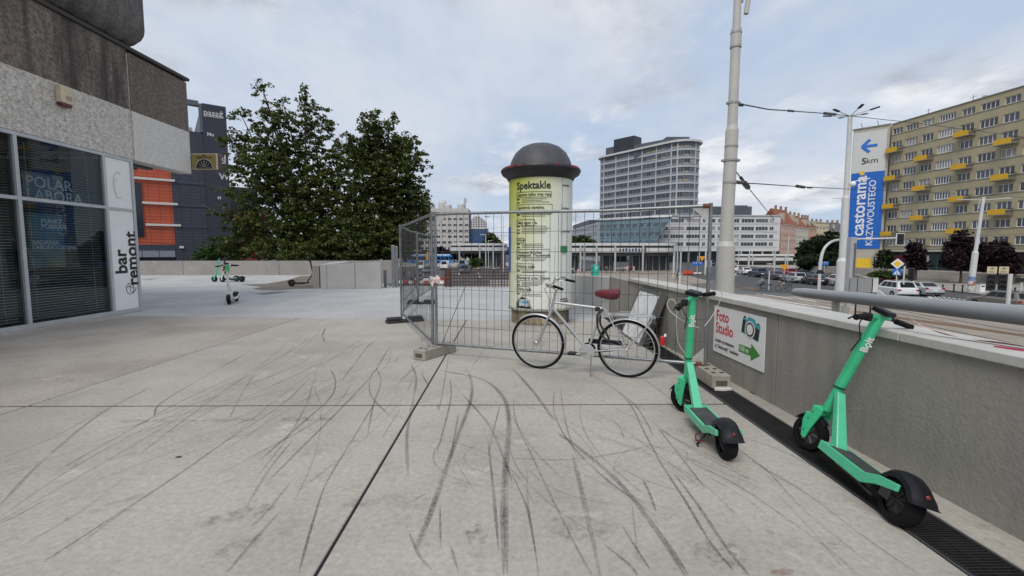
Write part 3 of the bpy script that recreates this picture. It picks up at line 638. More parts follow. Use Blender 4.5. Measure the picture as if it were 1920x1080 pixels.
# posters inside the glass
def poster(px0, py0, px1, py1, m, label, lines, off=.14):
    a, b = AX(px0, py0, X - off), AX(px1, py1, X - off)
    t = thing('window_poster', label, 'poster', (X - off, (a.y + b.y) / 2, b.z))
    MB().box(X - off - .01, X - off, a.y, b.y, b.z, a.z).build('sheet', m, t, world=True)
    for s, fx, fz, sz in lines:
        M = frame((X - off + .003, a.y + (b.y - a.y) * fx, b.z + (a.z - b.z) * fz), (0, 1, 0), (-1, 0, 0)); put('lettering', text_mesh(s, sz, M_['print_white'], bold=.004, align='LEFT'), t, M, world=True)
mat('poster_grey', (.22, .26, .31), .5); mat('poster_teal', (.12, .24, .30), .5)
poster(40, 320, 121, 388, M_['poster_grey'], 'dark poster with large white LABORA letters behind the upper blinds', (('POLAR', .06, .70, .30), ('LABORA', .06, .30, .30)))
poster(50, 398, 124, 500, M_['poster_teal'], 'tall teal poster with small white lettering behind the lower blinds', (('PUNKT', .36, .86, .13), ('POBRAŃ', .36, .76, .13), ('BADANIA', .08, .46, .12), ('LABORATORYJNE', .08, .37, .11)))
ck = thing('coat_stand', 'black coat stand with hooked arms standing behind the shop window', 'coat stand', (-9.75, 9.15, 0))
k = MB().tube([(0, 0, .03), (0, 0, 1.75)], .025, 8)
k.build('pole', M_['print_black'], ck)
for a in range(6):
    ca, sa = math.cos(a * 1.05), math.sin(a * 1.05)
    MB().tube([(0, 0, 1.5 if a % 2 else 1.65), (.16 * ca, .16 * sa, 1.6), (.26 * ca, .26 * sa, 1.68), (.30 * ca, .30 * sa, 1.78)], .012, 6).build('hook', M_['print_black'], ck)
for a in range(4):
    ca, sa = math.cos(a * 1.57), math.sin(a * 1.57); MB().tube([(0, 0, .3), (.2 * ca, .2 * sa, .12), (.32 * ca, .32 * sa, .02)], .014, 6).build('foot', M_['print_black'], ck)
# siren box and the gilded hanging sign
c = AX(121, 181, FX + .06)
al = thing('alarm_siren', 'cream plastic alarm siren box with dark red lens on the fascia', 'alarm', (FX, c.y, c.z))
MB().cbox((.06, 0, .03), (.11, .26, .34)).build('case', mat('cream_plastic', (.62, .52, .36), .5), al, bevel=.02)
MB().cbox((.055, 0, -.17), (.10, .23, .07)).build('lens', mat('red_lens', (.12, .015, .03), .3), al, bevel=.02)
for q in range(4): MB().cbox((.1165, .03, -.07 + q * .025), (.004, .13, .006)).build('slot', M_['print_black'], al)
a, b = D(356, 286, 13.16), D(409, 319, 13.16)
gs = thing('hanging_sign', 'gilded box sign lettered GERLACH on the end of the concrete fascia', 'sign', (a.x, 13.3, (a.z + b.z) / 2))
wS, hS = (b.x - a.x), (a.z - b.z)
MB().cbox((wS / 2, 0, 0), (wS, .20, hS)).build('case', mat('sign_brown', (.10, .045, .03), .5), gs, bevel=.05)
MB().cbox((wS / 2, -.101, 0), (wS * .95, .014, hS * .92)).build('rim', mat('sign_ivory', (.62, .60, .52), .5), gs, bevel=.04)
MB().cbox((wS / 2 - .015, -.111, 0), (wS * .86, .012, hS * .83)).build('face', mat('sign_gold', (.36, .26, .085), .4, .25), gs)
hc = (wS / 2 - .015, -.12, -hS * .40)
MB().add([(hc[0], hc[1], hc[2])] + [(hc[0] + .235 * math.cos(math.pi * q / 20), hc[1], hc[2] + .26 * math.sin(math.pi * q / 20)) for q in range(21)], [(0, q + 1, q + 2) for q in range(20)]).build('half_disc', M_['print_black'], gs)
MB().tube([(hc[0] + .24 * math.cos(math.pi * q / 20), hc[1] - .002, hc[2] + .265 * math.sin(math.pi * q / 20)) for q in range(21)], .008, 5).build('half_disc_rim', MATS['sign_ivory'], gs)
for q in range(7):
    a_ = math.pi * (q + .5) / 7; MB().bar((hc[0] + .05 * math.cos(a_), hc[1] - .004, hc[2] + .05 * math.sin(a_)), (hc[0] + .2 * math.cos(a_), hc[1] - .004, hc[2] + .22 * math.sin(a_)), .012, .004).build('cutlery_ray', MATS['sign_ivory'], gs)
text('GERLACH', .10, M_['print_black'], gs, Matrix.Translation((wS / 2 - .015, -.121, hS * .22)), bold=.001)
MB().cbox((wS / 2 - .015, -.121, hS * .33), (.07, .004, .035)).build('crown_emblem', M_['print_black'], gs)
for z in (.12, -.16): MB().bar((-.02, .0, z), (FX - gs.location.x + .1 - .3, .0, z), .03).build('bracket', M_['print_black'], gs)
# ------------------------------------------------------------------ poster column
CX, CY, CR = 0.675, 9.42, .645
pc = thing('poster_column', 'round poster column with charcoal dome and yellow green posters', 'poster column', (CX, CY, 0))
mat_roughcast('column_base', (.46, .39, .25), (.05, .046, .042), (.05, .047, .045), .85, .3, 9)
mat('dome_sheet', (.052, .054, .061), .55, var=.12, scale=4, dirt=.35, dirtcol=(.12, .12, .125), dscale=3)
mat('brim_black', (.018, .018, .022), .45, var=.2, scale=5, dirt=.4, dirtcol=(.075, .075, .08), dscale=3)
mat('brim_red', (.17, .018, .018), .6, var=.4, scale=6)
def mat_poster():
    m, t, b = principled('poster_print'); L = t.links.new; b.inputs['Roughness'].default_value = .6
    tc = N(t, 'ShaderNodeTexCoord'); sp = N(t, 'ShaderNodeSeparateXYZ'); L(tc.outputs['Object'], sp.inputs[0])
    # the print runs from lime at its left and top to near white at its lower right
    a = N(t, 'ShaderNodeMath', operation='MULTIPLY_ADD'); L(sp.outputs['X'], a.inputs[0]); a.inputs[1].default_value = -.70; a.inputs[2].default_value = .12
    h = N(t, 'ShaderNodeMath', operation='MULTIPLY_ADD'); L(sp.outputs['Z'], h.inputs[0]); h.inputs[1].default_value = .30; h.inputs[2].default_value = -.52
    s = N(t, 'ShaderNodeMath', operation='ADD'); L(a.outputs[0], s.inputs[0]); L(h.outputs[0], s.inputs[1])
    n = N(t, 'ShaderNodeTexNoise'); L(tc.outputs['Object'], n.inputs['Vector']); n.inputs['Scale'].default_value = 3.5; n.inputs['Detail'].default_value = 6
    s2 = N(t, 'ShaderNodeMath', operation='MULTIPLY_ADD'); L(n.outputs['Fac'], s2.inputs[0]); s2.inputs[1].default_value = .35; L(s.outputs[0], s2.inputs[2])
    r = N(t, 'ShaderNodeValToRGB'); L(s2.outputs[0], r.inputs[0]); e = r.color_ramp.elements
    e[0].position = .20; e[0].color = (.72, .74, .68, 1); e[1].position = .95; e[1].color = (.46, .50, .085, 1); q = e.new(.56); q.color = (.64, .68, .42, 1)
    L(r.outputs[0], b.inputs['Base Color'])
    w = N(t, 'ShaderNodeTexNoise'); L(tc.outputs['Object'], w.inputs['Vector']); w.inputs['Scale'].default_value = 9; w.inputs['Detail'].default_value = 3
    bp = N(t, 'ShaderNodeBump'); bp.inputs['Strength'].default_value = .25; bp.inputs['Distance'].default_value = .02; L(w.outputs['Fac'], bp.inputs['Height']); L(bp.outputs[0], b.inputs['Normal'])
    MATS['poster_print'] = m
mat_poster()
MB().lathe([(.0, .001), (.585, .001), (.60, .02), (.60, .25), (.57, .275), (.2, .28)], 40).build('base_drum', M_['column_base'], pc, smooth=True)
MB().lathe([(.2, .275), (CR - .008, .275), (CR - .008, 2.95), (.2, 2.95)], 48).build('shaft', mat('shaft_paper', (.52, .52, .44), .8, var=.3, scale=5), pc, smooth=True)
MB().lathe([(.55, 2.875), (.665, 2.88), (.70, 2.945), (.785, 3.0), (.815, 3.06), (.812, 3.085), (.795, 3.11), (.66, 3.135), (.5, 3.14)], 48).build('brim', M_['brim_black'], pc, smooth=True)
MB().lathe([(.648, 3.125), (.645, 3.14), (.63, 3.18), (.598, 3.29), (.52, 3.43), (.40, 3.54), (.25, 3.605), (.10, 3.632), (.0, 3.635)], 40).build('dome', M_['dome_sheet'], pc, smooth=True)
for k in range(0):
    a = 2 * math.pi * k / 10; MB().tube([((.632 + .004) * math.cos(a), (.636) * math.sin(a), 3.225), (.598 * math.cos(a), .598 * math.sin(a), 3.36), (.52 * math.cos(a), .52 * math.sin(a), 3.505), (.40 * math.cos(a), .40 * math.sin(a), 3.62), (.1 * math.cos(a), .1 * math.sin(a), 3.716)], .004, 4).build('dome_seam', M_['dome_sheet'], pc)
for a0, a1 in ((-155, -132), (-126, -119), (-74, -70), (-50, -28)):
    MB().lathe([(.8165, 3.065), (.8145, 3.087), (.80, 3.112), (.74, 3.124)], 10, a0=R_(a0), a1=R_(a1)).build('red_paint', M_['brim_red'], pc)
MB().lathe([(.6, .27), (.665, .285), (.672, .31), (.655, .335), (.62, .34)], 40).build('torn_paper_edge', mat('paper_edge', (.30, .29, .25), .9, var=.6, scale=16), pc)
def cyl_sheet(name, a0, a1, z0, z1, m, r, parent, ragged=0.0):
    b = MB(); n = 22; k = 10
    for j in range(k + 1):
        for i in range(n + 1):
            a = R_(a0 + (a1 - a0) * i / n); z = z0 + (z1 - z0) * j / k
            if ragged and j == 0: z += ragged * noise.noise(Vector((i * .7, z0, 1)))
            rr = r + .004 * noise.noise(Vector((a * 3, z * 3, 0)))
            b.v.append((rr * math.cos(a), rr * math.sin(a), z))
    for j in range(k):
        for i in range(n): q = j * (n + 1) + i; b.f.append((q, q + 1, q + n + 2, q + n + 1))
    return b.build(name, m, parent, smooth=True)
AW = math.degrees(math.atan2(-CY, -CX))                  # the side of the shaft that faces the viewer
po = cyl_sheet('poster', AW - 68, AW + 40, .30, 2.90, M_['poster_print'], CR + .002, pc, .05)
p2 = cyl_sheet('poster', AW + 41, AW + 96, .33, 2.89, M_['poster_print'], CR + .003, pc, .05)
p3 = cyl_sheet('poster', AW - 150, AW - 69, .31, 2.895, M_['poster_print'], CR + .001, pc, .05)
bl_ = cyl_sheet('blue_patch', AW - 92, AW - 66, 1.05, 1.95, mat('patch_blue', (.08, .15, .50), .6, var=.3, scale=6), CR + .010, pc, .25)
cyl_sheet('poster_back', AW + 97, AW + 209, .32, 2.89, mat('poster_old', (.45, .44, .36), .7, var=.4, scale=4), CR + .001, pc, .08)
def wrap(me, ang, z, r):
    for v in me.vertices:
        a = R_(ang) + v.co.x / r; rr = r - v.co.y; v.co = (rr * math.cos(a), rr * math.sin(a), v.co.z + z)
    me.update(); return me
def ang_px(px):                                           # bearing on the shaft where a sight line grazes it
    d = sight(px, 480); d.z = 0; d.normalize(); o = -Vector((CX, CY, 0)); b = d.dot(o); c = o.dot(o) - (CR + .012) ** 2; q = b * b - c
    t = -b - math.sqrt(max(q, 0)); p = o + d * t; return math.degrees(math.atan2(p.y, p.x))
def zpx(py): return CH + (470 - py) * (CY - CR * .96) / CF
def cyl_text(s, px, py, size, parent=po, bold=.0009, **kw):
    put('lettering', wrap(text_mesh(s, size, M_['print_black'], bold=bold, align='LEFT', ext=.0008, **kw), ang_px(px), zpx(py), CR + .009), parent)
cyl_text('Spektakle', 968.5, 349.5, .196, bold=.004, squeeze=.95)
heads = (('Jeszcze tylko trzy razy', 970.5, 366, .086, 1033, 361, 371), ('Symfonia alpejska.', 971, 390, .086, 1035, 384, 401), ('Mój ogon i ja', 971, 418, .086, 1002, 412, 423), ('WoW', 970.5, 450.5, .082, 982, 446, 455),
         ('Romeos & Julias', 971, 473, .086, 1031, 467.5, 482.5), ('unplagued. Traumstadt.', 971, 478.5, .080, 0, 0, 0), ('Wolne ciało', 970.5, 500, .086, 999, 494.5, 504.5), ('Forward unto Dawn', 970.5, 521.5, .090, 1020.5, 516.5, 526.5), ('Dirty talk', 970.5, 543, .090, 993, 537.5, 548))
fr_ = MB()
for s, px, py, sz, xr, t, bt in heads:
    cyl_text(s, px, py, sz * .84, squeeze=1.08)
    if xr:
        aL, aR = ang_px(968.5), ang_px(xr); z0, z1 = zpx(bt), zpx(t)
        for z in (z0, z1):
            fr_.tube([((CR + .008) * math.cos(R_(aL + (aR - aL) * i / 8)), (CR + .008) * math.sin(R_(aL + (aR - aL) * i / 8)), z) for i in range(9)], .0035, 4)
        for a in (aL, aR): fr_.tube([((CR + .008) * math.cos(R_(a)), (CR + .008) * math.sin(R_(a)), z) for z in (z0, z1)], .0035, 4)
fr_.build('heading_frame', M_['print_black'], po)
fine = MB()
def dash(px0, px1, py, h=.014):
    a0, a1 = ang_px(px0), ang_px(px1); x = a0
    while x < a1 - .6:
        e = min(a1, x + 1.5 + rnd.random() * 3.2); z = zpx(py)
        fine.add([((CR + .0085) * math.cos(R_(q)), (CR + .0085) * math.sin(R_(q)), z + s * h) for q, s in ((x, -.5), ((x + e) / 2, -.5), (e, -.5), (e, .5), ((x + e) / 2, .5), (x, .5))], [(0, 1, 4, 5), (1, 2, 3, 4)]); x = e + .45
for ys_, x1 in (((374, 377, 380), 1030), ((396, 399), 1034), ((403, 406), 1034), ((424.5, 428, 431, 434, 437), 1034), ((457.5, 460.5, 463.5), 1030), ((485.5, 488.5), 1028), ((508, 511), 1028), ((530, 532.5, 535), 1020), ((552, 555), 1018)):
    for y in ys_: dash(978, x1 - rnd.random() * 14, y, .009)
    for y in ys_[::2]: dash(968.5, 974.5, y, .022)
fine.build('small_print', M_['print_black'], po)
for s, px, py in (('spektakle', 1054, 347.5), ('warsztaty', 1053, 390), ('potańcówki', 1052.5, 433.5), ('debaty', 1051, 521)): cyl_text(s, px, py, .058, parent=p2, bold=.0005)
cyl_text('spotkania', 1051, 562, .058, parent=p2, bold=.0005); cyl_text('z artystami', 1051, 566.5, .058, parent=p2, bold=.0005)
cyl_sheet('green_motif', ang_px(1051), ang_px(1064), zpx(474), zpx(461), mat('motif_green', (.03, .22, .08), .6, var=.2, scale=20), CR + .008, p2, .16)
for x0, y0, x1, y1 in ((1052, 383, 1052.5, 560), (1041, 462, 1039, 575)):
    MB().tube([((CR + .006) * math.cos(R_(ang_px(x0 + (x1 - x0) * i / 8 + .4 * math.sin(i * 2)))), (CR + .006) * math.sin(R_(ang_px(x0 + (x1 - x0) * i / 8 + .4 * math.sin(i * 2)))), zpx(y0 + (y1 - y0) * i / 8)) for i in range(9)], .003, 4).build('paper_crease', MATS['paper_edge'], p2)
# the torn flap low on the shaft, with older paper behind it
fa0, fa1 = ang_px(969), ang_px(998); hole = MB(); ring = []
for i in range(17):
    q = i / 16; a = R_(fa0 + (fa1 - fa0) * q); h = zpx(584) + (zpx(557.5) - zpx(584)) * math.sin(math.pi * q ** .8) ** .6
    ring.append((a, h))
hole.add([((CR + .007) * math.cos(a), (CR + .007) * math.sin(a), zpx(584)) for a, h in ring] + [((CR + .007) * math.cos(a), (CR + .007) * math.sin(a), h) for a, h in ring], [(i, i + 1, 18 + i, 17 + i) for i in range(16)])
hole.build('torn_opening', M_['joint_dark'], pc)
cyl_sheet('old_paper', ang_px(973), ang_px(994), zpx(575), zpx(562), mat('old_blue_paper', (.48, .52, .56), .7, var=.5, scale=14), CR + .012, pc, .03)
cyl_sheet('old_paper', ang_px(979), ang_px(990), zpx(569), zpx(565.5), mat('cyan_paper', (.05, .28, .45), .7, var=.3), CR + .017, pc, .02)
MB().tube([((CR + .02 + .02 * math.sin(i)) * math.cos(a), (CR + .02 + .02 * math.sin(i)) * math.sin(a), h) for i, (a, h) in enumerate(ring)], .012, 5).build('curled_paper', MATS['paper_edge'], pc)

# ------------------------------------------------------------------ site fence panels
def fence_panel(A, B, label, h=2.0, lean=0.0, n_w=None, blk=True):
    A, B = Vector(A), Vector(B); d = B - A; Ln = d.length; t = thing('site_fence', label, 'fence', A, rot=(0, 0, math.atan2(d.y, d.x)), group=None)
    r = .021
    for x in (0, Ln): MB().tube([(x, 0, .02), (x, 0, h)], r, 10).build('post', M_['galvanised'], t, smooth=True)
    MB().tube([(r, 0, h - .03), (Ln * .33, .0, h - .035), (Ln * .66, .015, h - .05), (Ln - r, 0, h - .03)], r * .92, 10).build('top_bar', M_['galvanised'], t, smooth=True)
    MB().tube([(r, 0, .17), (Ln - r, 0, .17)], r * .92, 10).build('bottom_bar', M_['galvanised'], t, smooth=True)
    n = n_w or int(Ln / .108); vw = MB().tube([(0, 0, .17), (0, .01, h / 2), (0, 0, h - .03)], .0030, 4).mesh('wire', M_['galvanised_wire'])
    for k in range(1, n): put('wire', vw, t, Matrix.Translation((Ln * k / n, .004 * rnd.uniform(-1, 1), 0)))
    for k in range(1, 7):
        z = .17 + (h - .2) * k / 7
        MB().tube([(r, 0, z), (Ln * .3, .004, z - .006), (Ln * .6, -.004, z + .005), (Ln - r, 0, z)], .0026, 4).build('wire', M_['galvanised_wire'], t)
    for x, z, sx, sz in ((r, h - .05, 1, -1), (Ln - r, h - .05, -1, -1), (r, .19, 1, 1), (Ln - r, .19, -1, 1)):
        MB().slab([(x, z), (x + sx * .17, z), (x, z + sz * .17)], Matrix.Translation((0, -.006, 0)), .004).build('gusset', mat('gusset_zinc', (.42, .42, .41), .6, .2, var=.25, scale=9), t)
    return t
FA, FB = (-1.0, 6.30, 0), (2.27, 5.10, 0); FC, FD, FE = (-2.22, 9.42, 0), (-2.52, 12.6, 0), (-2.66, 16.2, 0)
front = fence_panel(FA, FB, 'welded wire fence panel with a bicycle leaning along it')
for x, z0, z1 in ((.34, .19, .92),):
    MB().tube([(.10, -.02, .19), (.46, -.03, .98)], .005, 5).build('loose_rod', M_['rust'], front)
for x, z in ((3.45, 1.97), (3.43, .17)): MB().tube([(x - .05, 0, z), (x + .02, 0, z)], .026, 8).build('rusty_joint', M_['rust'], front)
fence_panel((-1.06, 6.36, 0), FC, 'wire fence panel running back from the corner post')
fence_panel((-2.24, 9.5, 0), FD, 'second wire fence panel behind the corner one')
fence_panel((-2.52, 12.7, 0), FE, 'farthest wire fence panel on black rubber feet')
def hollow_block(name, label, loc, rz, L_=.68, w=.21, h=.14, m='block_concrete', holes=True, cat='fence foot'):
    t = thing(name, label, cat, loc, rz)
    b = MB(); b.box(-L_ / 2, L_ / 2, -w / 2, w / 2, 0, h); o = b.build('block', M_[m], t, bevel=.012)
    if holes:
        k = MB()
        for x in (-.24, -.08, .08, .24):
            for y in (-.045, .045): k.lathe([(.0, h + .0015), (.026, h + .0015)], 12, c=(x * L_ / .68, y, 0))
        k.build('socket', M_['joint_dark'], t)
        for sx in (-1, 1):
            e = MB().box(sx * (L_ / 2 + .0015) - .0005, sx * (L_ / 2 + .0015) + .0005, -.06, .06, .035, .09); e.build('end_recess', mat('recess_dark', (.09, .08, .07), .9, var=.3), t)
    return t
hollow_block('fence_block', 'long beige concrete foot under the corner posts of the fence', (-1.02, 6.30, 0), math.atan2(.52, .32))
hollow_block('fence_block', 'beige hollow concrete block holding the right fence post over the drain', (2.28, 5.06, 0), R_(90 - 1), .72, .20, .15)
def rubber_foot(label, loc, rz):
    t = thing('rubber_foot', label, 'fence foot', loc, rz); b = MB()
    b.prism([(-.38, -.12), (.38, -.12), (.38, .12), (-.38, .12)], 0, .05)
    b.build('base', M_['dark_rubber_foot'], t, bevel=.012)
    for x in (-.22, .22): MB().prism([(x - .15, -.10), (x + .15, -.10), (x + .15, .10), (x - .15, .10)], .05, .11).build('lug', M_['dark_rubber_foot'], t, bevel=.03)
    return t
rubber_foot('black rubber foot under the second fence post', (-2.13, 9.32, 0), .5)
rubber_foot('black rubber foot under the far fence post', (-2.4, 12.55, 0), .1)
c = Vector((-1.03, 6.30, 1.08))
tp = MB()
for k, (dx, dz) in enumerate(((.10, .10), (.13, .03), (-.09, .07), (.11, -.06), (-.06, -.10))): dx *= .6; dz *= .6; tp.slab([(0, 0), (dx, dz), (dx * 1.1 + .03, dz - .05), (.02, -.04)], Matrix.Translation((0, -.03 - .008 * k, 0)), .003)
tp.tube([(.0 + .035 * math.cos(a), .035 * math.sin(a), .0 + .02 * math.sin(a * 2)) for a in [2 * math.pi * k / 10 for k in range(10)]], .02, 6, closed=True)
tag(tp.build('tape_knot', mat('tape_pale', (.62, .52, .50), .5, var=.5, scale=18), M=Matrix.Translation(c)), 'knotted red and white tape around the corner fence post', 'tape')
MB().tube([(-.14, .02, .05), (-.3, .3, -.12), (-.7, 1.3, -.42), (-1.12, 3.0, -.66)], .010, 6).build('tie_rod', M_['galvanised'], None, M=Matrix.Translation(c))
tag(bpy.data.objects['tie_rod'], 'thin grey rod tied slanting across the side fence panel', 'rod')

# white framed board leaning on the wall behind the bicycle
bd = thing('leaning_board', 'scuffed white board in a dark frame leaning against the parapet wall', 'board', (2.03, 7.45, 0))
wx = WALLX(7.5) - .02; ang = math.atan2(.80, wx - 2.08)
M = frame((2.03, 8.0, 0), (0, -1, 0), (math.sin(ang), 0, -math.cos(ang)), (math.cos(ang), 0, math.sin(ang)))
hgt = .80 / math.sin(ang)
MB().slab([(0, 0), (1.1, 0), (1.1, hgt), (0, hgt)], M @ Matrix.Translation((0, .0, 0)), .03).build('sheet', mat('board_white', (.74, .75, .75), .6, var=.15, scale=6, dirt=.5, dirtcol=(.28, .27, .26), dscale=4), bd, world=True)
fb = MB()
for p in (((-.02, -.02), (1.12, -.02), (1.12, .03), (-.02, .03)), ((-.02, hgt - .03), (1.12, hgt - .03), (1.12, hgt + .02), (-.02, hgt + .02)), ((1.07, .03), (1.12, .03), (1.12, hgt - .03), (1.07, hgt - .03)), ((-.02, .03), (.03, .03), (.03, hgt - .03), (-.02, hgt - .03))):
    MB().slab(p, M @ Matrix.Translation((0, -.008, 0)), .11).build('frame_bar', mat('frame_dark', (.10, .10, .10), .6, var=.2), bd, world=True)
MB().slab([(1.16, -.02), (1.22, -.02), (1.02, hgt * .96), (.96, hgt * .96)], M @ Matrix.Translation((0, .04, 0)), .07).build('frame_bar', M_['print_black'], bd, world=True)

# ------------------------------------------------------------------ FOTO STUDIO board on the wall
a, b = Vector((2.499, 5.395, 0)), Vector((2.536, 4.372, 0))
fs = thing('shop_sign', 'white Foto Studio board with camera picture and green arrow on the wall', 'sign', (WALLX(4.88), 4.88, .54))
dv = (b - a).normalized(); SM = frame(a + Vector((-.012, 0, .268)) , dv, (-dv.y, dv.x, 0)); SM2 = SM.copy()
# x along the wall towards the viewer, -y out of the wall
nrm = Vector((dv.y, -dv.x, 0))
if nrm.x > 0: nrm = -nrm
SM = frame(a + nrm * .004 + Vector((0, 0, .268)), dv, -nrm)
Wd, Hd = 1.023, .548
MB().box(0, Wd, -.008, 0, 0, Hd).xf(SM).build('board', M_['white_paint'], fs, world=True)
def stext(s, x, z, size, m, **kw): put('lettering', text_mesh(s, size, M_[m], ext=.0008, **kw), fs, SM @ Matrix.Translation((x, -.0095, z)), world=True)
stext('Foto', .055, .435, .175, 'print_red', bold=.0028, align='LEFT', squeeze=.86); stext('Studio', .055, .29, .175, 'print_red', bold=.0028, align='LEFT', squeeze=.86)
stext('zostało przeniesione', .05, .145, .062, 'print_black', bold=.0004, align='LEFT', squeeze=.82); stext('za "biedronką" i bankiem', .05, .075, .062, 'print_black', bold=.0004, align='LEFT', squeeze=.82)
def spoly(name, pts, m, y=-.0088): MB().slab(pts, SM @ Matrix.Translation((0, y - .0012, 0)), .0012).build(name, M_[m], fs, world=True)
spoly('arrow', [(.57, .115), (.80, .115), (.80, .065), (.96, .155), (.80, .245), (.80, .195), (.57, .195)], 'print_green'); stext('150 m', .665, .155, .072, 'print_white', bold=.001)
ca_, sa_ = math.cos(R_(-9)), math.sin(R_(-9)); cm = lambda P: [(.77 + x * ca_ - z * sa_, .395 + x * sa_ + z * ca_) for x, z in P]
spoly('camera_body', cm([(-.155, -.085), (.165, -.085), (.165, .075), (.09, .075), (.06, .115), (-.05, .115), (-.08, .075), (-.155, .075)]), 'print_teal')
spoly('camera_grip', cm([(.07, -.08), (.16, -.08), (.16, .04), (.07, .04)]), 'print_black', -.0100); spoly('camera_grip', cm([(-.15, -.08), (-.10, -.08), (-.10, .06), (-.15, .06)]), 'print_black', -.0100)
spoly('camera_knob', cm([(-.14, .08), (-.10, .08), (-.10, .10), (-.14, .10)]), 'print_black', -.0100); spoly('camera_knob', cm([(.10, .08), (.15, .08), (.15, .095), (.10, .095)]), 'print_black', -.0100)
circ = lambda r: cm([(r * math.cos(2 * math.pi * k / 28), -.01 + r * math.sin(2 * math.pi * k / 28)) for k in range(28)])
for k, (r, m) in enumerate(((.092, 'faint_grey'), (.074, 'print_black'), (.056, 'white_paint'))): spoly('camera_lens', circ(r), m, -.0112 - k * .0013)

# ------------------------------------------------------------------ the silver bicycle
mat('bike_silver', (.50, .51, .52), .38, .45, var=.08, scale=8, dirt=.15, dirtcol=(.2, .18, .16), dscale=6)
mat('chrome', (.60, .60, .60), .30, .95, var=.06); mat('saddle_red', (.14, .022, .03), .5, var=.15, scale=20)
def wheel(parent, c, r, rim='chrome', hub=True, spokes=18, w=.017):
    MB().tube([(c[0] + (r - w) * math.cos(2 * math.pi * k / 40), c[1], c[2] + (r - w) * math.sin(2 * math.pi * k / 40)) for k in range(40)], w, 8, closed=True).build('tyre', M_['black_rubber'], parent, smooth=True)
    MB().lathe([(r - .034, -.010), (r - .044, -.011), (r - .047, 0), (r - .044, .011), (r - .034, .010)], 40, c=c, axis='y').build('rim', M_[rim], parent, smooth=True)
    s = MB()
    for k in range(spokes * 2):
        a = 2 * math.pi * k / (spokes * 2); q = a + (.9 if k % 2 else -.9); sd_ = .022 if (k // 2) % 2 else -.022
        s.tube([(c[0] + .02 * math.cos(q), c[1] + sd_, c[2] + .02 * math.sin(q)), (c[0] + (r - .042) * math.cos(a), c[1], c[2] + (r - .042) * math.sin(a))], .0013, 3, cap=False)
    s.build('spokes', M_['chrome'], parent, kind='stuff')
    MB().lathe([(.006, -.055), (.012, -.05), (.012, -.03), (.024, -.026), (.024, -.02), (.014, -.016), (.014, .016), (.024, .02), (.024, .026), (.012, .03), (.012, .05), (.006, .055)], 12, c=c, axis='y').build('hub', M_['chrome'], parent, smooth=True)
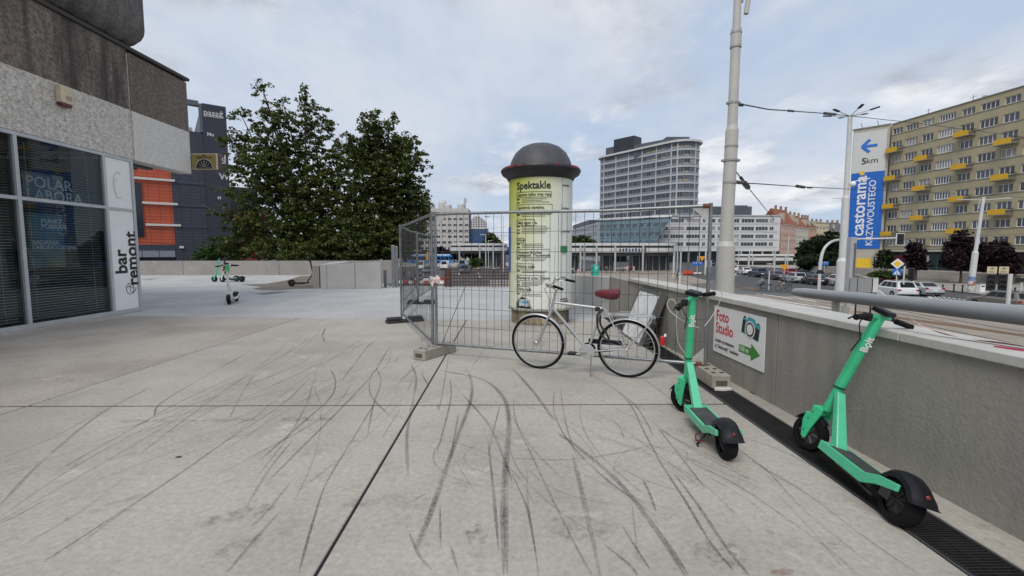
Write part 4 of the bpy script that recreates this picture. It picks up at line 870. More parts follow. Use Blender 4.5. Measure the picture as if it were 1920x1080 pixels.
def bicycle(label, loc, rz, lean, detail=True):
    t = thing('bicycle', label, 'bicycle', loc, rot=(lean, 0, rz)); S = M_['bike_silver']; r = .345
    rw, fw_, bb = Vector((0, 0, r)), Vector((1.085, 0, r)), Vector((.455, 0, .285))
    st, ht, hb_ = Vector((.265, 0, .865)), Vector((.862, 0, .895)), Vector((.895, 0, .775))
    for c in (rw, fw_):
        w = MB().lathe([(r - .036, -.0112), (r - .034, 0), (r - .036, .0112)], 40, c=c, axis='y').build('wheel', M_['chrome'], t, smooth=True); wheel(w, c, r)
    f = MB(); f.tube([bb, st], .0145, 10).tube([bb + Vector((.0, 0, .0)), hb_ + Vector((-.005, 0, .02))], .0165, 10).tube([st + Vector((.01, 0, -.06)), ht + Vector((.01, 0, -.04))], .0155, 10)
    f.tube([hb_ + Vector((.008, 0, -.03)), ht + Vector((-.006, 0, .02))], .019, 12).tube([bb + Vector((0, -.035, 0)), bb + Vector((0, .035, 0))], .021, 12)
    for y in (-1, 1):
        f.tube([bb + Vector((-.02, y * .02, 0)), rw + Vector((.06, y * .055, 0)), rw + Vector((0, y * .06, 0))], .009, 8); f.tube([st + Vector((.01, y * .015, -.05)), st + Vector((-.06, y * .05, -.13)), rw + Vector((0, y * .06, 0))], .008, 8)
    f.build('frame', S, t, smooth=True)
    k = MB()
    for y in (-1, 1): k.tube([hb_ + Vector((.01, y * .02, -.04)), hb_ + Vector((.03, y * .045, -.09)), Vector((1.01, y * .052, .50)), Vector((1.05, y * .054, .40)), fw_ + Vector((0, y * .055, 0))], [.013, .013, .012, .010, .008], 8)
    k.bar(hb_ + Vector((.01, -.045, -.04)), hb_ + Vector((.01, .045, -.04)), .03, .025); k.build('fork', S, t, smooth=True)
    h = MB(); top = ht + Vector((-.03, 0, .12)); h.tube([ht, top], .012, 10).tube([top, top + Vector((.05, 0, .02))], .013, 10)
    cx = top + Vector((.05, 0, .02))
    for y in (-1, 1): h.tube([cx, cx + Vector((.03, y * .10, .03)), cx + Vector((.02, y * .19, .07)), cx + Vector((-.05, y * .24, .07)), cx + Vector((-.13, y * .27, .05))], .011, 8)
    h.build('handlebar', M_['chrome'], t, smooth=True)
    for y in (-1, 1):
        MB().tube([cx + Vector((-.09, y * .256, .06)), cx + Vector((-.21, y * .29, .03))], [.0165, .015], 10).build('grip', M_['black_rubber'], t, smooth=True)
        MB().tube([cx + Vector((-.03, y * .225, .055)), cx + Vector((-.10, y * .235, .03)), cx + Vector((-.15, y * .25, .0))], .005, 6).build('brake_lever', M_['chrome'], t, smooth=True)
        MB().tube([cx + Vector((-.02, y * .2, .06)), cx + Vector((.06, y * .12, .0)), cx + Vector((.03, y * .04, -.14)), hb_ + Vector((.04, y * .03, -.0))], .003, 5).build('brake_cable', M_['black_plastic'], t)
    MB().ball(cx + Vector((-.01, -.17, .085)), .028, 12, 8, (1, 1, .8)).build('bell', M_['chrome'], t, smooth=True)
    sdl = [(-.13, .078, .026), (-.11, .095, .046), (-.05, .088, .048), (.02, .05, .042), (.09, .024, .034), (.14, .018, .024), (.152, .01, .004)]
    b = MB(); so = st + Vector((-.045, 0, .125)); n = 12
    for x, w_, hh in sdl:
        for j in range(n):
            a = 2 * math.pi * j / n; b.v.append(tuple(so + Vector((x, w_ * math.cos(a), hh * (math.sin(a) if math.sin(a) > 0 else math.sin(a) * 1.7) + (.01 if x < -.08 else 0)))))
    for i in range(len(sdl) - 1):
        for j in range(n): b.f.append((i * n + j, i * n + (j + 1) % n, (i + 1) * n + (j + 1) % n, (i + 1) * n + j))
    b.f += [tuple(reversed(range(n))), tuple((len(sdl) - 1) * n + j for j in range(n))]; b.f = [f_[::-1] for f_ in b.f]
    b.build('saddle', M_['saddle_red'], t, smooth=True)
    MB().tube([st, so + Vector((0, 0, -.05))], .0125, 10).tube([so + Vector((-.10, -.03, -.03)), so + Vector((0, -.02, -.055)), so + Vector((.1, -.012, -.02))], .004, 6).tube([so + Vector((-.10, .03, -.03)), so + Vector((0, .02, -.055)), so + Vector((.1, .012, -.02))], .004, 6).build('seat_post', M_['chrome'], t, smooth=True)
    def fender(c, a0, a1):
        b = MB(); n = 26; R = r + .014; pr = [(-.026, -.010), (-.02, .001), (0, .006), (.02, .001), (.026, -.010)]
        for i in range(n + 1):
            a = R_(a0 + (a1 - a0) * i / n)
            for y, q in pr: b.v.append((c[0] + (R + q) * math.cos(a), y, c[2] + (R + q) * math.sin(a)))
        for i in range(n):
            for j in range(4): b.f.append((i * 5 + j, i * 5 + j + 1, i * 5 + j + 6, i * 5 + j + 5))
        return b
    fender(rw, 28, 205).build('mudguard', S, t, smooth=True); fender(fw_, 52, 190).build('mudguard', S, t, smooth=True)
    sty = MB()
    for y in (-1, 1):
        sty.tube([rw + Vector((0, y * .06, 0)), rw + Vector((-.362, y * .03, -.02))], .003, 5).tube([fw_ + Vector((0, y * .058, 0)), fw_ + Vector((-.36, y * .03, .03))], .003, 5)
    sty.build('stay', M_['chrome'], t)
    rk = MB(); zr = .745
    for y in (-.06, .06): rk.tube([(.20, y * .6, zr + .0), (.12, y, zr), (-.26, y, zr), (-.30, y * .6, zr - .02)], .006, 7)
    rk.tube([(.2, -.036, zr), (.2, .036, zr)], .006, 6).tube([(-.3, -.036, zr - .02), (-.3, .036, zr - .02)], .006, 6).tube([(.04, -.06, zr), (.04, .06, zr)], .005, 6).tube([(-.12, -.06, zr), (-.12, .06, zr)], .005, 6).tube([(.14, 0, zr), (-.27, 0, zr)], .005, 6)
    for y in (-1, 1): rk.tube([(-.27, y * .06, zr - .005), (-.26, y * .062, zr - .06), (-.02, y * .064, r + .03)], .007, 7)
    rk.tube([(.2, -.036, zr), (.265, -.02, zr - .02)], .005, 6).tube([(.2, .036, zr), (.265, .02, zr - .02)], .005, 6)
    rk.tube([(.10, -.045, zr + .02), (-.20, -.045, zr + .03), (-.22, .045, zr + .03), (.10, .045, zr + .02)], .004, 6)
    rk.build('luggage_rack', mat('rack_grey', (.42, .43, .44), .5, .15, var=.1), t, smooth=True)
    ar = R_(196); ap = (rw[0] + .37 * math.cos(R_(170)), 0, rw[2] + .37 * math.sin(R_(170)))
    MB().box(-.41, -.36, -.03, .03, .42, .52).build('rear_light', mat('rear_red', (.5, .015, .02), .3, var=0), t, bevel=.012)
    MB().box(-.425, -.40, -.035, .035, .52, .545).build('rear_light_housing', M_['white_paint'], t, bevel=.008)
    MB().box(-.335, -.31, -.035, .035, zr - .06, zr - .01).build('reflector', M_['black_plastic'], t)
    cg = MB().lathe([(.0, .041), (.088, .041), (.092, .046), (.088, .051), (0, .052)], 28, c=bb, axis='y'); cg.build('chain_guard', M_['bike_silver'], t, smooth=True)
    MB().lathe([(.05, -.042), (.086, -.042), (.088, -.045), (.086, -.048), (.05, -.048)], 28, c=bb, axis='y').build('chainring', M_['black_plastic'], t)
    for zz in (.086, -.05): MB().tube([bb + Vector((0, -.045, zz)), rw + Vector((0, -.045, zz * .42))], .004, 5).build('chain', M_['black_plastic'], t)
    MB().box(.05, .46, -.06, -.05, .36, .42).build('chain_case', M_['black_plastic'], t, bevel=.004)
    for y, s in ((1, 1), (-1, -1)):
        e = bb + Vector((s * .165, y * .075, -.01)); MB().bar(bb + Vector((0, y * .065, 0)), e, .012, .022).build('crank', M_['chrome'], t, bevel=.003)
        MB().box(e.x - .045, e.x + .045, min(e.y, e.y + y * .09), max(e.y, e.y + y * .09), e.z - .012, e.z + .012).build('pedal', M_['black_plastic'], t, bevel=.005)
    MB().tube([bb + Vector((-.05, .05, -.03)), bb + Vector((-.06, .14, -.285))], .008, 8).build('kickstand', M_['chrome'], t, smooth=True)
    lk = MB(); P = [(.27, .02, .80), (.33, .05, .74), (.33, .05, .62), (.30, .05, .52), (.24, .05, .46), (.20, .05, .44), (.23, .03, .52), (.30, .03, .62), (.30, .02, .72)]
    lk.tube(smooth_path([Vector(p) for p in P], 4), .012, 7).bar((.36, .03, .805), (.31, .03, .80), .03, .045); lk.build('cable_lock', M_['print_black'], t, smooth=True)
    MB().ball((fw_.x + .0, .062, r), .028, 10, 6, (1, .5, 1)).build('dynamo_hub', M_['chrome'], t, smooth=True)
    d = (hb_ - bb).normalized(); mid = bb + d * .33 + Vector((0, .0185, 0))
    for i in range(9): MB().cbox(mid + d * (.022 * i - .1), (.012, .002, .015), Matrix.Rotation(-math.atan2(d.z, d.x), 4, 'Y')).build('frame_lettering', M_['black_plastic'], t)
    return t
pf, pr_ = Vector((.335, 5.59, 0)), Vector((1.385, 5.16, 0)); dvec = pf - pr_
bicycle('silver city bicycle with dark red saddle standing along the wire fence', pr_, math.atan2(dvec.y, dvec.x), R_(-5))

# ------------------------------------------------------------------ e-scooters
mat('scooter_green', (.05, .55, .265), .38, var=.05, scale=6, coat=.3, dirt=.2, dirtcol=(.045, .27, .14), dscale=7)
mat('scooter_green_pale', (.10, .57, .33), .42, var=.06, scale=6, coat=.2, dirt=.25, dirtcol=(.06, .30, .17), dscale=9)
mat('scooter_teal', (.12, .50, .36), .45, var=.06); mat('scooter_white', (.66, .66, .64), .4, var=.08); mat('lime_green', (.03, .42, .08), .4, var=.05); mat('dark_body', (.03, .03, .032), .45, var=.2)
mat('deck_grip', (.05, .055, .055), .9, var=.4, scale=40, bump=.5, bscale=160, dirt=.5, dirtcol=(.10, .105, .10), dscale=4)
def scooter(label, loc, rz, lean=0.0, stem='scooter_green', deckm='scooter_green_pale', word=None, lock=True, barw=.26, steer=0.0, blackstem=False, badge=None):
    t = thing('scooter', label, 'scooter', loc, rot=(lean, 0, rz), group=None)
    A, B = M_[stem], M_[deckm]; r = .128; K = M_['black_plastic']
    ax0, ax1 = Vector((.875, 0, .30)), Vector((.705, 0, 1.13)); dz = (ax1 - ax0).normalized()
    at = lambda z: ax0 + dz * ((z - ax0.z) / dz.z)
    def wheel_(c, w, nm):
        o = MB().lathe([(.0, -w * .5), (.05, -w * .5), (.062, -w * .55), (.085, -w * .52), (.085, w * .52), (.062, w * .55), (.05, w * .5), (0, w * .5)], 24, c=c, axis='y').build(nm, M_['dark_body'], t, smooth=True)
        MB().lathe([(.078, -w), (.10, -w * 1.12), (.118, -w * .95), (r, -w * .45), (r + .001, 0), (r, w * .45), (.118, w * .95), (.10, w * 1.12), (.078, w)], 32, c=c, axis='y').build('tyre', M_['black_rubber'], o, smooth=True)
        for k in range(6):
            a = k * math.pi / 3
            for y in (-1, 1): MB().bar((c[0] + .02 * math.cos(a), y * (w * .5 + .003), c[2] + .02 * math.sin(a)), (c[0] + .075 * math.cos(a), y * (w * .5 + .003), c[2] + .075 * math.sin(a)), .012, .012).build('wheel_spoke', M_['galvanised'] if nm == 'front_wheel' else M_['dark_body'], o)
        return o
    wheel_(Vector((.925, 0, r)), .034, 'front_wheel'); wheel_(Vector((0, 0, r)), .040, 'rear_wheel')
    # fork legs with cover plates
    for y in (-1, 1):
        P = [(.905, .30), (.955, .285), (.965, .22), (.945, .10), (.915, .09), (.895, .17), (.85, .30), (.845, .34), (.88, .36)]
        o = MB().slab(P, Matrix.Translation((0, y * .062 - .011, 0)), .022).build('fork_cover', A, t, bevel=.006)
        for q in ((.925, .245), (.905, .30), (.935, .15)): MB().lathe([(0, y * .0735), (.006, y * .0735)], 8, c=(q[0], 0, q[1]), axis='y').build('bolt', M_['dark_body'], o)
    MB().bar((.905, -.06, .315), (.905, .06, .315), .05, .07).build('fork_crown', A, t, bevel=.01)
    MB().lathe([(r + .008, -.035), (r + .018, -.02), (r + .02, 0), (r + .018, .02), (r + .008, .035)], 10, c=(.925, 0, r), axis='y', a0=R_(25), a1=R_(135)).build('front_mudguard', K, t, smooth=True)
    def oval(z0, z1, wx_, wy, m, nm, n=16, top=None, sm=True):
        b = MB(); rings = [z0, z1]
        for z in rings:
            c = at(z)
            for j in range(n):
                a = 2 * math.pi * j / n; ca, sa = math.cos(a), math.sin(a); e = .62
                b.v.append((c.x + wx_ * math.copysign(abs(ca) ** e, ca), wy * math.copysign(abs(sa) ** e, sa), z))
        for j in range(n): b.f.append((j, (j + 1) % n, n + (j + 1) % n, n + j))
        b.f += [tuple(reversed(range(n))), tuple(n + j for j in range(n))]
        return b.build(nm, m, t, smooth=sm)
    oval(.33, .525, .026, .026, A, 'steering_tube'); oval(.528, 1.085, .034, .030, M_['dark_body'] if blackstem else A, 'stem'); oval(.521, .53, .036, .032, K, 'stem_collar')
    # neck from the deck up to the collar
    nk = MB(); lo, hi = Vector((.59, 0, .155)), at(.50) + Vector((-.035, 0, 0))
    for p, w, d in ((lo, .038, .034), (lo.lerp(hi, .35), .034, .030), (hi, .028, .022)):
        nk.v += [(p.x - d, -w, p.z), (p.x + d, -w, p.z - (.0 if p is lo else .01)), (p.x + d, w, p.z - (.0 if p is lo else .01)), (p.x - d, w, p.z)]
    for i in (0, 4):
        for j in range(4): nk.f.append((i + j, i + (j + 1) % 4, i + 4 + (j + 1) % 4, i + 4 + j))
    nk.f += [(3, 2, 1, 0), (8, 9, 10, 11)]; nk.build('neck', B, t, bevel=.008)
    # deck
    dk = MB(); prof = [(.655, .105, .165), (.20, .100, .165), (.085, .150, .205), (-.055, .185, .225)]
    for y in (-1, 1):
        b = MB()
        for x, z0, z1 in prof: b.v += [(x, y * .072, z0), (x, y * .092, z0), (x, y * .092, z1), (x, y * .072, z1)]
        for i in range(3):
            for j in range(4): b.f.append((i * 4 + j, i * 4 + (j + 1) % 4, i * 4 + 4 + (j + 1) % 4, i * 4 + 4 + j))
        b.f += [(3, 2, 1, 0), (12, 13, 14, 15)]
        if y > 0: b.f = [q[::-1] for q in b.f]
        b.build('side_rail', B, t, bevel=.004)
    MB().box(.56, .66, -.0715, .0715, .106, .163).build('deck_nose', B, t, bevel=.006)
    MB().box(.135, .559, -.0715, .0715, .104, .160).build('deck', M_['dark_body'], t)
    MB().box(.125, .575, -.070, .070, .161, .168).build('grip_mat', M_['deck_grip'], t, bevel=.003)
    MB().box(.22, .50, -.06, .06, .078, .103).build('battery_tray', M_['dark_body'], t, bevel=.006)
    # rear mudguard: a hood over the fat wheel
    fd = MB(); n = 14; pr2 = [(-.062, -.028), (-.058, .0), (-.035, .016), (0, .020), (.035, .016), (.058, .0), (.062, -.028)]
    for i in range(n + 1):
        a = R_(20 + 146 * i / n); ext = .03 * max(0, (i - 9) / 5) ** 2
        for y, q in pr2: fd.v.append((.0 + (r + .012 + q + ext) * math.cos(a), y * (1.0 + .1 * (i > 11)), r + (r + .012 + q) * math.sin(a) + (.02 if i == n else 0)))
    for i in range(n):
        for j in range(6): fd.f.append((i * 7 + j, (i + 1) * 7 + j, (i + 1) * 7 + j + 1, i * 7 + j + 1))
    fd.build('rear_mudguard', K, t, smooth=True)
    MB().ball((-.138, 0, .228), .013, 10, 6, (.6, 1, 1)).build('tail_light', mat('tail_lens', (.20, .03, .03), .3, var=0), t, smooth=True)
    for y in (-1, 1): MB().box(-.02, .05, y * .082 - .006, y * .082 + .006, .115, .19).build('rear_dropout', M_['dark_body'], t, bevel=.005)
    (MB().tube([(.24, .05, .085), (.21, .13, .012)], .009, 7).tube([(.21, .13, .012), (.17, .135, .008)], .007, 6) if lock else MB().tube([(.30, .05, .085), (.12, .06, .075)], .009, 7)).build('kickstand', M_['dark_body'], t, smooth=True)
    if lock: MB().tube([(.30, .06, .09), (.28, .12, .05), (.20, .14, .045), (.12, .10, .075)], .006, 6).build('lock_cable', mat('lock_red', (.16, .02, .02), .5), t, smooth=True)
    # cockpit
    top = at(1.10)
    MB().cbox(top + Vector((-.012, 0, .012)), (.115, .085, .035), Matrix.Rotation(R_(-14), 4, 'Y')).build('display', K, t, bevel=.008)
    MB().bar(top + Vector((0, -.10, -.028)), top + Vector((0, .10, -.028)), .030).build('bar_clamp', A if not blackstem else M_['dark_body'], t, bevel=.01)
    MB().tube([top + Vector((-.03, -barw, -.05)), top + Vector((0, -.12, -.028)), top + Vector((0, .12, -.028)), top + Vector((-.03, barw, -.05))], .013, 8).build('handlebar', K, t, smooth=True)
    for y in (-1, 1):
        MB().tube([top + Vector((-.012, y * .15, -.036)), top + Vector((-.032, y * (barw + .01), -.052)), top + Vector((-.034, y * (barw + .02), -.053))], [.0195, .0185, .021], 10).build('grip', M_['black_rubber'], t, smooth=True)
    MB().cbox(top + Vector((.0, .125, -.04)), (.05, .045, .055)).build('lever_housing', K, t, bevel=.01)
    MB().tube([top + Vector((.035, .12, -.045)), top + Vector((.055, .17, -.055)), top + Vector((.03, .25, -.075))], .006, 6).build('brake_lever', K, t, smooth=True)
    MB().ball(top + Vector((.03, -.10, -.02)), .02, 8, 6).build('bell', K, t, smooth=True)
    MB().tube([top + Vector((.03, .12, -.05)), top + Vector((.07, .07, -.10)), top + Vector((.06, .03, -.2)), at(.8) + Vector((.042, .02, 0))], .004, 5).build('brake_cable', K, t)
    if word:
        c = at(.87); M = frame(Vector((c.x - .0355, -.0, .87)), dz, Vector((0, 1, 0)).cross(dz) , (0, 1, 0))
        put('lettering', text_mesh(word, .066, M_['print_white'], bold=.0016, ext=.0008), t, M)
        MB().cbox((c.x - .0358 , -.027, .866), (.002, .009, .010)).build('letter_dot', M_['print_white'], t)
    if steer:
        Q = Matrix.Translation(ax0) @ Matrix.Rotation(steer, 4, dz) @ Matrix.Translation(-ax0)
        for ch in t.children:
            if ch.name.split('.')[0] in ('front_wheel', 'fork_cover', 'fork_crown', 'front_mudguard', 'display', 'bar_clamp', 'handlebar', 'grip', 'lever_housing', 'brake_lever', 'bell', 'brake_cable'): ch.matrix_basis = Q @ ch.matrix_basis
    if badge: MB().cbox(at(.97) + Vector((-.012, 0, 0)), (.09, .082, .20), Matrix.Rotation(R_(-11), 4, 'Y')).build('badge', M_[badge], t, bevel=.01)
    return t
# heading, from rear wheel to front wheel
def ride(label, f, r, lean=0.0, **kw):
    f, r = Vector(f), Vector(r); d = f - r; return scooter(label, r, math.atan2(d.y, d.x), lean, **kw)
ride('upright green scooter lettered Bolt beside the Foto Studio board', (1.62, 4.02, 0), (1.55, 3.10, 0), R_(-2), word='Bolt', steer=R_(42))
ride('leaning green scooter lettered Bolt standing across the drain grating', (2.215, 3.25, 0), (2.085, 2.33, 0), R_(17), word='Bolt', lock=False, steer=R_(27))
a = G(430, 571); ride('white scooter with lime green badge standing alone on the far terrace', (a.x, a.y, 0), (a.x - .32, a.y + .88, 0), R_(3), stem='scooter_white', deckm='scooter_white', badge='lime_green', lock=False)
a, b = G(402, 528.5), G(433, 529); ride('pale green scooter parked beside the low far parapet', (a.x, a.y, 0), (a.x + .9, a.y + .25, 0), R_(4), stem='scooter_teal', deckm='scooter_teal', lock=False, barw=.2)
a = G(420, 528.5); ride('white scooter with black upper stem next to the pale green one', (a.x, a.y - .1, 0), (a.x + .93, a.y - .12, 0), R_(-4), stem='scooter_white', deckm='dark_body', lock=False, blackstem=True)
a = G(578, 536); b = G(547, 537); ride('dark scooter half hidden behind the pale stair enclosure', (b.x + .9, b.y + .35, 0), (b.x, b.y, 0), R_(-3), stem='dark_body', deckm='dark_body', lock=False)
# pale pink tape on the near scooter's bars, trailing on to the coping; pale cord on the other one
tp = MB(); P = [Vector(p) for p in ((2.60, 2.93, 1.04), (2.64, 2.86, .99), (2.68, 2.74, .95), (2.74, 2.58, .943), (2.80, 2.35, .943), (2.86, 2.1, .943))]
P = smooth_path(P, 4); n = len(P)
tp.add([(p + Vector((0, 0, .012 + .006 * math.sin(i)))) for i, p in enumerate(P)] + [(p + Vector((.035, .012, .002 * math.cos(i * 1.3)))) for i, p in enumerate(P)], [(i, i + 1, n + i + 1, n + i) for i in range(n - 1)])
mat('barrier_tape', (.62, .33, .36), .5, var=.5, scale=6)
tag(tp.build('tape_strip', M_['barrier_tape']), 'pale pink tape hanging from the leaning scooter on to the coping', 'tape')
for k, (x0, y0, x1, y1) in enumerate(((2.70, 2.46, 2.72, 2.36), (2.74, 2.20, 2.78, 2.08))):
    b = MB().prism([(x0, y0), (x0 + .03, y0 - .01), (x1 + .05, y1), (x1 + .02, y1 - .02), (x0 + .01, y0 - .05)], .9375, .944).build('tape_scrap', mat('tape_red', (.45, .03, .08), .5, var=.4, scale=20))
    tag(b, ('crumpled red tape scrap on the coping by the leaning scooter', 'second red tape scrap farther right along the coping')[k], 'tape')
cd_ = MB(); P = smooth_path([Vector(p) for p in ((1.66, 3.88, .80), (1.53, 3.9, .86), (1.44, 3.95, .93), (1.42, 4.0, 1.0), (1.46, 4.0, 1.04), (1.50, 3.98, .98), (1.50, 3.98, .84), (1.52, 3.98, .66), (1.58, 3.95, .55))], 5)
cd_.tube(P, .0032, 5).tube(smooth_path([Vector(p) for p in ((1.70, 3.86, .82), (1.78, 3.9, .90), (1.84, 3.92, 1.0), (1.86, 3.9, 1.10), (1.80, 3.88, 1.13))], 5), .0032, 5)
tag(cd_.build('loose_cord', mat('cord_white', (.55, .53, .50), .7, var=.1)), 'thin white cord looped around the upright green scooter', 'cord')

# ------------------------------------------------------------------ tram mast beside the wall, its brackets and span wires
mat('mast_paint', (.50, .485, .445), .5, var=.07, scale=2.5, dirt=.25, dirtcol=(.36, .34, .30), dscale=1.8)
MY = 11.0
def mp(py, dx=0): # the mast's raked axis
    xs = ((0, 1383), (193, 1375), (345, 1368), (455, 1361), (548, 1359))
    for (y0, x0), (y1, x1) in zip(xs, xs[1:]):
        if py <= y1 or y1 == 548: x = x0 + (x1 - x0) * (py - y0) / (y1 - y0); break
    return D(x + dx, py, MY)
ms = thing('tram_mast', 'tall pale steel tram mast rising just behind the parapet wall', 'mast', (mp(548).x, MY, ST))
S_ = lambda w: w / 2 / CF * MY
low = mp(548); ax = (mp(0) - mp(548)).normalized(); base = low - ax * ((low.z - ST) / ax.z)
MB().tube([base, low, mp(462)], [S_(37), S_(33), S_(31.5)], 24).tube([mp(462), mp(452)], [S_(31.5), S_(22.5)], 24, cap=False).build('lower_tube', M_['mast_paint'], ms, smooth=True, world=True)
MB().tube([mp(454), mp(245)], [S_(23), S_(22)], 24).tube([mp(245), mp(235)], [S_(22), S_(17.4)], 24, cap=False).build('middle_tube', M_['mast_paint'], ms, smooth=True, world=True)
MB().tube([mp(237), mp(90)], [S_(17.6), S_(16.6)], 20).build('upper_tube', M_['mast_paint'], ms, smooth=True, world=True)
MB().tube([mp(90), mp(54)], [S_(18.8), S_(18)], 20).tube([mp(54), mp(-160)], [S_(13.5), S_(12)], 20).build('top_tube', M_['mast_paint'], ms, smooth=True, world=True)
for py, w in ((275, 23.5), (301, 26), (343, 24.5), (193, 19.5), (88, 19.6), (62, 19.4)):
    p = mp(py); MB().tube([p - ax * .025, p + ax * .025], S_(w), 20).build('collar', mat('collar_grey', (.36, .35, .33), .5, .2, var=.15), ms, smooth=True, world=True)
for py, w in ((301, 33), (193, 24)): p = mp(py); MB().cbox(p, (S_(w) * 2, .10, .05)).build('clamp', MATS['collar_grey'], ms, world=True, bevel=.006)
a = mp(2, 10); MB().tube([mp(2), a], .04, 8).tube([mp(-2, 20), mp(26, 17)], .055, 12).build('floodlight_arm', M_['mast_paint'], ms, world=True)
mat('wire_black', (.02, .02, .022), .6, var=0)
def span(name, label, pts, r=.012, ins=(), cat='wire'):
    b = MB().tube(pts, r, 6); o = b.build(name, M_['wire_black']); tag(o, label, cat)
    for p, q, w in ins: MB().tube([p, q], w, 8).build('insulator', mat('insulator_brown', (.05, .03, .03), .4, var=.1), o)
    return o
P0, P1 = mp(194, 8), D(1700, 231, 30); L3 = lambda a, b, t: a.lerp(b, t)
e = D(1960, 262, 42)
pw_ = [P0, D(1440, 205, 13), D(1552, 213, 18), D(1600, 218, 22), D(1720, 231, 30), e]
span('span_wire', 'upper tram span wire with insulator running from the mast', pw_, .016, ((D(1546, 212.5, 17.8), D(1566, 214.5, 18.6), .055), (D(1478, 207.5, 14.4), D(1488, 208.5, 14.8), .035), (D(1380, 195.3, 11.1), D(1392, 197, 11.4), .04)))
span('span_wire', 'lower tram span wire with insulator running from the mast', [mp(343, 10), D(1420, 344.5, 13), D(1500, 350, 18), D(1600, 355, 24), D(1660, 357, 30), D(1960, 372, 60)], .016, ((D(1494, 349, 17.6), D(1508, 351, 18.6), .06), (D(1380, 341.5, 11.1), D(1392, 342.5, 11.5), .045), (D(1514, 351.5, 18.8), D(1522, 352, 19.4), .035)))
span('stay_wire', 'slanting dark stay wire dropping from the mast behind the fence', [mp(318, 8), D(1399, 347, 13), D(1442, 400, 22), D(1452, 412, 24)], .014, ((D(1389, 333, 12), D(1393, 338.5, 12.4), .04), (D(1396, 343.5, 12.7), D(1402, 351, 13.1), .075)))

# ------------------------------------------------------------------ the grey steel pipe rail outside the wall
rp = thing('pipe_rail', 'thick grey steel pipe rail running outside the wall above the coping', 'rail', (3.5, 5.6, .9))
A0, A1 = D(1492, 547.5, 5.9), D(1925, 592, 2.72); dd = (A1 - A0).normalized()
mat('pipe_grey', (.34, .35, .36), .45, .15, var=.06, scale=3, dirt=.2, dirtcol=(.2, .2, .2))
MB().tube([A0 - dd * .05, A0 - dd * .02, A0 + dd * .22, A1 + dd * 1.6], [.038, .048, .060, .064], 24).build('pipe', M_['pipe_grey'], rp, smooth=True, world=True)
for px in (1601, ):
    q = A0 + dd * ((D(px, 560, 4.9).y - A0.y) / dd.y); MB().tube([q + Vector((0, 0, -.05)), Vector((q.x, q.y, .62)), Vector((2.7, q.y, .62))], .04, 12).build('bracket', mat('bracket_cream', (.42, .39, .33), .6, var=.2), rp, world=True)
q = A1 + dd * .8; MB().tube([q, Vector((q.x, q.y, .6)), Vector((2.75, q.y, .6))], .04, 12).build('bracket', MATS['bracket_cream'], rp, world=True)
q = A0 + dd * ((D(1700, 570, 4.1).y - A0.y) / dd.y); MB().cbox(q + Vector((-.045, -.03, .05)), (.006, .10, .06), Matrix.Rotation(.5, 4, 'X')).build('sticker_remnant', M_['print_white'], rp, world=True)
# ------------------------------------------------------------------ street surfaces
def ground(name, px, m, lift=.004, z=ST): return sheet(name, [G(x, y, z) for x, y in px], z + lift, M_[m])
ground('tram_track_bed', [(1062, 514), (1185, 499), (1262, 506), (1300, 519), (1400, 546), (1500, 553), (1640, 566), (1935, 606), (1960, 900), (1250, 900), (1060, 640)], 'track_bed')
ground('far_pavement', [(1372, 492), (1372, 499), (1500, 505), (1602, 517), (1665, 531), (1780, 546), (1840, 553), (1935, 562), (2100, 560), (2100, 492), (1700, 486)], 'paving_beige', .10)
ground('plaza_pavement', [(700, 500), (950, 500), (1060, 500), (1060, 492), (700, 492)], 'paving_beige', .006)
mat('asphalt_light', (.115, .113, .11), .85, var=.2, scale=.4)
ground('cycle_path', [(1290, 533), (1345, 529), (1400, 546), (1500, 553), (1480, 556), (1345, 549)], 'asphalt_light', .008)
def stripe(px0, px1, w, z=ST + .014, m='road_paint', name='road_marking'):
    a, b = G(*px0, ST), G(*px1, ST); d = (b - a); d.z = 0; d.normalize(); n = Vector((-d.y, d.x, 0)) * w / 2
    return sheet(name, [a + n, b + n, b - n, a - n], z, M_[m])
for k, (p, q, w) in enumerate((((1392, 554), (1560, 579), .45), ((1400, 563), (1545, 584), .45), ((1395, 571), (1500, 586), .40), ((1420, 551), (1590, 573), .40), ((1530, 565), (1600, 575), .3), ((1500, 577), (1585, 586), .25))):
    stripe(p, q, w)
for k in range(11): stripe((1738 + k * 9.4, 553 + k * 1.25), (1775 + k * 13, 574 + k * 1.6), .5)
for p, q in (((1385, 506), (1375, 520)), ((1345, 521), (1420, 512)), ((1300, 522), (1345, 527)), ((1505, 549), (1660, 566)), ((1210, 503), (1300, 512)), ((1190, 509), (1330, 527)), ((860, 515), (868, 500)), ((900, 520), (893, 498))): stripe(p, q, .16)
def rail_pair(P):
    for off in (-.72, .72):
        b = MB(); Q = [G(x, y, ST) for x, y in P]; Q = smooth_path(Q, 5)
        for i in range(len(Q) - 1):
            d = (Q[i + 1] - Q[i]); d.z = 0; d.normalize(); n = Vector((-d.y, d.x, 0)) * off; b.bar(Q[i] + n + Vector((0, 0, .012)), Q[i + 1] + n + Vector((0, 0, .012)), .09, .03)
        b.build('tram_rail', M_['rail_steel'], kind='structure')
rail_pair([(1185, 505), (1290, 521), (1420, 548), (1560, 578), (1750, 618), (1960, 662)]); rail_pair([(1180, 502), (1300, 517), (1430, 540), (1600, 570), (1750, 597), (1960, 634)]); rail_pair([(1170, 509), (1230, 516), (1280, 528), (1320, 545)])
mat('trench_brown', (.17, .10, .055), .95, var=.3)
ground('trench_edge', [(1391, 538), (1418, 540), (1424, 545), (1398, 542)], 'trench_brown', .012); ground('trench_edge', [(1600, 582), (1935, 629), (1935, 634), (1600, 586)], 'trench_brown', .012)

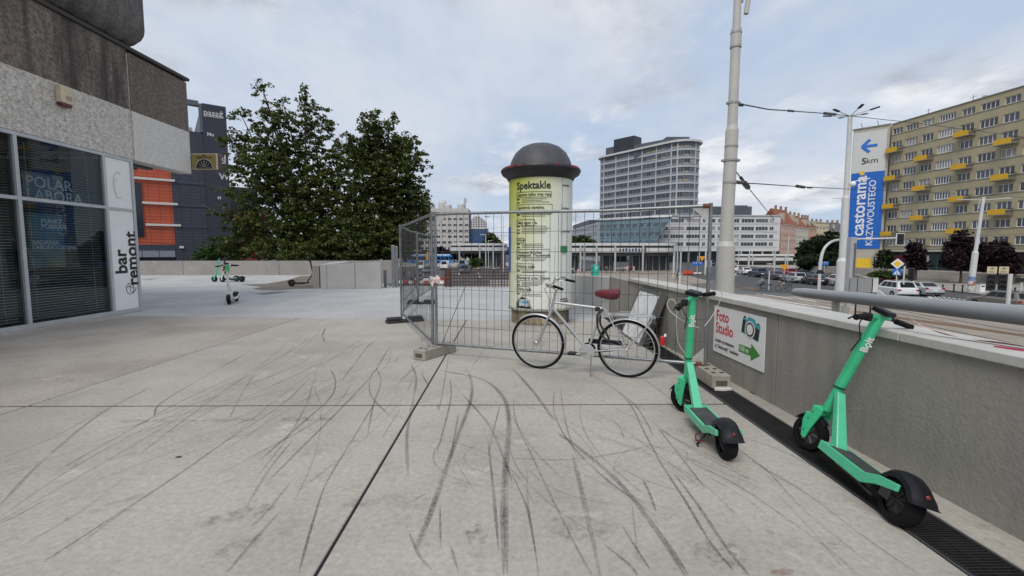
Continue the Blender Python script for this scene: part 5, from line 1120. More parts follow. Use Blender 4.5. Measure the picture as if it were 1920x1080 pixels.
# ------------------------------------------------------------------ windows and facades
PANES = [mat('pane_dark', (.020, .022, .026), .12, var=.3, scale=.4, spec=.8), mat('pane_blue', (.045, .06, .085), .10, var=.3, scale=.4, spec=.8), mat('pane_curtain', (.30, .29, .275), .45, var=.25, scale=2), mat('pane_grey', (.10, .105, .115), .2, var=.3, scale=.8)]
mat('frame_white', (.80, .80, .79), .5, var=.05)
WC = {}
def win_meshes(w, h, n, fw, fm, transom):
    k = (round(w, 2), round(h, 2), n, fw, fm, transom)
    if k not in WC:
        b = MB(); b.box(0, w, 0, .07, 0, fw).box(0, w, 0, .07, h - fw, h).box(0, fw, 0, .07, fw, h - fw).box(w - fw, w, 0, .07, fw, h - fw)
        for i in range(1, n): x = w * i / n; b.box(x - fw / 2, x + fw / 2, .003, .067, fw, h - fw)
        if transom: b.box(fw, w - fw, .006, .064, h * transom - fw / 2, h * transom + fw / 2)
        WC[k] = (b.mesh('window', M_[fm]), [MB().box(.02, w - .02, .03, .045, .02, h - .02).mesh('pane', p) for p in PANES])
    return WC[k]
def window(parent, M, x, z, w, h, n=3, fw=.07, fm='frame_white', transom=0, y=.16, weights=(5, 2, 2, 3), pane=None):
    f, ps = win_meshes(w, h, n, fw, fm, transom); o = put('window', f, parent, M @ Matrix.Translation((x, y, z)), world=True)
    p = ps[pane if pane is not None else rnd.choices(range(4), weights)[0]]; q = put('pane', p, o); return o
def wall_with_openings(b, L_, rows, cols, z0, z1, th=.32):
    """bands between the window rows and piers between the columns: real openings"""
    zs = sorted(rows); cur = z0
    for a, c in zs: b.box(0, L_, 0, th, cur, a); cur = c
    b.box(0, L_, 0, th, cur, z1)
    for a, c in zs:
        x = 0
        for x0, x1 in cols: b.box(x, x0, 0, th, a, c); x = x1
        b.box(x, L_, 0, th, a, c)
    return b

# ------------------------------------------------------------------ long block of flats with yellow balconies
mat('render_olive', (.42, .365, .235), .9, var=.10, scale=.35, dirt=.4, dirtcol=(.31, .275, .19), dscale=.25); mat('balcony_yellow', (.70, .40, .014), .55, var=.08, scale=1.5)
mat('render_pale', (.45, .42, .34), .9, var=.1, scale=.4); mat('ledge_grey', (.22, .21, .18), .8, var=.1); mat('shop_dark', (.035, .045, .05), .25, var=.4, scale=.3, spec=.6)
FO = Vector((75.8, 91, 0)); fx, fyv = Vector((.104, -.995, 0)), Vector((.995, .104, 0)); FM = frame(FO, fx, fyv)
fl_ = thing('apartment_block', 'long olive apartment block with yellow balconies above a row of shops', 'building', (FO.x, FO.y, ST))
LL, ZT = 33.0, 26.2
cols = [(.25, 2.25), (2.95, 5.3), (6.1, 8.15), (8.95, 11.7), (12.66, 14.65), (15.5, 18.05), (18.75, 20.85), (21.6, 24.2), (24.9, 27.0), (27.7, 30.3)]
rows = []
for r in range(9):
    zc = 24.75 - 2.71 * r; h = 1.15 if r == 0 else 1.36; rows.append((zc - h / 2, zc + h / 2))
b = wall_with_openings(MB(), LL, rows, cols, 1.75, ZT); b.build('wall', M_['render_olive'], fl_, M=FM, world=True)
MB().box(0, LL, .34, 12, ST, ZT - .3).build('core', M_['dark_interior'], fl_, M=FM, world=True)
MB().box(-.05, LL + .1, -.12, 12.1, ZT + .003, ZT + .16).build('roof_edge', M_['ledge_grey'], fl_, M=FM, world=True)
for z0, z1 in rows:
    MB().box(0, LL, -.07, -.002, z0 - .14, z0 - .03).build('sill_band', M_['ledge_grey'], fl_, M=FM, world=True)
bal = {0: (1, 3, 5, 7), 2: (2, 4, 6, 8), 4: (1, 3, 5, 7), 6: (2, 4, 6, 8), 8: (1, 3, 5, 7)}
bm = MB().box(0, 2.35, -1.12, -1.06, -.82, .02).mesh('balcony', M_['balcony_yellow']); bs = MB().box(-.03, 2.75, -1.12, -.08, -.97, -.83).mesh('balcony_slab', M_['ledge_grey'])
br_ = MB()
for k in range(5): br_.bar((2.71, -1.06 + k * .22, -.83), (2.71, -1.06 + k * .22, .05), .03)
br_.bar((2.71, -1.1, .05), (2.71, -.08, .05), .05).bar((2.36, -1.09, .02), (2.72, -1.09, .02), .05).bar((2.55, -1.09, -.8), (2.55, -1.09, .02), .03).bar((0, -1.09, .06), (0, -.1, .06), .05); br_ = br_.mesh('balcony_rail', M_['print_black'])
for c, (x0, x1) in enumerate(cols):
    for r, (z0, z1) in enumerate(rows):
        w = x1 - x0; n = 6 if c == 3 else (4 if w > 2.2 else 3)
        window(fl_, FM, x0, z0, w, z1 - z0, n, .085 if c != 3 else .12, transom=0 if r or c == 3 else 0)
        if r in bal.get(c, ()):
            M = FM @ Matrix.Translation((x0 - .25, 0, z0 + .12)); o = put('balcony', bm, fl_, M, world=True); put('slab', bs, o); put('rail', br_, o)
for k in range(12): # shop row and the long canopy
    x = .5 + k * 2.7
    if k not in (0,):
        MB().box(x, x + 2.55, .30, .345, -2.0, 1.1).build('shop_window', M_['shop_dark'], fl_, M=FM, world=True); MB().box(x + 2.56, x + 2.69, .2, .345, -2.0, 1.1).build('shop_pier', M_['render_pale' if k % 3 else 'print_black'], fl_, M=FM, world=True)
MB().box(-.1, LL, -1.9, .33, 1.30, 1.62).build('canopy', M_['ledge_grey'], fl_, M=FM, world=True); MB().box(-.1, LL, -1.95, -1.905, 1.28, 1.66).build('canopy_edge', M_['render_pale'], fl_, M=FM, world=True)
for x0, x1, m in ((2.0, 5.5, 'print_red'), (8.2, 8.9, 'white_paint'), (14.0, 14.6, 'white_paint')): MB().box(x0, x1, .18, .295, -.9 if m == 'print_red' else -2, .6).build('shop_panel', mat('awning_red', (.22, .03, .05), .6) if m == 'print_red' else M_[m], fl_, M=FM, world=True)
MB().box(9.3, 13.9, .10, .29, -2.0, .95).build('shop_front', mat('shop_teal', (.03, .075, .075), .2, var=.3, scale=.4), fl_, M=FM, world=True)
for k in range(5): MB().box(9.3 + k * 1.1, 9.37 + k * 1.1, .07, .098, -2, .95).build('shop_mullion', M_['ledge_grey'], fl_, M=FM, world=True)
for x in (3.4, 11, 19): MB().tube([(x, 4, ZT + .1), (x, 4, ZT + 2.2)], .05, 6).tube([(x - .5, 4, ZT + 1.9), (x + .5, 4, ZT + 1.9)], .03, 5).build('antenna', M_['ledge_grey'], fl_, M=FM, world=True)
MB().box(12, 12.8, 3, 4, ZT + .16, ZT + 1.0).build('vent', M_['render_pale'], fl_, M=FM, world=True); MB().box(13.2, 13.6, 3, 4, ZT + .16, ZT + 1.3).build('vent', M_['render_pale'], fl_, M=FM, world=True)
# gable with the great banner
gA, gB = Vector((71.5, 95.2, 0)), Vector((75.1, 91.15, 0)); gd = (gB - gA).normalized(); GM = frame(gA, gd, (-gd.y, gd.x, 0)); GL = (gB - gA).length
MB().box(-.1, GL + .35, .06, 7, ST, ZT).build('gable', M_['render_pale'], fl_, M=GM, world=True)
MB().box(-.3, GL + .5, -.05, .058, ZT - .05, ZT + .25).build('gable_edge', M_['ledge_grey'], fl_, M=GM, world=True)
MB().box(1.7, 4.2, -.01, .055, -2, -.1).build('yellow_panel', M_['print_yellow'], fl_, M=GM, world=True)
bn = thing('banner', 'huge blue and white castorama banner covering the gable of the flats', 'banner', gA)
zb, zm, zt = 1.9, 17.4, 25.5
MB().box(0, GL, -.06, -.02, zm, zt).build('upper_sheet', mat('banner_white', (.62, .62, .60), .6, var=.05), bn, M=GM, world=True)
MB().box(0, GL, -.06, -.02, zb, zm - .002).build('lower_sheet', mat('banner_blue', (.012, .13, .52), .5, var=.05, scale=.4), bn, M=GM, world=True)
def btext(s, x, z, size, m, rot=True, **kw):
    M = GM @ (frame((x, -.075, z), (0, 0, 1), (0, 1, 0), (-1, 0, 0)) if rot else Matrix.Translation((x, -.075, z)))
    put('lettering', text_mesh(s, size, M_[m], ext=.01, **kw), bn, M, world=True)
btext('castorama', 1.68, 10.6, 2.95, 'print_white', bold=.05, squeeze=1.0); btext('KRZYWOUSTEGO', 3.65, 9.1, 1.62, 'print_white', bold=.012, squeeze=1.0)
btext('5', 1.95, 19.6, 1.75, 'print_black', rot=False, bold=.04); btext('km', 3.3, 19.6, 1.6, 'print_black', rot=False, bold=.005)
MB().lathe([(0, -.08), (.42, -.08)], 20, c=(0, 0, 0), axis='y').add([(.0, -.0795, -.42), (.42, -.0795, -.42), (.42, -.0795, 0), (0, -.0795, 0)], [(0, 1, 2, 3)]).xf(Matrix.Translation((1.75, 0, 17.3))).build('yellow_mark', M_['print_yellow'], bn, M=GM, world=True)
ar_ = MB()
for p, q in (((1.55, 22.6), (4.0, 22.6)), ((1.5, 22.6), (2.75, 23.85)), ((1.5, 22.6), (2.75, 21.35))):
    ar_.bar((p[0], -.08, p[1]), (q[0], -.08, q[1]), .02, .62) if False else ar_.tube([(p[0], -.08, p[1]), (q[0], -.08, q[1])], .30, 10)
ar_.xf(Matrix.Translation((0, -.08, 0)) @ Matrix.Scale(.12, 4, (0, 1, 0)) @ Matrix.Translation((0, .08, 0))).build('arrow', M_['print_blue'], bn, M=GM, world=True)
for x in (1.3, 3.9):
    t_ = MB().tube([(x, .2, ZT + .2), (x, -.8, ZT + .9), (x, -1.5, ZT + .8)], .05, 5).build('banner_lamp', M_['ledge_grey'], bn, M=GM, world=True)
# forecourt and steps before the shops
fc = MB().prism([(FM @ Vector(p))[:2] for p in ((-12, -5.5, 0), (40, -5.5, 0), (40, .3, 0), (-12, .3, 0))], ST, -2.02).build('forecourt', M_['paving_beige'], kind='structure')
for k in range(6):
    MB().prism([(FM @ Vector(p))[:2] for p in ((3, -5.5 - .42 * (k + 1), 0), (19, -5.5 - .42 * (k + 1), 0), (19, -5.49 - .42 * k, 0), (3, -5.49 - .42 * k, 0))], ST + .1, -2.02 - .22 * (k + 1)).build('step', M_['paving_beige'], fc)
# ------------------------------------------------------------------ office tower with rounded end, its low wing and glass atrium
mat('band_white', (.56, .565, .57), .55, var=.05, scale=.2); mat('tower_band', (.43, .445, .465), .5, var=.06, scale=.2); mat('plant_grey', (.085, .095, .115), .55, var=.12, scale=.3); mat('plant_dark', (.022, .026, .034), .35, var=.2, scale=.3)
mat('apron_grey', (.20, .22, .255), .35, var=.1, scale=.3); mat('pier_grey', (.44, .45, .46), .55, var=.05)
ot = thing('office_tower', 'tall curved office tower with white floor bands and dark rooftop plant', 'building', (65, 192, ST))
P0, P5 = Vector((46, 220, 0)), Vector((67.5, 190, 0)); dl = (P5 - P0).normalized(); nl = Vector((-dl.y, dl.x, 0))
path = []; R0 = 5.0; cc0 = P0 + nl * R0
for k in range(5): a = math.atan2(-nl.y, -nl.x) - R_(100) + R_(100) * k / 5; path.append((cc0 + Vector((math.cos(a), math.sin(a), 0)) * R0, 'arc'))
for k in range(16): path.append((P0.lerp(P5, k / 15), 'line'))
R1 = 7.0; cc1 = P5 + nl * R1; a0 = math.atan2(-nl.y, -nl.x)
for k in range(1, 9): a = a0 + R_(21 * k); path.append((cc1 + Vector((math.cos(a), math.sin(a), 0)) * R1, 'arc'))
nF, z_top, hF = 9, 45.6, 3.36
def strip(b, off, z0, z1, th=.5):
    n = len(path); outer, inner = [], []
    for i, (p, k) in enumerate(path):
        t = (path[min(i + 1, n - 1)][0] - path[max(i - 1, 0)][0]).normalized(); nn = Vector((t.y, -t.x, 0)); outer.append(p + nn * off); inner.append(p + nn * (off - th))
    for i in range(n - 1): b.prism([outer[i][:2], outer[i + 1][:2], inner[i + 1][:2], inner[i][:2]][::-1], z0, z1)
    return b
MB().prism([p[:2] for p, k in path], 6, z_top + .2).build('core', M_['dark_interior'], ot, world=True) if False else None
poly = [(p + (Vector((66, 205, 0)) - p).normalized() * .6)[:2] for p, k in path]
MB().prism(poly, 15.2, z_top + .6).build('core', M_['plant_dark'], ot, world=True)
for f in range(nF):
    z = z_top - hF * (f + 1); strip(MB(), .18, z - .02, z + .62).build('floor_band', M_['tower_band'], ot, world=True)
    strip(MB(), .02, z + .621, z + 1.42, .3).build('apron_band', M_['apron_grey'], ot, world=True)
strip(MB(), 1.15, z_top - .05, z_top + .75, 2.4).build('cornice', M_['band_white'], ot, world=True)
mat('blind_yellow', (.62, .42, .09), .6, var=.2)
om = {}
for i in range(len(path) - 1):
    p, q = path[i][0], path[i + 1][0]; d = q - p; w = d.length; d.normalize(); M = frame(p, d, (-d.y, d.x, 0))
    pier = (path[i][1] == 'line' and (i - 5) % 3 == 0)
    if pier or path[i][1] == 'arc' and i % 3 == 0: MB().box(-.28, .28, -.12, .2, z_top - nF * hF + .8, z_top - .06).build('pier', M_['pier_grey'], ot, M=M, world=True)
    for f in range(nF):
        z = z_top - hF * (f + 1) + 1.43; wt = (7, 4, 0, 1) if i < 19 else (2, 4, 1, 4)
        window(ot, M, .02, z, w - .04, hF - 1.47, 2 if w > 1.8 else 1, .12, 'apron_grey', y=.02, weights=wt)
        if (i, f) in ((15, 0), (16, 0), (17, 0), (18, 0), (20, 0), (21, 0), (22, 0), (15, 1), (16, 1), (18, 1), (22, 1), (19, 2), (22, 2), (22, 3), (21, 4), (22, 4), (18, 4)):
            MB().box(.2, w * .75, -.012, .018, z - .55, z + .25).build('yellow_blind', M_['blind_yellow'], ot, M=M, world=True)
def pbox(px0, px1, py0, py1, Y0, Y1, dep, m, nm, par, b=None):
    """box whose front top edge runs between two sight lines at distances Y0, Y1"""
    a, c = D(px0, py0, Y0), D(px1, py0, Y1); zt_ = D(px0, py0, Y0).z; zb_ = D(px0, py1, Y0).z
    d = Vector((c.x - a.x, c.y - a.y, 0)); L_ = d.length; d.normalize(); M = frame((a.x, a.y, 0), d, (-d.y, d.x, 0))
    return MB().box(0, L_, 0, dep, zb_, zt_).build(nm, m, par, M=M, world=True), M, L_, zb_, zt_
pbox(1189, 1254, 272, 296, 205, 193, 8, M_['plant_grey'], 'plant_room', ot); pbox(1250, 1293, 256.5, 280, 194, 194, 9, M_['plant_grey'], 'plant_room', ot)
pbox(1151, 1189, 262, 288, 214, 206, 6, M_['plant_dark'], 'roof_screen', ot); pbox(1136, 1152, 278, 300, 219, 215, 6, M_['plant_grey'], 'plant_room', ot)
for k in range(7): pass
# low wing, facing the square
wg = thing('office_wing', 'low white office wing with ribbon windows above a dark colonnade', 'building', (90, 189, ST))
YW = 188.0; xw = lambda px: (px - 952) / CF * YW; zw = lambda py: CH + (470 - py) / CF * YW
x0, x1 = xw(1222), xw(1462); WM = frame((x0, YW, 0), (1, 0, 0), (0, 1, 0)); WL = x1 - x0
wrows = [(zw(y + 3.6), zw(y - 3.6)) for y in (414.5, 429, 443.5, 458)]
wcols = []
for a, c in ((1224, 1240), (1243, 1252), (1256, 1281), (1286, 1312), (1316, 1322), (1326, 1340), (1345, 1351), (1356, 1372), (1375, 1385), (1389, 1413), (1416, 1439), (1442, 1450)): wcols.append((xw(a) - x0, xw(c) - x0))
wall_with_openings(MB(), WL, wrows, wcols, zw(471), zw(405)).build('wall', M_['band_white'], wg, M=WM, world=True)
MB().box(0, WL, .36, 14, zw(471), zw(405.5)).build('core', M_['dark_interior'], wg, M=WM, world=True)
MB().box(-.3, WL + .2, -.5, .3, zw(405), zw(403.8)).build('cornice', M_['band_white'], wg, M=WM, world=True)
for a, c in wcols:
    for z0, z1 in wrows: window(wg, WM, a, z0, c - a, z1 - z0, max(2, int((c - a) / 1.1)), .11, 'band_white', y=.16, weights=(8, 2, 1, 1))
for z0, z1 in wrows: MB().box(0, WL - 1, -.06, -.005, z0 - .75, z0 - .1).build('apron_panel', M_['pier_grey'], wg, M=WM, world=True)
for k in range(12): MB().box(2 + k * 4.4, 2.5 + k * 4.4, .1, .6, ST, zw(471)).build('column', M_['pier_grey'], wg, M=WM, world=True)
MB().box(0, WL, 3.0, 3.3, ST, zw(471)).build('arcade_glazing', M_['plant_dark'], wg, M=WM, world=True)
pbox(1300, 1410, 387, 405, 196, 196, 8, M_['plant_grey'], 'plant_room', wg); pbox(1376, 1402, 385, 392, 199, 199, 4, M_['plant_grey'], 'plant_room', wg)
MB().slab([(0, zw(410) - zw(405)), (0, 0), (xw(1450) - xw(1432), zw(403.5) - zw(405)), (xw(1464) - xw(1432), zw(419) - zw(405))], frame((xw(1432), YW + 1.5, zw(405)), (1, 0, 0), (0, 1, 0)), 6).build('gable', M_['band_white'], wg, world=True)
at_ = thing('glass_atrium', 'slanting teal glass atrium between the tower and the low wing', 'building', (50, 186, ST))
mat('atrium_glass', (.10, .17, .19), .12, var=.3, scale=.12, spec=.9)
def face(pts, nm, m, par, th=.3):
    b = MB(); n = len(pts); nrm_ = (Vector(pts[1]) - Vector(pts[0])).cross(Vector(pts[2]) - Vector(pts[0])).normalized() * th
    b.add(list(pts) + [Vector(p) + nrm_ for p in pts], [tuple(range(n)), tuple(reversed(range(n, 2 * n)))] + [(i, n + i, n + (i + 1) % n, (i + 1) % n) for i in range(n)]); return b.build(nm, m, par, world=True)
aq = [D(1124, 463, 200), D(1222, 463, 184), D(1260, 407, 182), D(1124, 414, 204)]
face([aq[0], aq[3], aq[2], aq[1]], 'glass', M_['atrium_glass'], at_)
gb = MB()
for k in range(1, 6): t = k / 6; gb.bar(aq[0].lerp(aq[3], t) + Vector((0, -.15, 0)), aq[1].lerp(aq[2], t) + Vector((0, -.15, 0)), .14)
gb.build('glazing_bar', M_['apron_grey'], at_, world=True); gb = MB()
for k in range(0, 19): t = k / 18; gb.bar(aq[0].lerp(aq[1], t) + Vector((0, -.15, 0)), aq[3].lerp(aq[2], t) + Vector((0, -.15, 0)), .10)
gb.build('glazing_bar', M_['apron_grey'], at_, world=True)
for k in range(3):   # the dark floors seen through it
    t0 = .08 + .31 * k
    for j in range(10):
        s0, s1 = j / 10 + .015, (j + 1) / 10 - .02; q = lambda s, t: aq[0].lerp(aq[1], s).lerp(aq[3].lerp(aq[2], s), t) + Vector((0, -.09, 0))
        face([q(s0, t0), q(s0, t0 + .14), q(s1, t0 + .14), q(s1, t0)], 'floor_window', PANES[1], at_, .03)
face([D(1258, 406, 181.5), D(1118, 413, 204), D(1118, 410, 204), D(1262, 403, 181.5)], 'roof_edge', M_['band_white'], at_, 1.0)
lw = thing('grey_office_wing', 'grey banded office wing running back from the tower foot', 'building', (45, 215, ST))
A_, B_ = D(1066, 470, 300), D(1126, 470, 205); d = Vector((B_.x - A_.x, B_.y - A_.y, 0)); L_ = d.length; d.normalize(); LM = frame((A_.x, A_.y, 0), d, (-d.y, d.x, 0)); zt = 14.6
lr = [(zt - 3.4 * (k + 1) + .5, zt - 3.4 * (k + 1) + 2.5) for k in range(5)]; lc = [(1 + k * 8.0, 8.2 + k * 8.0) for k in range(int(L_ / 8))]
wall_with_openings(MB(), L_, lr, lc, ST, zt).build('wall', M_['pier_grey'], lw, M=LM, world=True); MB().box(0, L_, .36, 12, ST, zt - .2).build('core', M_['dark_interior'], lw, M=LM, world=True)
for a, c in lc:
    for z0, z1 in lr: window(lw, LM, a, z0, c - a, z1 - z0, 5, .14, 'apron_grey', weights=(4, 4, 0, 2))
MB().box(4, L_ * .6, 2, 8, zt, zt + 3.2).build('plant_room', M_['plant_grey'], lw, M=LM, world=True)

# ------------------------------------------------------------------ shopping mall on the left
ml = thing('shopping_mall', 'navy and orange clad shopping mall with a tall sign tower', 'building', (-42, 62, ST))
MO = Vector((-47.8, 58, 0)); md = Vector((.8, .6, 0)); MM = frame(MO, md, (-.6, .8, 0))
mat_brick('clad_navy', (.038, .042, .062), (.046, .050, .072), (.018, .020, .030), 1.1, .42, .03); mat_brick('clad_orange', (.46, .085, .035), (.50, .10, .045), (.22, .04, .02), 1.1, .42, .03)
mat('mall_navy', (.030, .034, .052), .5, var=.08); mat('mall_white', (.62, .60, .58), .6, var=.05); mat('mall_glass', (.018, .022, .032), .15, var=.3, scale=.3); mat('mall_frame', (.10, .115, .135), .45, var=.05)
def sOf(px): r = (px - 952) / CF; return (-47.8 - r * 58) / (r * .6 - .8)
def zM(px, py): s = sOf(px); return CH + (470 - py) * (58 + .6 * s) / CF
s1, s2, s3 = sOf(336), sOf(398), sOf(441)
MB().box(-16, s1 - .01, 0, 18, zM(300, 459), zM(336, 262)).build('orange_wall', M_['clad_orange'], ml, M=MM, world=True)
MB().box(s1, s2, -.12, 18, ST, zM(370, 253)).build('navy_wall', M_['clad_navy'], ml, M=MM, world=True)
MB().box(s2 + .01, s3, -.35, 18, ST, zM(418, 208)).build('sign_tower', M_['mall_navy'], ml, M=MM, world=True)
MB().box(s2 - .35, s2, -.3, .6, zM(370, 253), zM(398, 206)).build('frame_post', M_['mall_frame'], ml, M=MM, world=True)
MB().box(-16, s2 - .36, -.3, .6, zM(380, 207.5), zM(380, 199)).build('frame_beam', M_['mall_frame'], ml, M=MM, world=True)
MB().box(-6, s2 - 1.0, 3.0, 9, zM(370, 253), zM(370, 237)).build('roof_house', mat('mall_pale', (.50, .52, .52), .5, var=.06), ml, M=MM, world=True)
MB().box(-16, sOf(280), -.16, -.004, zM(262, 444), zM(262, 345)).build('dark_glazing', M_['mall_glass'], ml, M=MM, world=True)
for xa, xb, py in ((-16, sOf(342), 341), (sOf(280), sOf(345), 383.5), (sOf(284), sOf(348), 423.5), (sOf(343), sOf(351), 463.5)):
    zc = zM(340, py + (1.5 if py < 400 else 0)); MB().box(xa, xb, -.32, -.165 if xa < s1 else -.13, zc - .14, zc + .14).build('white_strip', M_['mall_white'], ml, M=MM, world=True)
for py in (347, 388, 426): zc = zM(370, py); MB().box(sOf(345), s2, -.20, -.125, zc - .12, zc + .12).build('navy_strip', mat('strip_blue', (.045, .055, .095), .5), ml, M=MM, world=True)
MB().box(-16, s1 - .02, -.1, 18, zM(300, 469), zM(300, 459) - .02).build('fascia', mat('fascia_blue', (.035, .045, .075), .5), ml, M=MM, world=True)
for k in range(5):
    xa = s1 - .03 - (k + 1) * 1.72; MB().box(xa + .02, xa + 1.68, -.05, 17, zM(300, 482), zM(300, 469) - .02).build('grey_panel', mat('mall_panel', (.24, .245, .29), .5, var=.06), ml, M=MM, world=True)
MB().box(-16, s1 - .04, .1, 17, ST, zM(300, 482) - .02).build('ground_floor', M_['mall_glass'], ml, M=MM, world=True)
def mtext(s, px, py, size, y=-.38, **kw): put('lettering', text_mesh(s, size * .88, mat('letter_pale', (.55, .55, .56), .5), ext=.02, **kw), ml, MM @ Matrix.Translation((sOf(px), y, zM(px, py))), world=True)
mtext('pasaż', 418.5, 223.5, 1.15, bold=.015); mtext('GRUNWALDZKI', 419, 229.5, .33, bold=.01); mtext('Mu', 411, 260.5, .7, bold=.02); mtext('vo.', 430, 268.5, .5, bold=.01); mtext('T&J', 424, 302, 1.3, bold=.02); mtext('DELIKATESY', 424, 310.5, .34, bold=.012); mtext('W', 432, 336, 1.3, bold=.03); mtext('M', 421, 374, .6, bold=.02)
MB().box(sOf(462), sOf(497), 6, 20, ST, zM(470, 395)).build('orange_wing', M_['clad_orange'], ml, M=MM, world=True); MB().box(s3, sOf(505), 6.2, 20, ST, zM(470, 345)).build('navy_wing', M_['mall_glass'], ml, M=MM, world=True)

# ------------------------------------------------------------------ centre background
wb = thing('white_office_block', 'white concrete block with a grid of dark windows behind the fence', 'building', (-30, 220, ST))
YB = 220.0; xb = lambda px: (px - 952) / CF * YB; zb_ = lambda py: CH + (470 - py) / CF * YB
mat('block_white', (.52, .50, .475), .8, var=.06, scale=.2, dirt=.25, dirtcol=(.40, .38, .36), dscale=.1)
bx0, bx1 = xb(690), xb(880); BM = frame((bx0, YB, 0), (1, 0, 0), (0, 1, 0)); BL = bx1 - bx0
brow = [(zb_(y + 2.4), zb_(y - 2.4)) for y in (401, 412, 423, 433.7, 444.3, 455, 466)]; bcol = [(xb(694.3 + 10.45 * k) - bx0, xb(701.3 + 10.45 * k) - bx0) for k in range(18)]
wall_with_openings(MB(), BL, brow, bcol, ST, zb_(392)).build('wall', M_['block_white'], wb, M=BM, world=True); MB().box(.3, BL - .3, .36, 14, ST, zb_(392.5)).build('core', M_['dark_interior'], wb, M=BM, world=True)
for a, c in bcol:
    MB().box(c + .05, c + .17, -.08, -.01, zb_(470), zb_(393)).build('rib', M_['pier_grey'], wb, M=BM, world=True)
    for z0, z1 in brow: window(wb, BM, a, z0, c - a, z1 - z0, 2, .08, weights=(9, 1, 1, 1))
for a, h in ((xb(806), 3.2), (xb(828), 4.2), (xb(838), 2.6), (xb(864), 3.0)): MB().lathe([(0, h), (1.6, h), (2.0, h * .75), (2.0, 0)], 12, c=(a - bx0, 6, zb_(392))).build('roof_hut', M_['band_white'], wb, M=BM, world=True)
MB().tube([(xb(872) - bx0, 5, zb_(392)), (xb(872) - bx0, 5, zb_(371))], .18, 6).tube([(xb(870) - bx0, 5, zb_(392)), (xb(870.5) - bx0, 5, zb_(376))], .12, 6).box(xb(869.5) - bx0, xb(874) - bx0, 4.6, 5.4, zb_(379), zb_(371)).build('antenna', M_['pier_grey'], wb, M=BM, world=True)
bg_ = thing('blue_glass_block', 'small blue glass office block beside the white one', 'building', (xb(899), 224, ST))
q_, QM, QL, z0, z1 = pbox(880.5, 915, 429.5, 474, 224, 224, 12, mat('curtain_blue', (.018, .07, .19), .15, var=.35, scale=.15, spec=.8), 'curtain_wall', bg_)
MB().box(-.3, QL + .5, -.4, .4, z1 + .002, z1 + .5).build('roof_edge', M_['band_white'], bg_, M=QM, world=True)
gb = MB()
for k in range(1, 9): gb.box(QL * k / 9 - .06, QL * k / 9 + .06, -.08, -.005, z0, z1)
for k in range(1, 4): gb.box(0, QL, -.10, -.085, z0 + (z1 - z0) * k / 4 - .1, z0 + (z1 - z0) * k / 4 + .1)
gb.build('glazing_bar', mat('bar_blue', (.05, .12, .26), .4), bg_, M=QM, world=True)
pb = thing('stepped_white_building', 'white building with a sloping crown of window rows far beyond', 'building', ((897 - 952) / CF * 300, 300, ST))
YP = 300.0; xp = lambda px: (px - 952) / CF * YP; zp = lambda py: CH + (470 - py) / CF * YP
MB().slab([(xp(881), ST), (xp(912), ST), (xp(912), zp(417)), (xp(899.5), zp(406)), (xp(890), zp(406)), (xp(881), zp(415))], frame((0, YP, 0), (1, 0, 0), (0, 1, 0)), 10).build('wall', M_['band_white'], pb, world=True)
wm_ = MB().box(0, xp(885.2) - xp(882.2), -.12, .05, 0, zp(0) - zp(1.6)).mesh('window', mat('window_brown', (.12, .085, .06), .3))
for r in range(7):
    y = 409 + r * 3.4
    for c in range(6):
        px = 882.5 + c * 4.9
        if (y < 415 and (px < 881 + (415 - y) * 1.0 + 1 or px + 3 > 912 - (417 - y) * 1.15)): continue
        put('window', wm_, pb, Matrix.Translation((xp(px), YP, zp(y))), world=True)
# tenements beyond the crossing
def tenement(label, px0, px1, pyt, pyb, Y0, Y1, wallm, roofm, nc, nr, roof_h=2.6):
    t = thing('tenement_house', label, 'building', (D((px0 + px1) / 2, 470, (Y0 + Y1) / 2).x, (Y0 + Y1) / 2, ST), group='tenement houses along the far street')
    a, c = D(px0, 470, Y0), D(px1, 470, Y1); d = Vector((c.x - a.x, c.y - a.y, 0)); L_ = d.length; d.normalize(); M = frame((a.x, a.y, 0), d, (-d.y, d.x, 0))
    zt_ = D(px0, pyt, Y0).z; zb2 = ST; H_ = (zt_ - zb2)
    rows_ = [(zb2 + H_ * (k + .35) / (nr + .3), zb2 + H_ * (k + .85) / (nr + .3)) for k in range(nr)]; cols_ = [(L_ * (k + .28) / nc, L_ * (k + .72) / nc) for k in range(nc)]
    wall_with_openings(MB(), L_, rows_, cols_, zb2, zt_).build('wall', wallm, t, M=M, world=True); MB().box(.2, L_ - .2, .36, 10, zb2, zt_ - .1).build('core', M_['dark_interior'], t, M=M, world=True)
    MB().box(0, L_, -.3, .3, zt_ + .002, zt_ + .35).build('cornice', M_['render_pale'], t, M=M, world=True)
    for x0, x1 in cols_:
        for z0, z1 in rows_: window(t, M, x0, z0, x1 - x0, z1 - z0, 2, .12, weights=(6, 1, 1, 2))
    MB().add([(-.1, -.3, zt_ + .36), (L_ + .1, -.3, zt_ + .36), (L_ + .1, 5, zt_ + .36 + roof_h), (-.1, 5, zt_ + .36 + roof_h), (-.1, 10.3, zt_ + .36), (L_ + .1, 10.3, zt_ + .36)], [(0, 1, 2, 3), (3, 2, 5, 4), (0, 3, 4), (1, 5, 2), (1, 0, 4, 5)]).build('roof', roofm, t, M=M, world=True)
    for k in range(3):
        x = L_ * (k + .5) / 3; MB().box(x - .5, x + .5, 3.6, 4.4, zt_ + roof_h * .5, zt_ + roof_h + 1.8).build('chimney', mat('chimney_brick', (.30, .19, .13), .9, var=.2), t, M=M, world=True)
        if k % 2 == 0: MB().box(x + 1.4, x + 2.6, .8, 3, zt_ + .8, zt_ + roof_h * .75).build('dormer', M_['render_pale'], t, M=M, world=True)
    return t
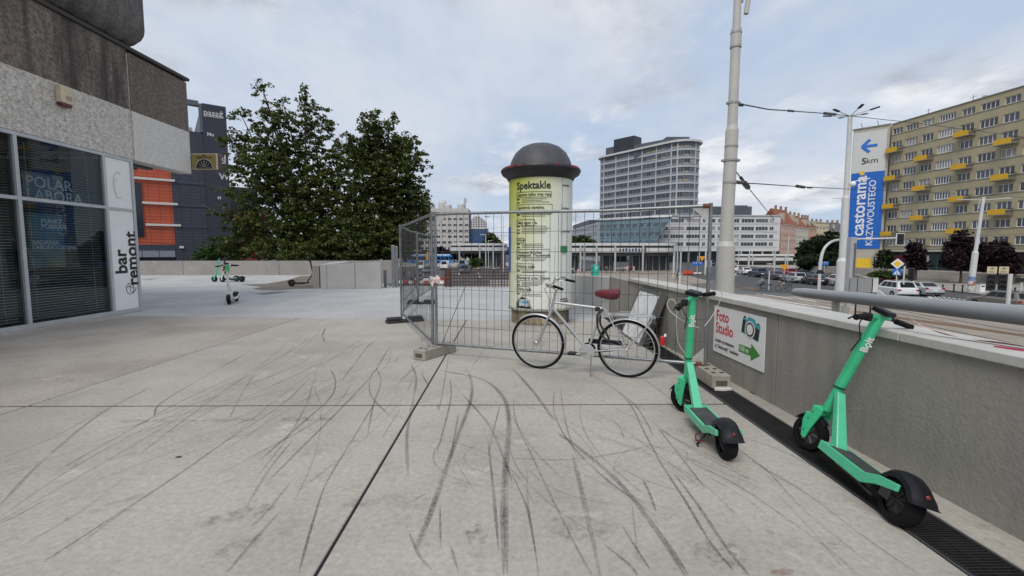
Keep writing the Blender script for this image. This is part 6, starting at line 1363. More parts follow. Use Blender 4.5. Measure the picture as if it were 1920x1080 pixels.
mat('roof_red', (.26, .085, .05), .85, var=.25, scale=.4); mat('roof_brown', (.17, .075, .05), .85, var=.25, scale=.4); mat('ten_pink', (.50, .33, .26), .85, var=.08, scale=.2); mat('ten_green', (.52, .52, .44), .85, var=.08, scale=.2); mat('ten_orange', (.50, .30, .19), .85, var=.08); mat('ten_cream', (.56, .48, .34), .85, var=.08)
tenement('pink tenement house with a red roof next to the white wing', 1463, 1491, 421, 500, 210, 222, M_['ten_pink'], M_['roof_red'], 6, 5, 7.5)
tenement('pale green tenement house with a red roof right of the pink one', 1491, 1514, 427, 500, 222, 236, M_['ten_green'], M_['roof_red'], 5, 5, 6.5)
tenement('narrow orange tenement house at the end of the row', 1514, 1529, 428, 500, 236, 242, M_['ten_orange'], M_['roof_brown'], 3, 5, 5.5)
tenement('cream gabled house showing above the dark trees', 1528, 1552, 418, 500, 275, 280, M_['ten_cream'], M_['ledge_grey'], 4, 5, 1.0)
tenement('pale house with grey roof left of the banner', 1552, 1580, 432, 500, 290, 290, M_['render_pale'], M_['plant_grey'], 5, 4, 5)

# ------------------------------------------------------------------ tram stop canopies
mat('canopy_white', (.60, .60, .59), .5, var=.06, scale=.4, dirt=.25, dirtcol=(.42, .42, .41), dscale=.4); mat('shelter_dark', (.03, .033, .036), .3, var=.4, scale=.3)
def canopy(label, px0, px1, py, Y, dep, cols_, gaps, sgn=None):
    z = CH + (470 - py) / CF * Y; xa, xb_ = (px0 - 952) / CF * Y, (px1 - 952) / CF * Y; t = thing('tram_shelter', label, 'tram shelter', ((xa + xb_) / 2, Y, ST))
    pts = [(xa + dep / 2 + dep / 2 * math.cos(a), Y + dep / 2 + dep / 2 * math.sin(a)) for a in [math.pi / 2 + math.pi * k / 10 for k in range(11)]] + [(xb_ - dep / 2 + dep / 2 * math.cos(a), Y + dep / 2 + dep / 2 * math.sin(a)) for a in [-math.pi / 2 + math.pi * k / 10 for k in range(11)]]
    c = Vector(((xa + xb_) / 2, Y + dep / 2, 0)); ins = lambda f: [(c.x + (p[0] - c.x) * f, c.y + (p[1] - c.y) * (1 - (1 - f) * 3)) for p in pts]
    MB().prism(pts, z - .25, z + .40).build('roof', M_['canopy_white'], t, world=True, bevel=.08)
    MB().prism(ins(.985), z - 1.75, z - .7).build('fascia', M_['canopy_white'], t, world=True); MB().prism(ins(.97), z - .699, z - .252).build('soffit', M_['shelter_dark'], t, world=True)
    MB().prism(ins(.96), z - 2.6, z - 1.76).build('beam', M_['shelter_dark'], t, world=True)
    for px in cols_: MB().tube([((px - 952) / CF * (Y - .3), Y - .6, ST), ((px - 952) / CF * (Y - .3), Y - .6, z - .26)], .22, 10).build('column', M_['pier_grey'], t, world=True, smooth=True)
    for a, e in gaps:
        xa2, xe = (a - 952) / CF * (Y + 3), (e - 952) / CF * (Y + 3); k = MB().box(xa2, xe, Y + 3, Y + 6, ST + .12, z - 2.62).build('kiosk', M_['shelter_dark'], t, world=True)
        for q in range(int((xe - xa2) / 1.6) + 1): MB().box(xa2 + q * 1.6, xa2 + q * 1.6 + .10, Y + 2.9, Y + 2.995, ST + .12, z - 2.62).build('mullion', M_['pier_grey'], k, world=True)
    MB().prism(ins(.99), ST, ST + .12).build('platform', M_['paving_beige'], t, world=True)
    return t, z
sh, z = canopy('long white tram stop canopy on round columns behind the poster column', 1046, 1284, 459, 105, 12, (1088, 1095, 1118, 1153, 1205, 1264, 1270, 1276), ((1064, 1084), (1186, 1256), (1130, 1150)))
for k, px in enumerate(range(1162, 1212, 6)): # dark blue letter shapes on its fascia, unreadable in the photo
    MB().box((px - 952) / CF * 104.6, (px + 2.6 - 952) / CF * 104.6, 104.95, 104.985 + .4, z - 1.4, z - 1.0 + .1 * (k % 3)).build('fascia_letter', mat('letter_navy', (.02, .05, .16), .5), sh, world=True)
canopy('white canopy of the farther tram stop left of the poster column', 838, 952, 459, 132, 14, (862, 900, 925, 944), ((900, 948),))
canopy('small flat canopy of the tram stop right of the mast', 1388, 1502, 479, 150, 6, (1404, 1412, 1452, 1474, 1494), ((1392, 1440), (1460, 1492)))
# ------------------------------------------------------------------ trees and shrubs
ORD = 'first second third fourth fifth sixth seventh eighth ninth tenth eleventh twelfth'.split()
RNG = np.random.default_rng(5)
mat('bark', (.075, .06, .048), .9, var=.3, scale=6, bump=.5, bscale=20)
mat_leaf('leaf_maple', ((.026, .040, .012), (.066, .088, .022), (.115, .132, .034), (.21, .195, .06)), 1.6)
mat_leaf('leaf_purple', ((.016, .010, .014), (.030, .016, .022), (.045, .024, .028)), 1.5)
mat_leaf('leaf_dark', ((.014, .026, .010), (.026, .042, .014), (.045, .06, .02)), .7)
mat_leaf('leaf_fresh', ((.025, .065, .012), (.045, .10, .018), (.07, .13, .03)), 1.4)
mat_leaf('leaf_mid', ((.03, .055, .014), (.055, .085, .022), (.09, .11, .03)), .9)
def leaves(blobs, n_spray, per, spray_r, size, flat=.5):
    """leaf-sized faces gathered in sprays, the sprays scattered through the crown's lobes"""
    B = np.array([b[:6] for b in blobs], float); wgt = np.array([(b[3] * b[4] * b[5]) ** .8 * (b[6] if len(b) > 6 else 1) for b in blobs]); wgt /= wgt.sum()
    idx = RNG.choice(len(B), n_spray, p=wgt); u = RNG.normal(size=(n_spray, 3)); u /= np.linalg.norm(u, axis=1)[:, None]
    rad = RNG.random(n_spray) ** .42; C = B[idx, :3] + u * rad[:, None] * B[idx, 3:]
    n = n_spray * per; sr = spray_r * RNG.uniform(.55, 1.35, n_spray)
    off = RNG.normal(size=(n, 3)); off /= np.linalg.norm(off, axis=1)[:, None]; off *= (RNG.random(n) ** .5)[:, None] * np.repeat(sr, per)[:, None]; off[:, 2] *= flat
    P = np.repeat(C, per, axis=0) + off
    P[:, 2] -= .25 * np.linalg.norm(off[:, :2], axis=1)
    nrm = RNG.normal(size=(n, 3)) * .55; nrm[:, 2] += .75; nrm += off / spray_r * .35; nrm /= np.linalg.norm(nrm, axis=1)[:, None]
    a = RNG.normal(size=(n, 3)); t = np.cross(nrm, a); t /= np.linalg.norm(t, axis=1)[:, None]; b = np.cross(nrm, t)
    s = size * RNG.uniform(.45, 1.55, n)[:, None]; V = np.empty((n, 4, 3))
    V[:, 0] = P - t * s * .5; V[:, 1] = P + b * s * .42 + nrm * s * .08; V[:, 2] = P + t * s * .55 - nrm * s * .1; V[:, 3] = P - b * s * .42 + nrm * s * .08
    return V.reshape(-1, 3), np.arange(n * 4).reshape(-1, 4), C
def tree(label, base, blobs, lm, n_spray, per=22, spray_r=.5, size=.2, trunk_r=.2, fork=.35, name='tree', cat='tree', group=None, limbs=14):
    base = Vector(base); t = thing(name, label, cat, base, group=group); V, F, C = leaves(blobs, n_spray, per, spray_r, size)
    put('crown', fast_mesh('crown', V, F, MATS[lm]), t, world=True)
    cen = Vector(np.mean([b[:3] for b in blobs], axis=0)); fk = base.lerp(cen, fork); fk.x = base.x + (cen.x - base.x) * fork * .5; fk.y = base.y
    b = MB().tube([base, base.lerp(fk, .5) + Vector((.05, 0, 0)), fk], [trunk_r * 1.25, trunk_r, trunk_r * .8], 9)
    top = max(blobs, key=lambda q: q[2])
    b.tube(smooth_path([fk, fk.lerp(Vector(top[:3]), .4) + Vector((rnd.uniform(-.3, .3), 0, .2)), Vector(top[:3])], 5), [trunk_r * .75 * (1 - .085 * k) for k in range(11)], 7)
    for q in blobs:
        e = Vector(q[:3]); b.tube(smooth_path([fk, fk.lerp(e, .5) + Vector((rnd.uniform(-.4, .4), rnd.uniform(-.3, .3), -.25)), e], 4), [trunk_r * .5 * (1 - .10 * k) for k in range(9)], 6)
    for k in RNG.choice(len(C), min(len(C), limbs * 5), replace=False):
        e = Vector(C[k]); q = min(blobs, key=lambda z: (Vector(z[:3]) - e).length); b.tube([Vector(q[:3]), Vector(q[:3]).lerp(e, .5) + Vector((0, 0, .12)), e], [trunk_r * .16, trunk_r * .10, trunk_r * .04], 5)
    b.build('trunk', M_['bark'], t, world=True, smooth=True); return t
def pb_(lst, Y, depth=.8):
    """crown lobes given as sighted centre and half sizes at distance Y"""
    out = []
    for i, l in enumerate(lst):
        px, py, rx, ry = l[:4]; y = Y + (l[5] if len(l) > 5 else rnd.uniform(-1, 1) * .5 * rx * Y / CF); c = D(px, py, y); k = y / CF
        out.append((c.x, c.y, c.z, rx * k, rx * k * depth, ry * k, l[4] if len(l) > 4 else 1))
    return out
Y1 = 35.0
A_l = [(494, 172, 15, 22, .8), (528, 182, 16, 20, .8), (572, 186, 16, 24, .8), (512, 222, 46, 30, .8), (588, 228, 42, 36, .8), (452, 214, 26, 12, .5), (440, 268, 40, 26, .55), (505, 282, 66, 44), (588, 292, 62, 48), (640, 286, 28, 40, .7),
       (480, 346, 56, 44, .9), (562, 362, 80, 50, 1.25), (640, 372, 62, 52, 1.25), (520, 418, 76, 46, 1.25), (612, 436, 90, 50, 1.5), (462, 436, 44, 44, .8), (560, 470, 96, 26, 1.5), (428, 412, 28, 20, .45), (398, 348, 15, 9, .35), (392, 392, 16, 9, .35), (378, 383, 8, 6, .3), (660, 462, 60, 30, 1.4), (668, 330, 26, 44, .9), (676, 420, 40, 50, 1.2), (440, 310, 34, 26, .5), (452, 390, 34, 30, .7), (440, 462, 40, 26, .9), (500, 318, 50, 40, .9)]
tree('tall maple tree with open top and dark low crown behind the parapet', D(612, 480, Y1 + .5).xy.to_tuple() + (ST,), pb_(A_l, Y1), 'leaf_maple', 2900, 30, .36, .165, .24, .45)
B_l = [(700, 232, 34, 24, .8), (728, 226, 18, 16, .7), (690, 268, 36, 30, .8), (745, 282, 48, 34), (778, 312, 28, 34, .9), (722, 330, 58, 42, 1.1), (792, 362, 20, 30, .8), (752, 382, 56, 46, 1.2), (690, 394, 44, 46, 1.2), (780, 410, 32, 34, .8), (728, 446, 62, 40, 1.5), (700, 474, 50, 18, 1.3), (770, 446, 26, 24, .8), (755, 472, 30, 16, 1.2), (668, 300, 24, 26, .7), (662, 276, 18, 26, .6), (796, 388, 16, 22, .6), (788, 436, 22, 22, .6), (700, 300, 40, 34, .9)]
tree('rounder maple tree standing right of the tall one', D(715, 480, 37).xy.to_tuple() + (ST,), pb_(B_l, 36.5), 'leaf_maple', 2000, 30, .36, .165, .2, .45)
def shrub(label, blobs, lm, n, per=16, sr=.35, size=.16, name='shrub', cat='shrub', group=None, base=None):
    b0 = base or Vector((np.mean([b[0] for b in blobs]), np.mean([b[1] for b in blobs]), ST)); return tree(label, b0, blobs, lm, n, per, sr, size, .06, .3, name, cat, group, 5)
shrub('bright green bush rising beside the mall behind the parapet', pb_([(392, 474, 26, 22), (418, 466, 28, 24), (372, 482, 14, 10), (440, 478, 20, 16)], 40), 'leaf_fresh', 260, 20, .35, .15)
mat_leaf('leaf_red', ((.10, .018, .010), (.19, .036, .016), (.30, .07, .03)), 1.3)
shrub('small russet tree glowing through the maple leaves', pb_([(482, 420, 22, 26), (474, 452, 24, 24), (494, 398, 14, 14), (486, 472, 18, 14)], 43), 'leaf_red', 170, 18, .4, .18, 'russet_tree', 'tree')
tree('leafy tree beside the blue glass block', (xb(922), 205, ST), pb_([(918, 452, 14, 12), (927, 458, 14, 12), (921, 444, 9, 9), (936, 466, 8, 8)], 205, 1), 'leaf_mid', 260, 16, 1.2, .8, .4)
for k, (px, r, py) in enumerate(((790, 15, 480), (822, 13, 474), (852, 11, 476), (872, 14, 473), (893, 15, 475), (838, 10, 480), (770, 12, 484))):
    tree('%s dark purple plum tree from the left before the white office block' % ORD[(1, 2, 4, 5, 6, 3, 0)[k]], (D(px, 480, 196).x, 196, ST), pb_([(px, py, r, 11), (px + 4, py - 5, r * .6, 7)], 196, 1), 'leaf_purple', 90, 14, 1.2, .9, .25, group='plum trees before the white block', limbs=3)
shrub('small fresh green tree by the tram stop kerb', pb_([(893, 492, 11, 9), (887, 495, 7, 6), (900, 494, 6, 6)], 118, 1), 'leaf_fresh', 160, 14, .5, .35, 'young_tree', 'tree')
tree('green tree top showing left of the office tower', (D(1085, 480, 180).x, 180, ST), pb_([(1082, 452, 16, 9), (1096, 449, 14, 9), (1070, 455, 10, 7), (1108, 456, 10, 7)], 180, 1), 'leaf_mid', 240, 14, 1.2, .8, .3)
for k, (px, py, rx, ry, Y) in enumerate(((1518, 472, 22, 26, 112), (1540, 462, 24, 24, 116), (1562, 458, 22, 26, 114), (1578, 476, 18, 24, 108), (1530, 490, 34, 14, 106), (1556, 488, 26, 16, 104))):
    tree(('dark dense tree next to the orange tenement house', 'dark dense tree below the cream gabled house', 'tall dark tree left of the lamp post', 'dark tree touching the blue banner', 'low dark tree behind the blue direction signs', 'low dark tree behind the black saloon cars')[k],
         (D(px, 480, Y).x, Y, ST), pb_([(px, py, rx, ry), (px - rx * .4, py + ry * .4, rx * .7, ry * .6), (px + rx * .4, py + ry * .3, rx * .7, ry * .6)], Y, .8), 'leaf_dark', 330, 16, .9, .5, .25, limbs=5)
PT = (('dark purple tree before the teal shop front', [(1800, 462, 24, 20), (1788, 484, 22, 20), (1812, 486, 20, 18), (1804, 444, 16, 14), (1796, 496, 26, 10)], 66, 1803), ('broad dark purple tree right of the stickered pole', [(1858, 472, 26, 18), (1880, 486, 28, 18), (1850, 496, 24, 14), (1896, 500, 20, 14), (1872, 462, 18, 12)], 64, 1872),
      ('small purple tree before the red shop awning', [(1716, 478, 18, 18), (1722, 494, 18, 12), (1712, 462, 10, 10)], 72, 1718), ('thin green brown tree before the dark shop entrance', [(1660, 480, 13, 14), (1652, 494, 10, 9), (1670, 494, 11, 10)], 74, 1660))
for k, (lab, bl2, Y, tx) in enumerate(PT): b0 = D(tx, 500, Y); tree(lab, (b0.x, b0.y, ST), pb_(bl2, Y), 'leaf_purple' if k < 3 else 'leaf_dark', (520, 620, 260, 150)[k], 18, .55, .30, .16, .4, limbs=8)
shrub('low green hedge before the flats behind the white estate car', pb_([(1655, 514, 22, 7), (1675, 515, 20, 6), (1638, 516, 10, 5), (1692, 518, 10, 5)], 62), 'leaf_mid', 260, 14, .4, .24, 'hedge', 'hedge')
# ------------------------------------------------------------------ vehicles
mat('car_glass', (.012, .015, .018), .25, var=0, spec=.22); mat('tail_red', (.30, .01, .012), .3, var=0); mat('head_clear', (.6, .6, .58), .2, var=0); mat('rim_silver', (.42, .42, .43), .3, .7, var=.05)
PAINT = {k: mat('paint_' + k, c, .28, var=.03, coat=.7) for k, c in dict(white=(.72, .72, .72), silver=(.42, .44, .45), black=(.012, .013, .018), grey=(.06, .068, .08), navy=(.02, .035, .07), red=(.32, .015, .03), olive=(.17, .155, .125), blue=(.08, .14, .22)).items()}
PROF = dict(
    suv=(4.85, 1.94, 1.70, [(-.5, .45), (-.5, .80), (-.487, 1.05), (.19, 1.04), (.43, .96), (.49, .80), (.5, .38), (.44, .24), (-.45, .24)], (-.485, -.40, .06, .215)),
    hatch=(4.25, 1.76, 1.58, [(-.5, .42), (-.5, .78), (-.485, .98), (.22, .98), (.43, .88), (.49, .72), (.5, .36), (.44, .22), (-.45, .22)], (-.48, -.40, .06, .25)),
    saloon=(4.75, 1.83, 1.46, [(-.5, .45), (-.498, .84), (-.46, .99), (-.33, 1.01), (.21, .95), (.43, .82), (.49, .66), (.5, .34), (.44, .20), (-.45, .20)], (-.40, -.22, .04, .225)),
    estate=(4.75, 1.86, 1.54, [(-.5, .42), (-.5, .78), (-.487, .98), (.20, .97), (.43, .84), (.49, .68), (.5, .34), (.44, .22), (-.45, .22)], (-.475, -.40, .06, .23)),
    van=(5.3, 2.0, 2.3, [(-.5, .45), (-.5, .9), (-.49, 1.2), (.30, 1.2), (.46, 1.05), (.5, .8), (.5, .36), (.44, .25), (-.45, .25)], (-.49, -.47, .22, .36)))
def car(label, kind, paint, loc, heading, group='cars on the road by the crossing'):
    """heading: unit vector the car points along"""
    L_, Wd_, H_, prof, (g0, g1, g2, g3) = PROF[kind]; t = thing('car', label, 'car', loc, math.atan2(heading[1], heading[0]), group); P = PAINT[paint]; w = Wd_ / 2
    b = MB(); n = len(prof)
    for y, s in ((-w, .93), (-w * .86, 1), (w * .86, 1), (w, .93)):
        for x, z in prof: b.v.append((x * L_ * (1 if abs(y) < w else .985), y, z if z < .5 else .5 + (z - .5) * s))
    for k in range(3):
        for i in range(n): b.f.append((k * n + i, k * n + (i + 1) % n, (k + 1) * n + (i + 1) % n, (k + 1) * n + i))
    b.f += [tuple(reversed(range(n))), tuple(3 * n + i for i in range(n))]; b.f = [f[::-1] for f in b.f]; b.build('body', P, t, bevel=.05, smooth=True)
    zb2 = (1.0 if kind != 'van' else 1.2) - .03; wr = w * .74; wl = w * .93; zr = H_
    Q = [(g0 * L_, wl, zb2), (g3 * L_, wl, zb2), (g2 * L_, wr, zr), (g1 * L_, wr, zr)]
    b = MB(); b.v = [(x, -y, z) for x, y, z in Q] + [(x, y, z) for x, y, z in Q]; b.f = [(0, 1, 2, 3), (7, 6, 5, 4), (1, 5, 6, 2), (2, 6, 7, 3), (3, 7, 4, 0)]; b.build('cabin', P, t, bevel=.05, smooth=True)
    LP = lambda a, c, s: tuple(a[i] + (c[i] - a[i]) * s for i in range(3))
    G_ = M_['car_glass']
    def glass(a, b_, c, d, nm, u0, u1, v0, v1, off):
        q = lambda u, v: Vector(LP(LP(a, b_, u), LP(d, c, u), v)) + Vector(off); k = MB().add([q(u0, v0), q(u1, v0), q(u1, v1), q(u0, v1)], [(0, 1, 2, 3)]); k.build(nm, G_, t)
    for s in (-1, 1):
        A_, B_, C_, D_ = [(x, s * y, z) for x, y, z in Q]
        for u0, u1 in ((.10, .33), (.36, .62), (.65, .90)) if kind != 'van' else ((.78, .93),): glass(A_, B_, C_, D_, 'side_window', u0, u1, .16, .86, (0, s * .018, .006))
    m = lambda p: (p[0], -p[1], p[2])
    glass(Q[1], m(Q[1]), m(Q[2]), Q[2], 'windscreen', .08, .92, .10, .9, (.02, 0, .012)); glass(Q[0], m(Q[0]), m(Q[3]), Q[3], 'rear_window', .10, .90, .18, .88, (-.02, 0, .012))
    for x in (-.31, .315):
        for s in (-1, 1):
            r = .335 if kind in ('suv', 'van') else .315; c = (x * L_, 0, r)
            MB().lathe([(0, s * (w + .004)), (r * 1.16, s * (w + .004)), (r * 1.16, s * (w - .12))], 20, c=c, axis='y').build('wheel_arch', M_['black_plastic'], t)
            o = MB().lathe([(0, s * (w - .2)), (r, s * (w - .2)), (r, s * (w + .012)), (r * .70, s * (w + .022)), (r * .68, s * (w + .012)), (0, s * (w + .012))], 20, c=c, axis='y').build('wheel', M_['black_rubber'], t, smooth=True)
            MB().lathe([(0, s * (w + .024)), (r * .2, s * (w + .024)), (r * .66, s * (w + .016))], 10, c=c, axis='y').build('rim', M_['rim_silver'], o)
    for s in (-1, 1):
        zt_ = prof[1][1]; MB().box(-.5 * L_ - .012, -.5 * L_ + .16, s * w * .88 - .17 if s > 0 else -w * .98, w * .98 if s > 0 else -w * .88 + .17, zt_ - .06, zt_ + .12).build('tail_light', M_['tail_red'], t, bevel=.02)
        MB().box(.44 * L_, .492 * L_, (w * .62 if s > 0 else -w * .95), (w * .95 if s > 0 else -w * .62), .62, .76).build('headlight', M_['head_clear'], t, bevel=.02)
        MB().box(g3 * L_ - .35, g3 * L_ - .15, s * (w + .10) - .08, s * (w + .10) + .08, zb2 + .02, zb2 + .16).build('mirror', P, t, bevel=.03)
        MB().tube([(.10 * L_, s * (w + .005), .80), (.145 * L_, s * (w + .005), .80)], .016, 5).tube([(-.12 * L_, s * (w + .005), .82), (-.075 * L_, s * (w + .005), .82)], .016, 5).build('door_handle', P, t)
    MB().box(-.5 * L_ - .018, -.5 * L_ - .004, -.26, .26, .62, .73).build('number_plate', M_['print_white'], t); MB().box(-.5 * L_ - .02, -.5 * L_ + .1, -w * .9, w * .9, .28, .42).build('rear_bumper', M_['black_plastic'], t, bevel=.02)
    if kind in ('suv', 'estate'):
        for s in (-1, 1): MB().tube([(g1 * L_ + .1, s * wr * .92, zr + .02), (0, s * wr * .92, zr + .06), (g2 * L_ - .1, s * wr * .92, zr + .02)], .022, 5).build('roof_rail', M_['galvanised'], t)
    return t
HD = (math.sin(R_(9.5)), math.cos(R_(9.5)), 0)
def at_px(px, py, kind): # sighted rear bumper foot -> centre of the car
    p = G(px, py, ST); return p + Vector(HD) * PROF[kind][0] * .42
car('large white estate car with roof rails waiting nearest the crossing', 'suv', 'white', at_px(1698, 559, 'suv'), HD)
car('silver saloon car waiting right of the large white one', 'saloon', 'silver', at_px(1748, 556, 'saloon'), HD)
car('silver hatchback car between the dark grey and black saloons', 'hatch', 'silver', at_px(1500, 531, 'hatch'), HD)
car('black saloon car following the silver hatchback', 'saloon', 'black', at_px(1538, 535, 'saloon'), HD)
car('second black car beyond the black saloon', 'saloon', 'navy', at_px(1540, 526, 'saloon'), HD)
car('dark grey saloon car with grey tailgate', 'saloon', 'grey', at_px(1462, 525, 'saloon'), HD)
car('dark navy sport utility car behind the white saloon', 'suv', 'navy', at_px(1428, 520, 'suv'), HD)
car('white saloon car turning at the far end of the queue', 'saloon', 'white', at_px(1402, 515.5, 'saloon'), HD)
car('white car half hidden by the tram mast', 'hatch', 'white', at_px(1376, 510.5, 'hatch'), HD)
car('red car beyond the second cyclist', 'hatch', 'red', at_px(1484, 519, 'hatch'), HD)
car('white car showing between the sign posts', 'hatch', 'white', at_px(1582, 537, 'hatch'), HD)
car('red car behind the large white estate', 'hatch', 'red', at_px(1668, 536, 'hatch'), HD)
a, b = G(1914, 584, ST), G(1848, 575, ST); d = (b - a).normalized(); car('olive brown estate car crossing at the right edge of the photo', 'estate', 'olive', (a + b) / 2 + Vector((.9 * d.y, -.9 * d.x, 0)) * 0, d)
for k, (px, py, kind, col, lab) in enumerate(((802, 512, 'saloon', 'blue', 'pale blue car in the left lane beyond the fence corner'), (788, 530, 'saloon', 'navy', 'dark blue car by the red and white barriers'), (811, 512, 'hatch', 'red', 'small red car seen through the corner fence'), (836, 505, 'van', 'white', 'white van waiting far behind the fence'), (871, 512, 'suv', 'navy', 'dark car facing the tram stop behind the rusty grid'),
                                              (869, 503, 'van', 'blue', 'pale blue delivery van far behind the rusty grid'), (790, 506, 'van', 'white', 'white van far left beyond the fence'), (1330, 498, 'suv', 'navy', 'dark car under the blue direction sign'))):
    car(lab, kind, col, G(px, py, ST), (.05, -1, 0) if k % 2 == 0 else (.05, 1, 0), 'cars far behind the fence')
# the long blue bus
YBs = 176.0; xbs = lambda px: (px - 952) / CF * YBs; bt = thing('bus', 'long blue articulated bus with dark window band far behind the fence', 'bus', (xbs(808), YBs, ST))
zc = lambda py: CH + (470 - py) / CF * YBs; bb_ = mat('bus_blue', (.03, .20, .55), .35, var=.08, coat=.4)
x0, x1 = xbs(764), xbs(850)
MB().slab([(x0, zc(493.5)), (x1 - .2, zc(493.5)), (x1, zc(490)), (x1 - .5, zc(479.5)), (x1 - 1.2, zc(478.6)), (x0, zc(478.6))], frame((0, YBs, 0), (1, 0, 0), (0, 1, 0)), 2.5).build('body', bb_, bt, world=True, bevel=.1)
MB().box(x0 + .4, x1 - 1.2, YBs + .3, YBs + 2.2, zc(478.6) + .01, zc(478.6) + .45).build('roof_unit', mat('bus_roof', (.45, .55, .66), .5), bt, world=True)
for k in range(11):
    xa = x0 + .4 + k * 1.58; 
    if k not in (6,): MB().box(xa, xa + 1.42, YBs - .03, YBs - .004, zc(487.2), zc(481)).build('window', M_['car_glass'], bt, world=True)
for px in (775, 822, 840):
    MB().lathe([(0, -.02), (.48, -.02), (.48, .3)], 14, c=(xbs(px), YBs, ST + .48), axis='y').build('wheel', M_['black_rubber'], bt, world=True)

# ------------------------------------------------------------------ people
def person_meshes():
    """three poses grown as one continuous skin each, coloured by the nearest bone"""
    poses = {}
    S = dict(pel=(0, 0, .95), wai=(0, 0, 1.12), chs=(0, .01, 1.34), nek=(0, 0, 1.50), hed=(0, .015, 1.60), top=(0, .01, 1.74))
    R0 = dict(pel=(.15, .11), wai=(.14, .10), chs=(.17, .115), nek=(.055, .055), hed=(.08, .095), top=(.06, .07), sh=(.06, .06), el=(.045, .045), wr=(.033, .033), hn=(.035, .02), hp=(.085, .09), kn=(.062, .065), an=(.045, .045), to=(.045, .03))
    def body(joints, nm):
        names = list(joints); me = bpy.data.meshes.new(nm)
        E = [('pel', 'wai'), ('wai', 'chs'), ('chs', 'nek'), ('nek', 'hed'), ('hed', 'top')]
        for s in 'lr': E += [('chs', 'sh' + s), ('sh' + s, 'el' + s), ('el' + s, 'wr' + s), ('wr' + s, 'hn' + s), ('pel', 'hp' + s), ('hp' + s, 'kn' + s), ('kn' + s, 'an' + s), ('an' + s, 'to' + s)]
        me.from_pydata([joints[n] for n in names], [(names.index(a), names.index(b)) for a, b in E], [])
        o = bpy.data.objects.new('tmp', me); COL.objects.link(o); o.modifiers.new('skin', 'SKIN'); su = o.modifiers.new('sub', 'SUBSURF'); su.levels = su.render_levels = 1
        for i, n in enumerate(names): me.skin_vertices[0].data[i].radius = R0[n if n in R0 else n[:2]]; me.skin_vertices[0].data[i].use_root = (n == 'pel')
        dg = bpy.context.evaluated_depsgraph_get(); dg.update(); r = bpy.data.meshes.new_from_object(o.evaluated_get(dg)); bpy.data.objects.remove(o); bpy.data.meshes.remove(me); r.name = 'person'
        seg = [(Vector(joints[a]), Vector(joints[b]), 2 if (b[:2] in ('kn', 'an', 'hp') or (a, b) == ('pel', 'wai')) else 3 if b[:2] == 'to' else 0 if b in ('hed', 'top') or b[:2] in ('wr', 'hn') else 1) for a, b in E]
        r.materials.clear()
        for _ in range(4): r.materials.append(None)
        for p in r.polygons:
            best = None
            for a, b, m in seg:
                ab = b - a; t = max(0, min(1, (p.center - a).dot(ab) / ab.length_squared)); dd_ = (p.center - a - ab * t).length
                if best is None or dd_ < best[0]: best = (dd_, m)
            p.material_index = best[1]; p.use_smooth = True
        return r
    def limbs(j, arm, leg):
        for s, x in (('l', -1), ('r', 1)):
            (el, wr, hn), (kn, an, to) = arm[s], leg[s]; j['sh' + s] = (x * .19, j['chs'][1], j['chs'][2] + .07); j['el' + s] = el; j['wr' + s] = wr; j['hn' + s] = hn; j['hp' + s] = (x * .09, j['pel'][1], j['pel'][2] - .06); j['kn' + s] = kn; j['an' + s] = an; j['to' + s] = to
        return j
    poses['walk'] = body(limbs(dict(S), dict(l=((-.24, -.08, 1.16), (-.23, .06, .98), (-.22, .12, .92)), r=((.24, .02, 1.15), (.25, .16, 1.0), (.24, .22, .95))), dict(l=((-.09, .20, .55), (-.09, .22, .10), (-.09, .38, .04)), r=((.09, .02, .52), (.09, -.30, .16), (.09, -.22, .05)))), 'walk')
    poses['stand'] = body(limbs(dict(S), dict(l=((-.25, -.02, 1.15), (-.24, .06, .93), (-.23, .09, .85)), r=((.25, -.02, 1.15), (.22, .20, 1.06), (.12, .28, 1.08))), dict(l=((-.10, .02, .52), (-.10, 0, .08), (-.11, .15, .03)), r=((.10, .03, .52), (.11, .0, .08), (.13, .15, .03)))), 'stand')
    j = dict(pel=(0, -.02, .98), wai=(0, .05, 1.14), chs=(0, .17, 1.34), nek=(0, .24, 1.48), hed=(0, .28, 1.58), top=(0, .29, 1.72))
    poses['ride'] = body(limbs(j, dict(l=((-.24, .36, 1.18), (-.22, .56, 1.09), (-.21, .64, 1.08)), r=((.24, .36, 1.18), (.22, .56, 1.09), (.21, .64, 1.08))), dict(l=((-.10, .38, .80), (-.11, .24, .42), (-.11, .38, .38)), r=((.10, .32, .62), (.11, .12, .22), (.11, .27, .17)))), 'ride')
    return poses
PM = person_meshes()
mat('skin', (.42, .25, .18), .6, var=.05); mat('hair_dark', (.03, .02, .015), .7, var=.2); mat('shoe_dark', (.03, .03, .03), .6, var=.1)
CL = {k: mat('cloth_' + k, c, .85, var=.12, scale=8) for k, c in dict(black=(.02, .02, .022), navy=(.03, .045, .09), white=(.55, .55, .56), lilac=(.32, .34, .46), red=(.35, .03, .05), blue=(.03, .14, .45), grey=(.16, .16, .165), beige=(.38, .31, .24), green=(.06, .14, .07), pink=(.48, .25, .24)).items()}
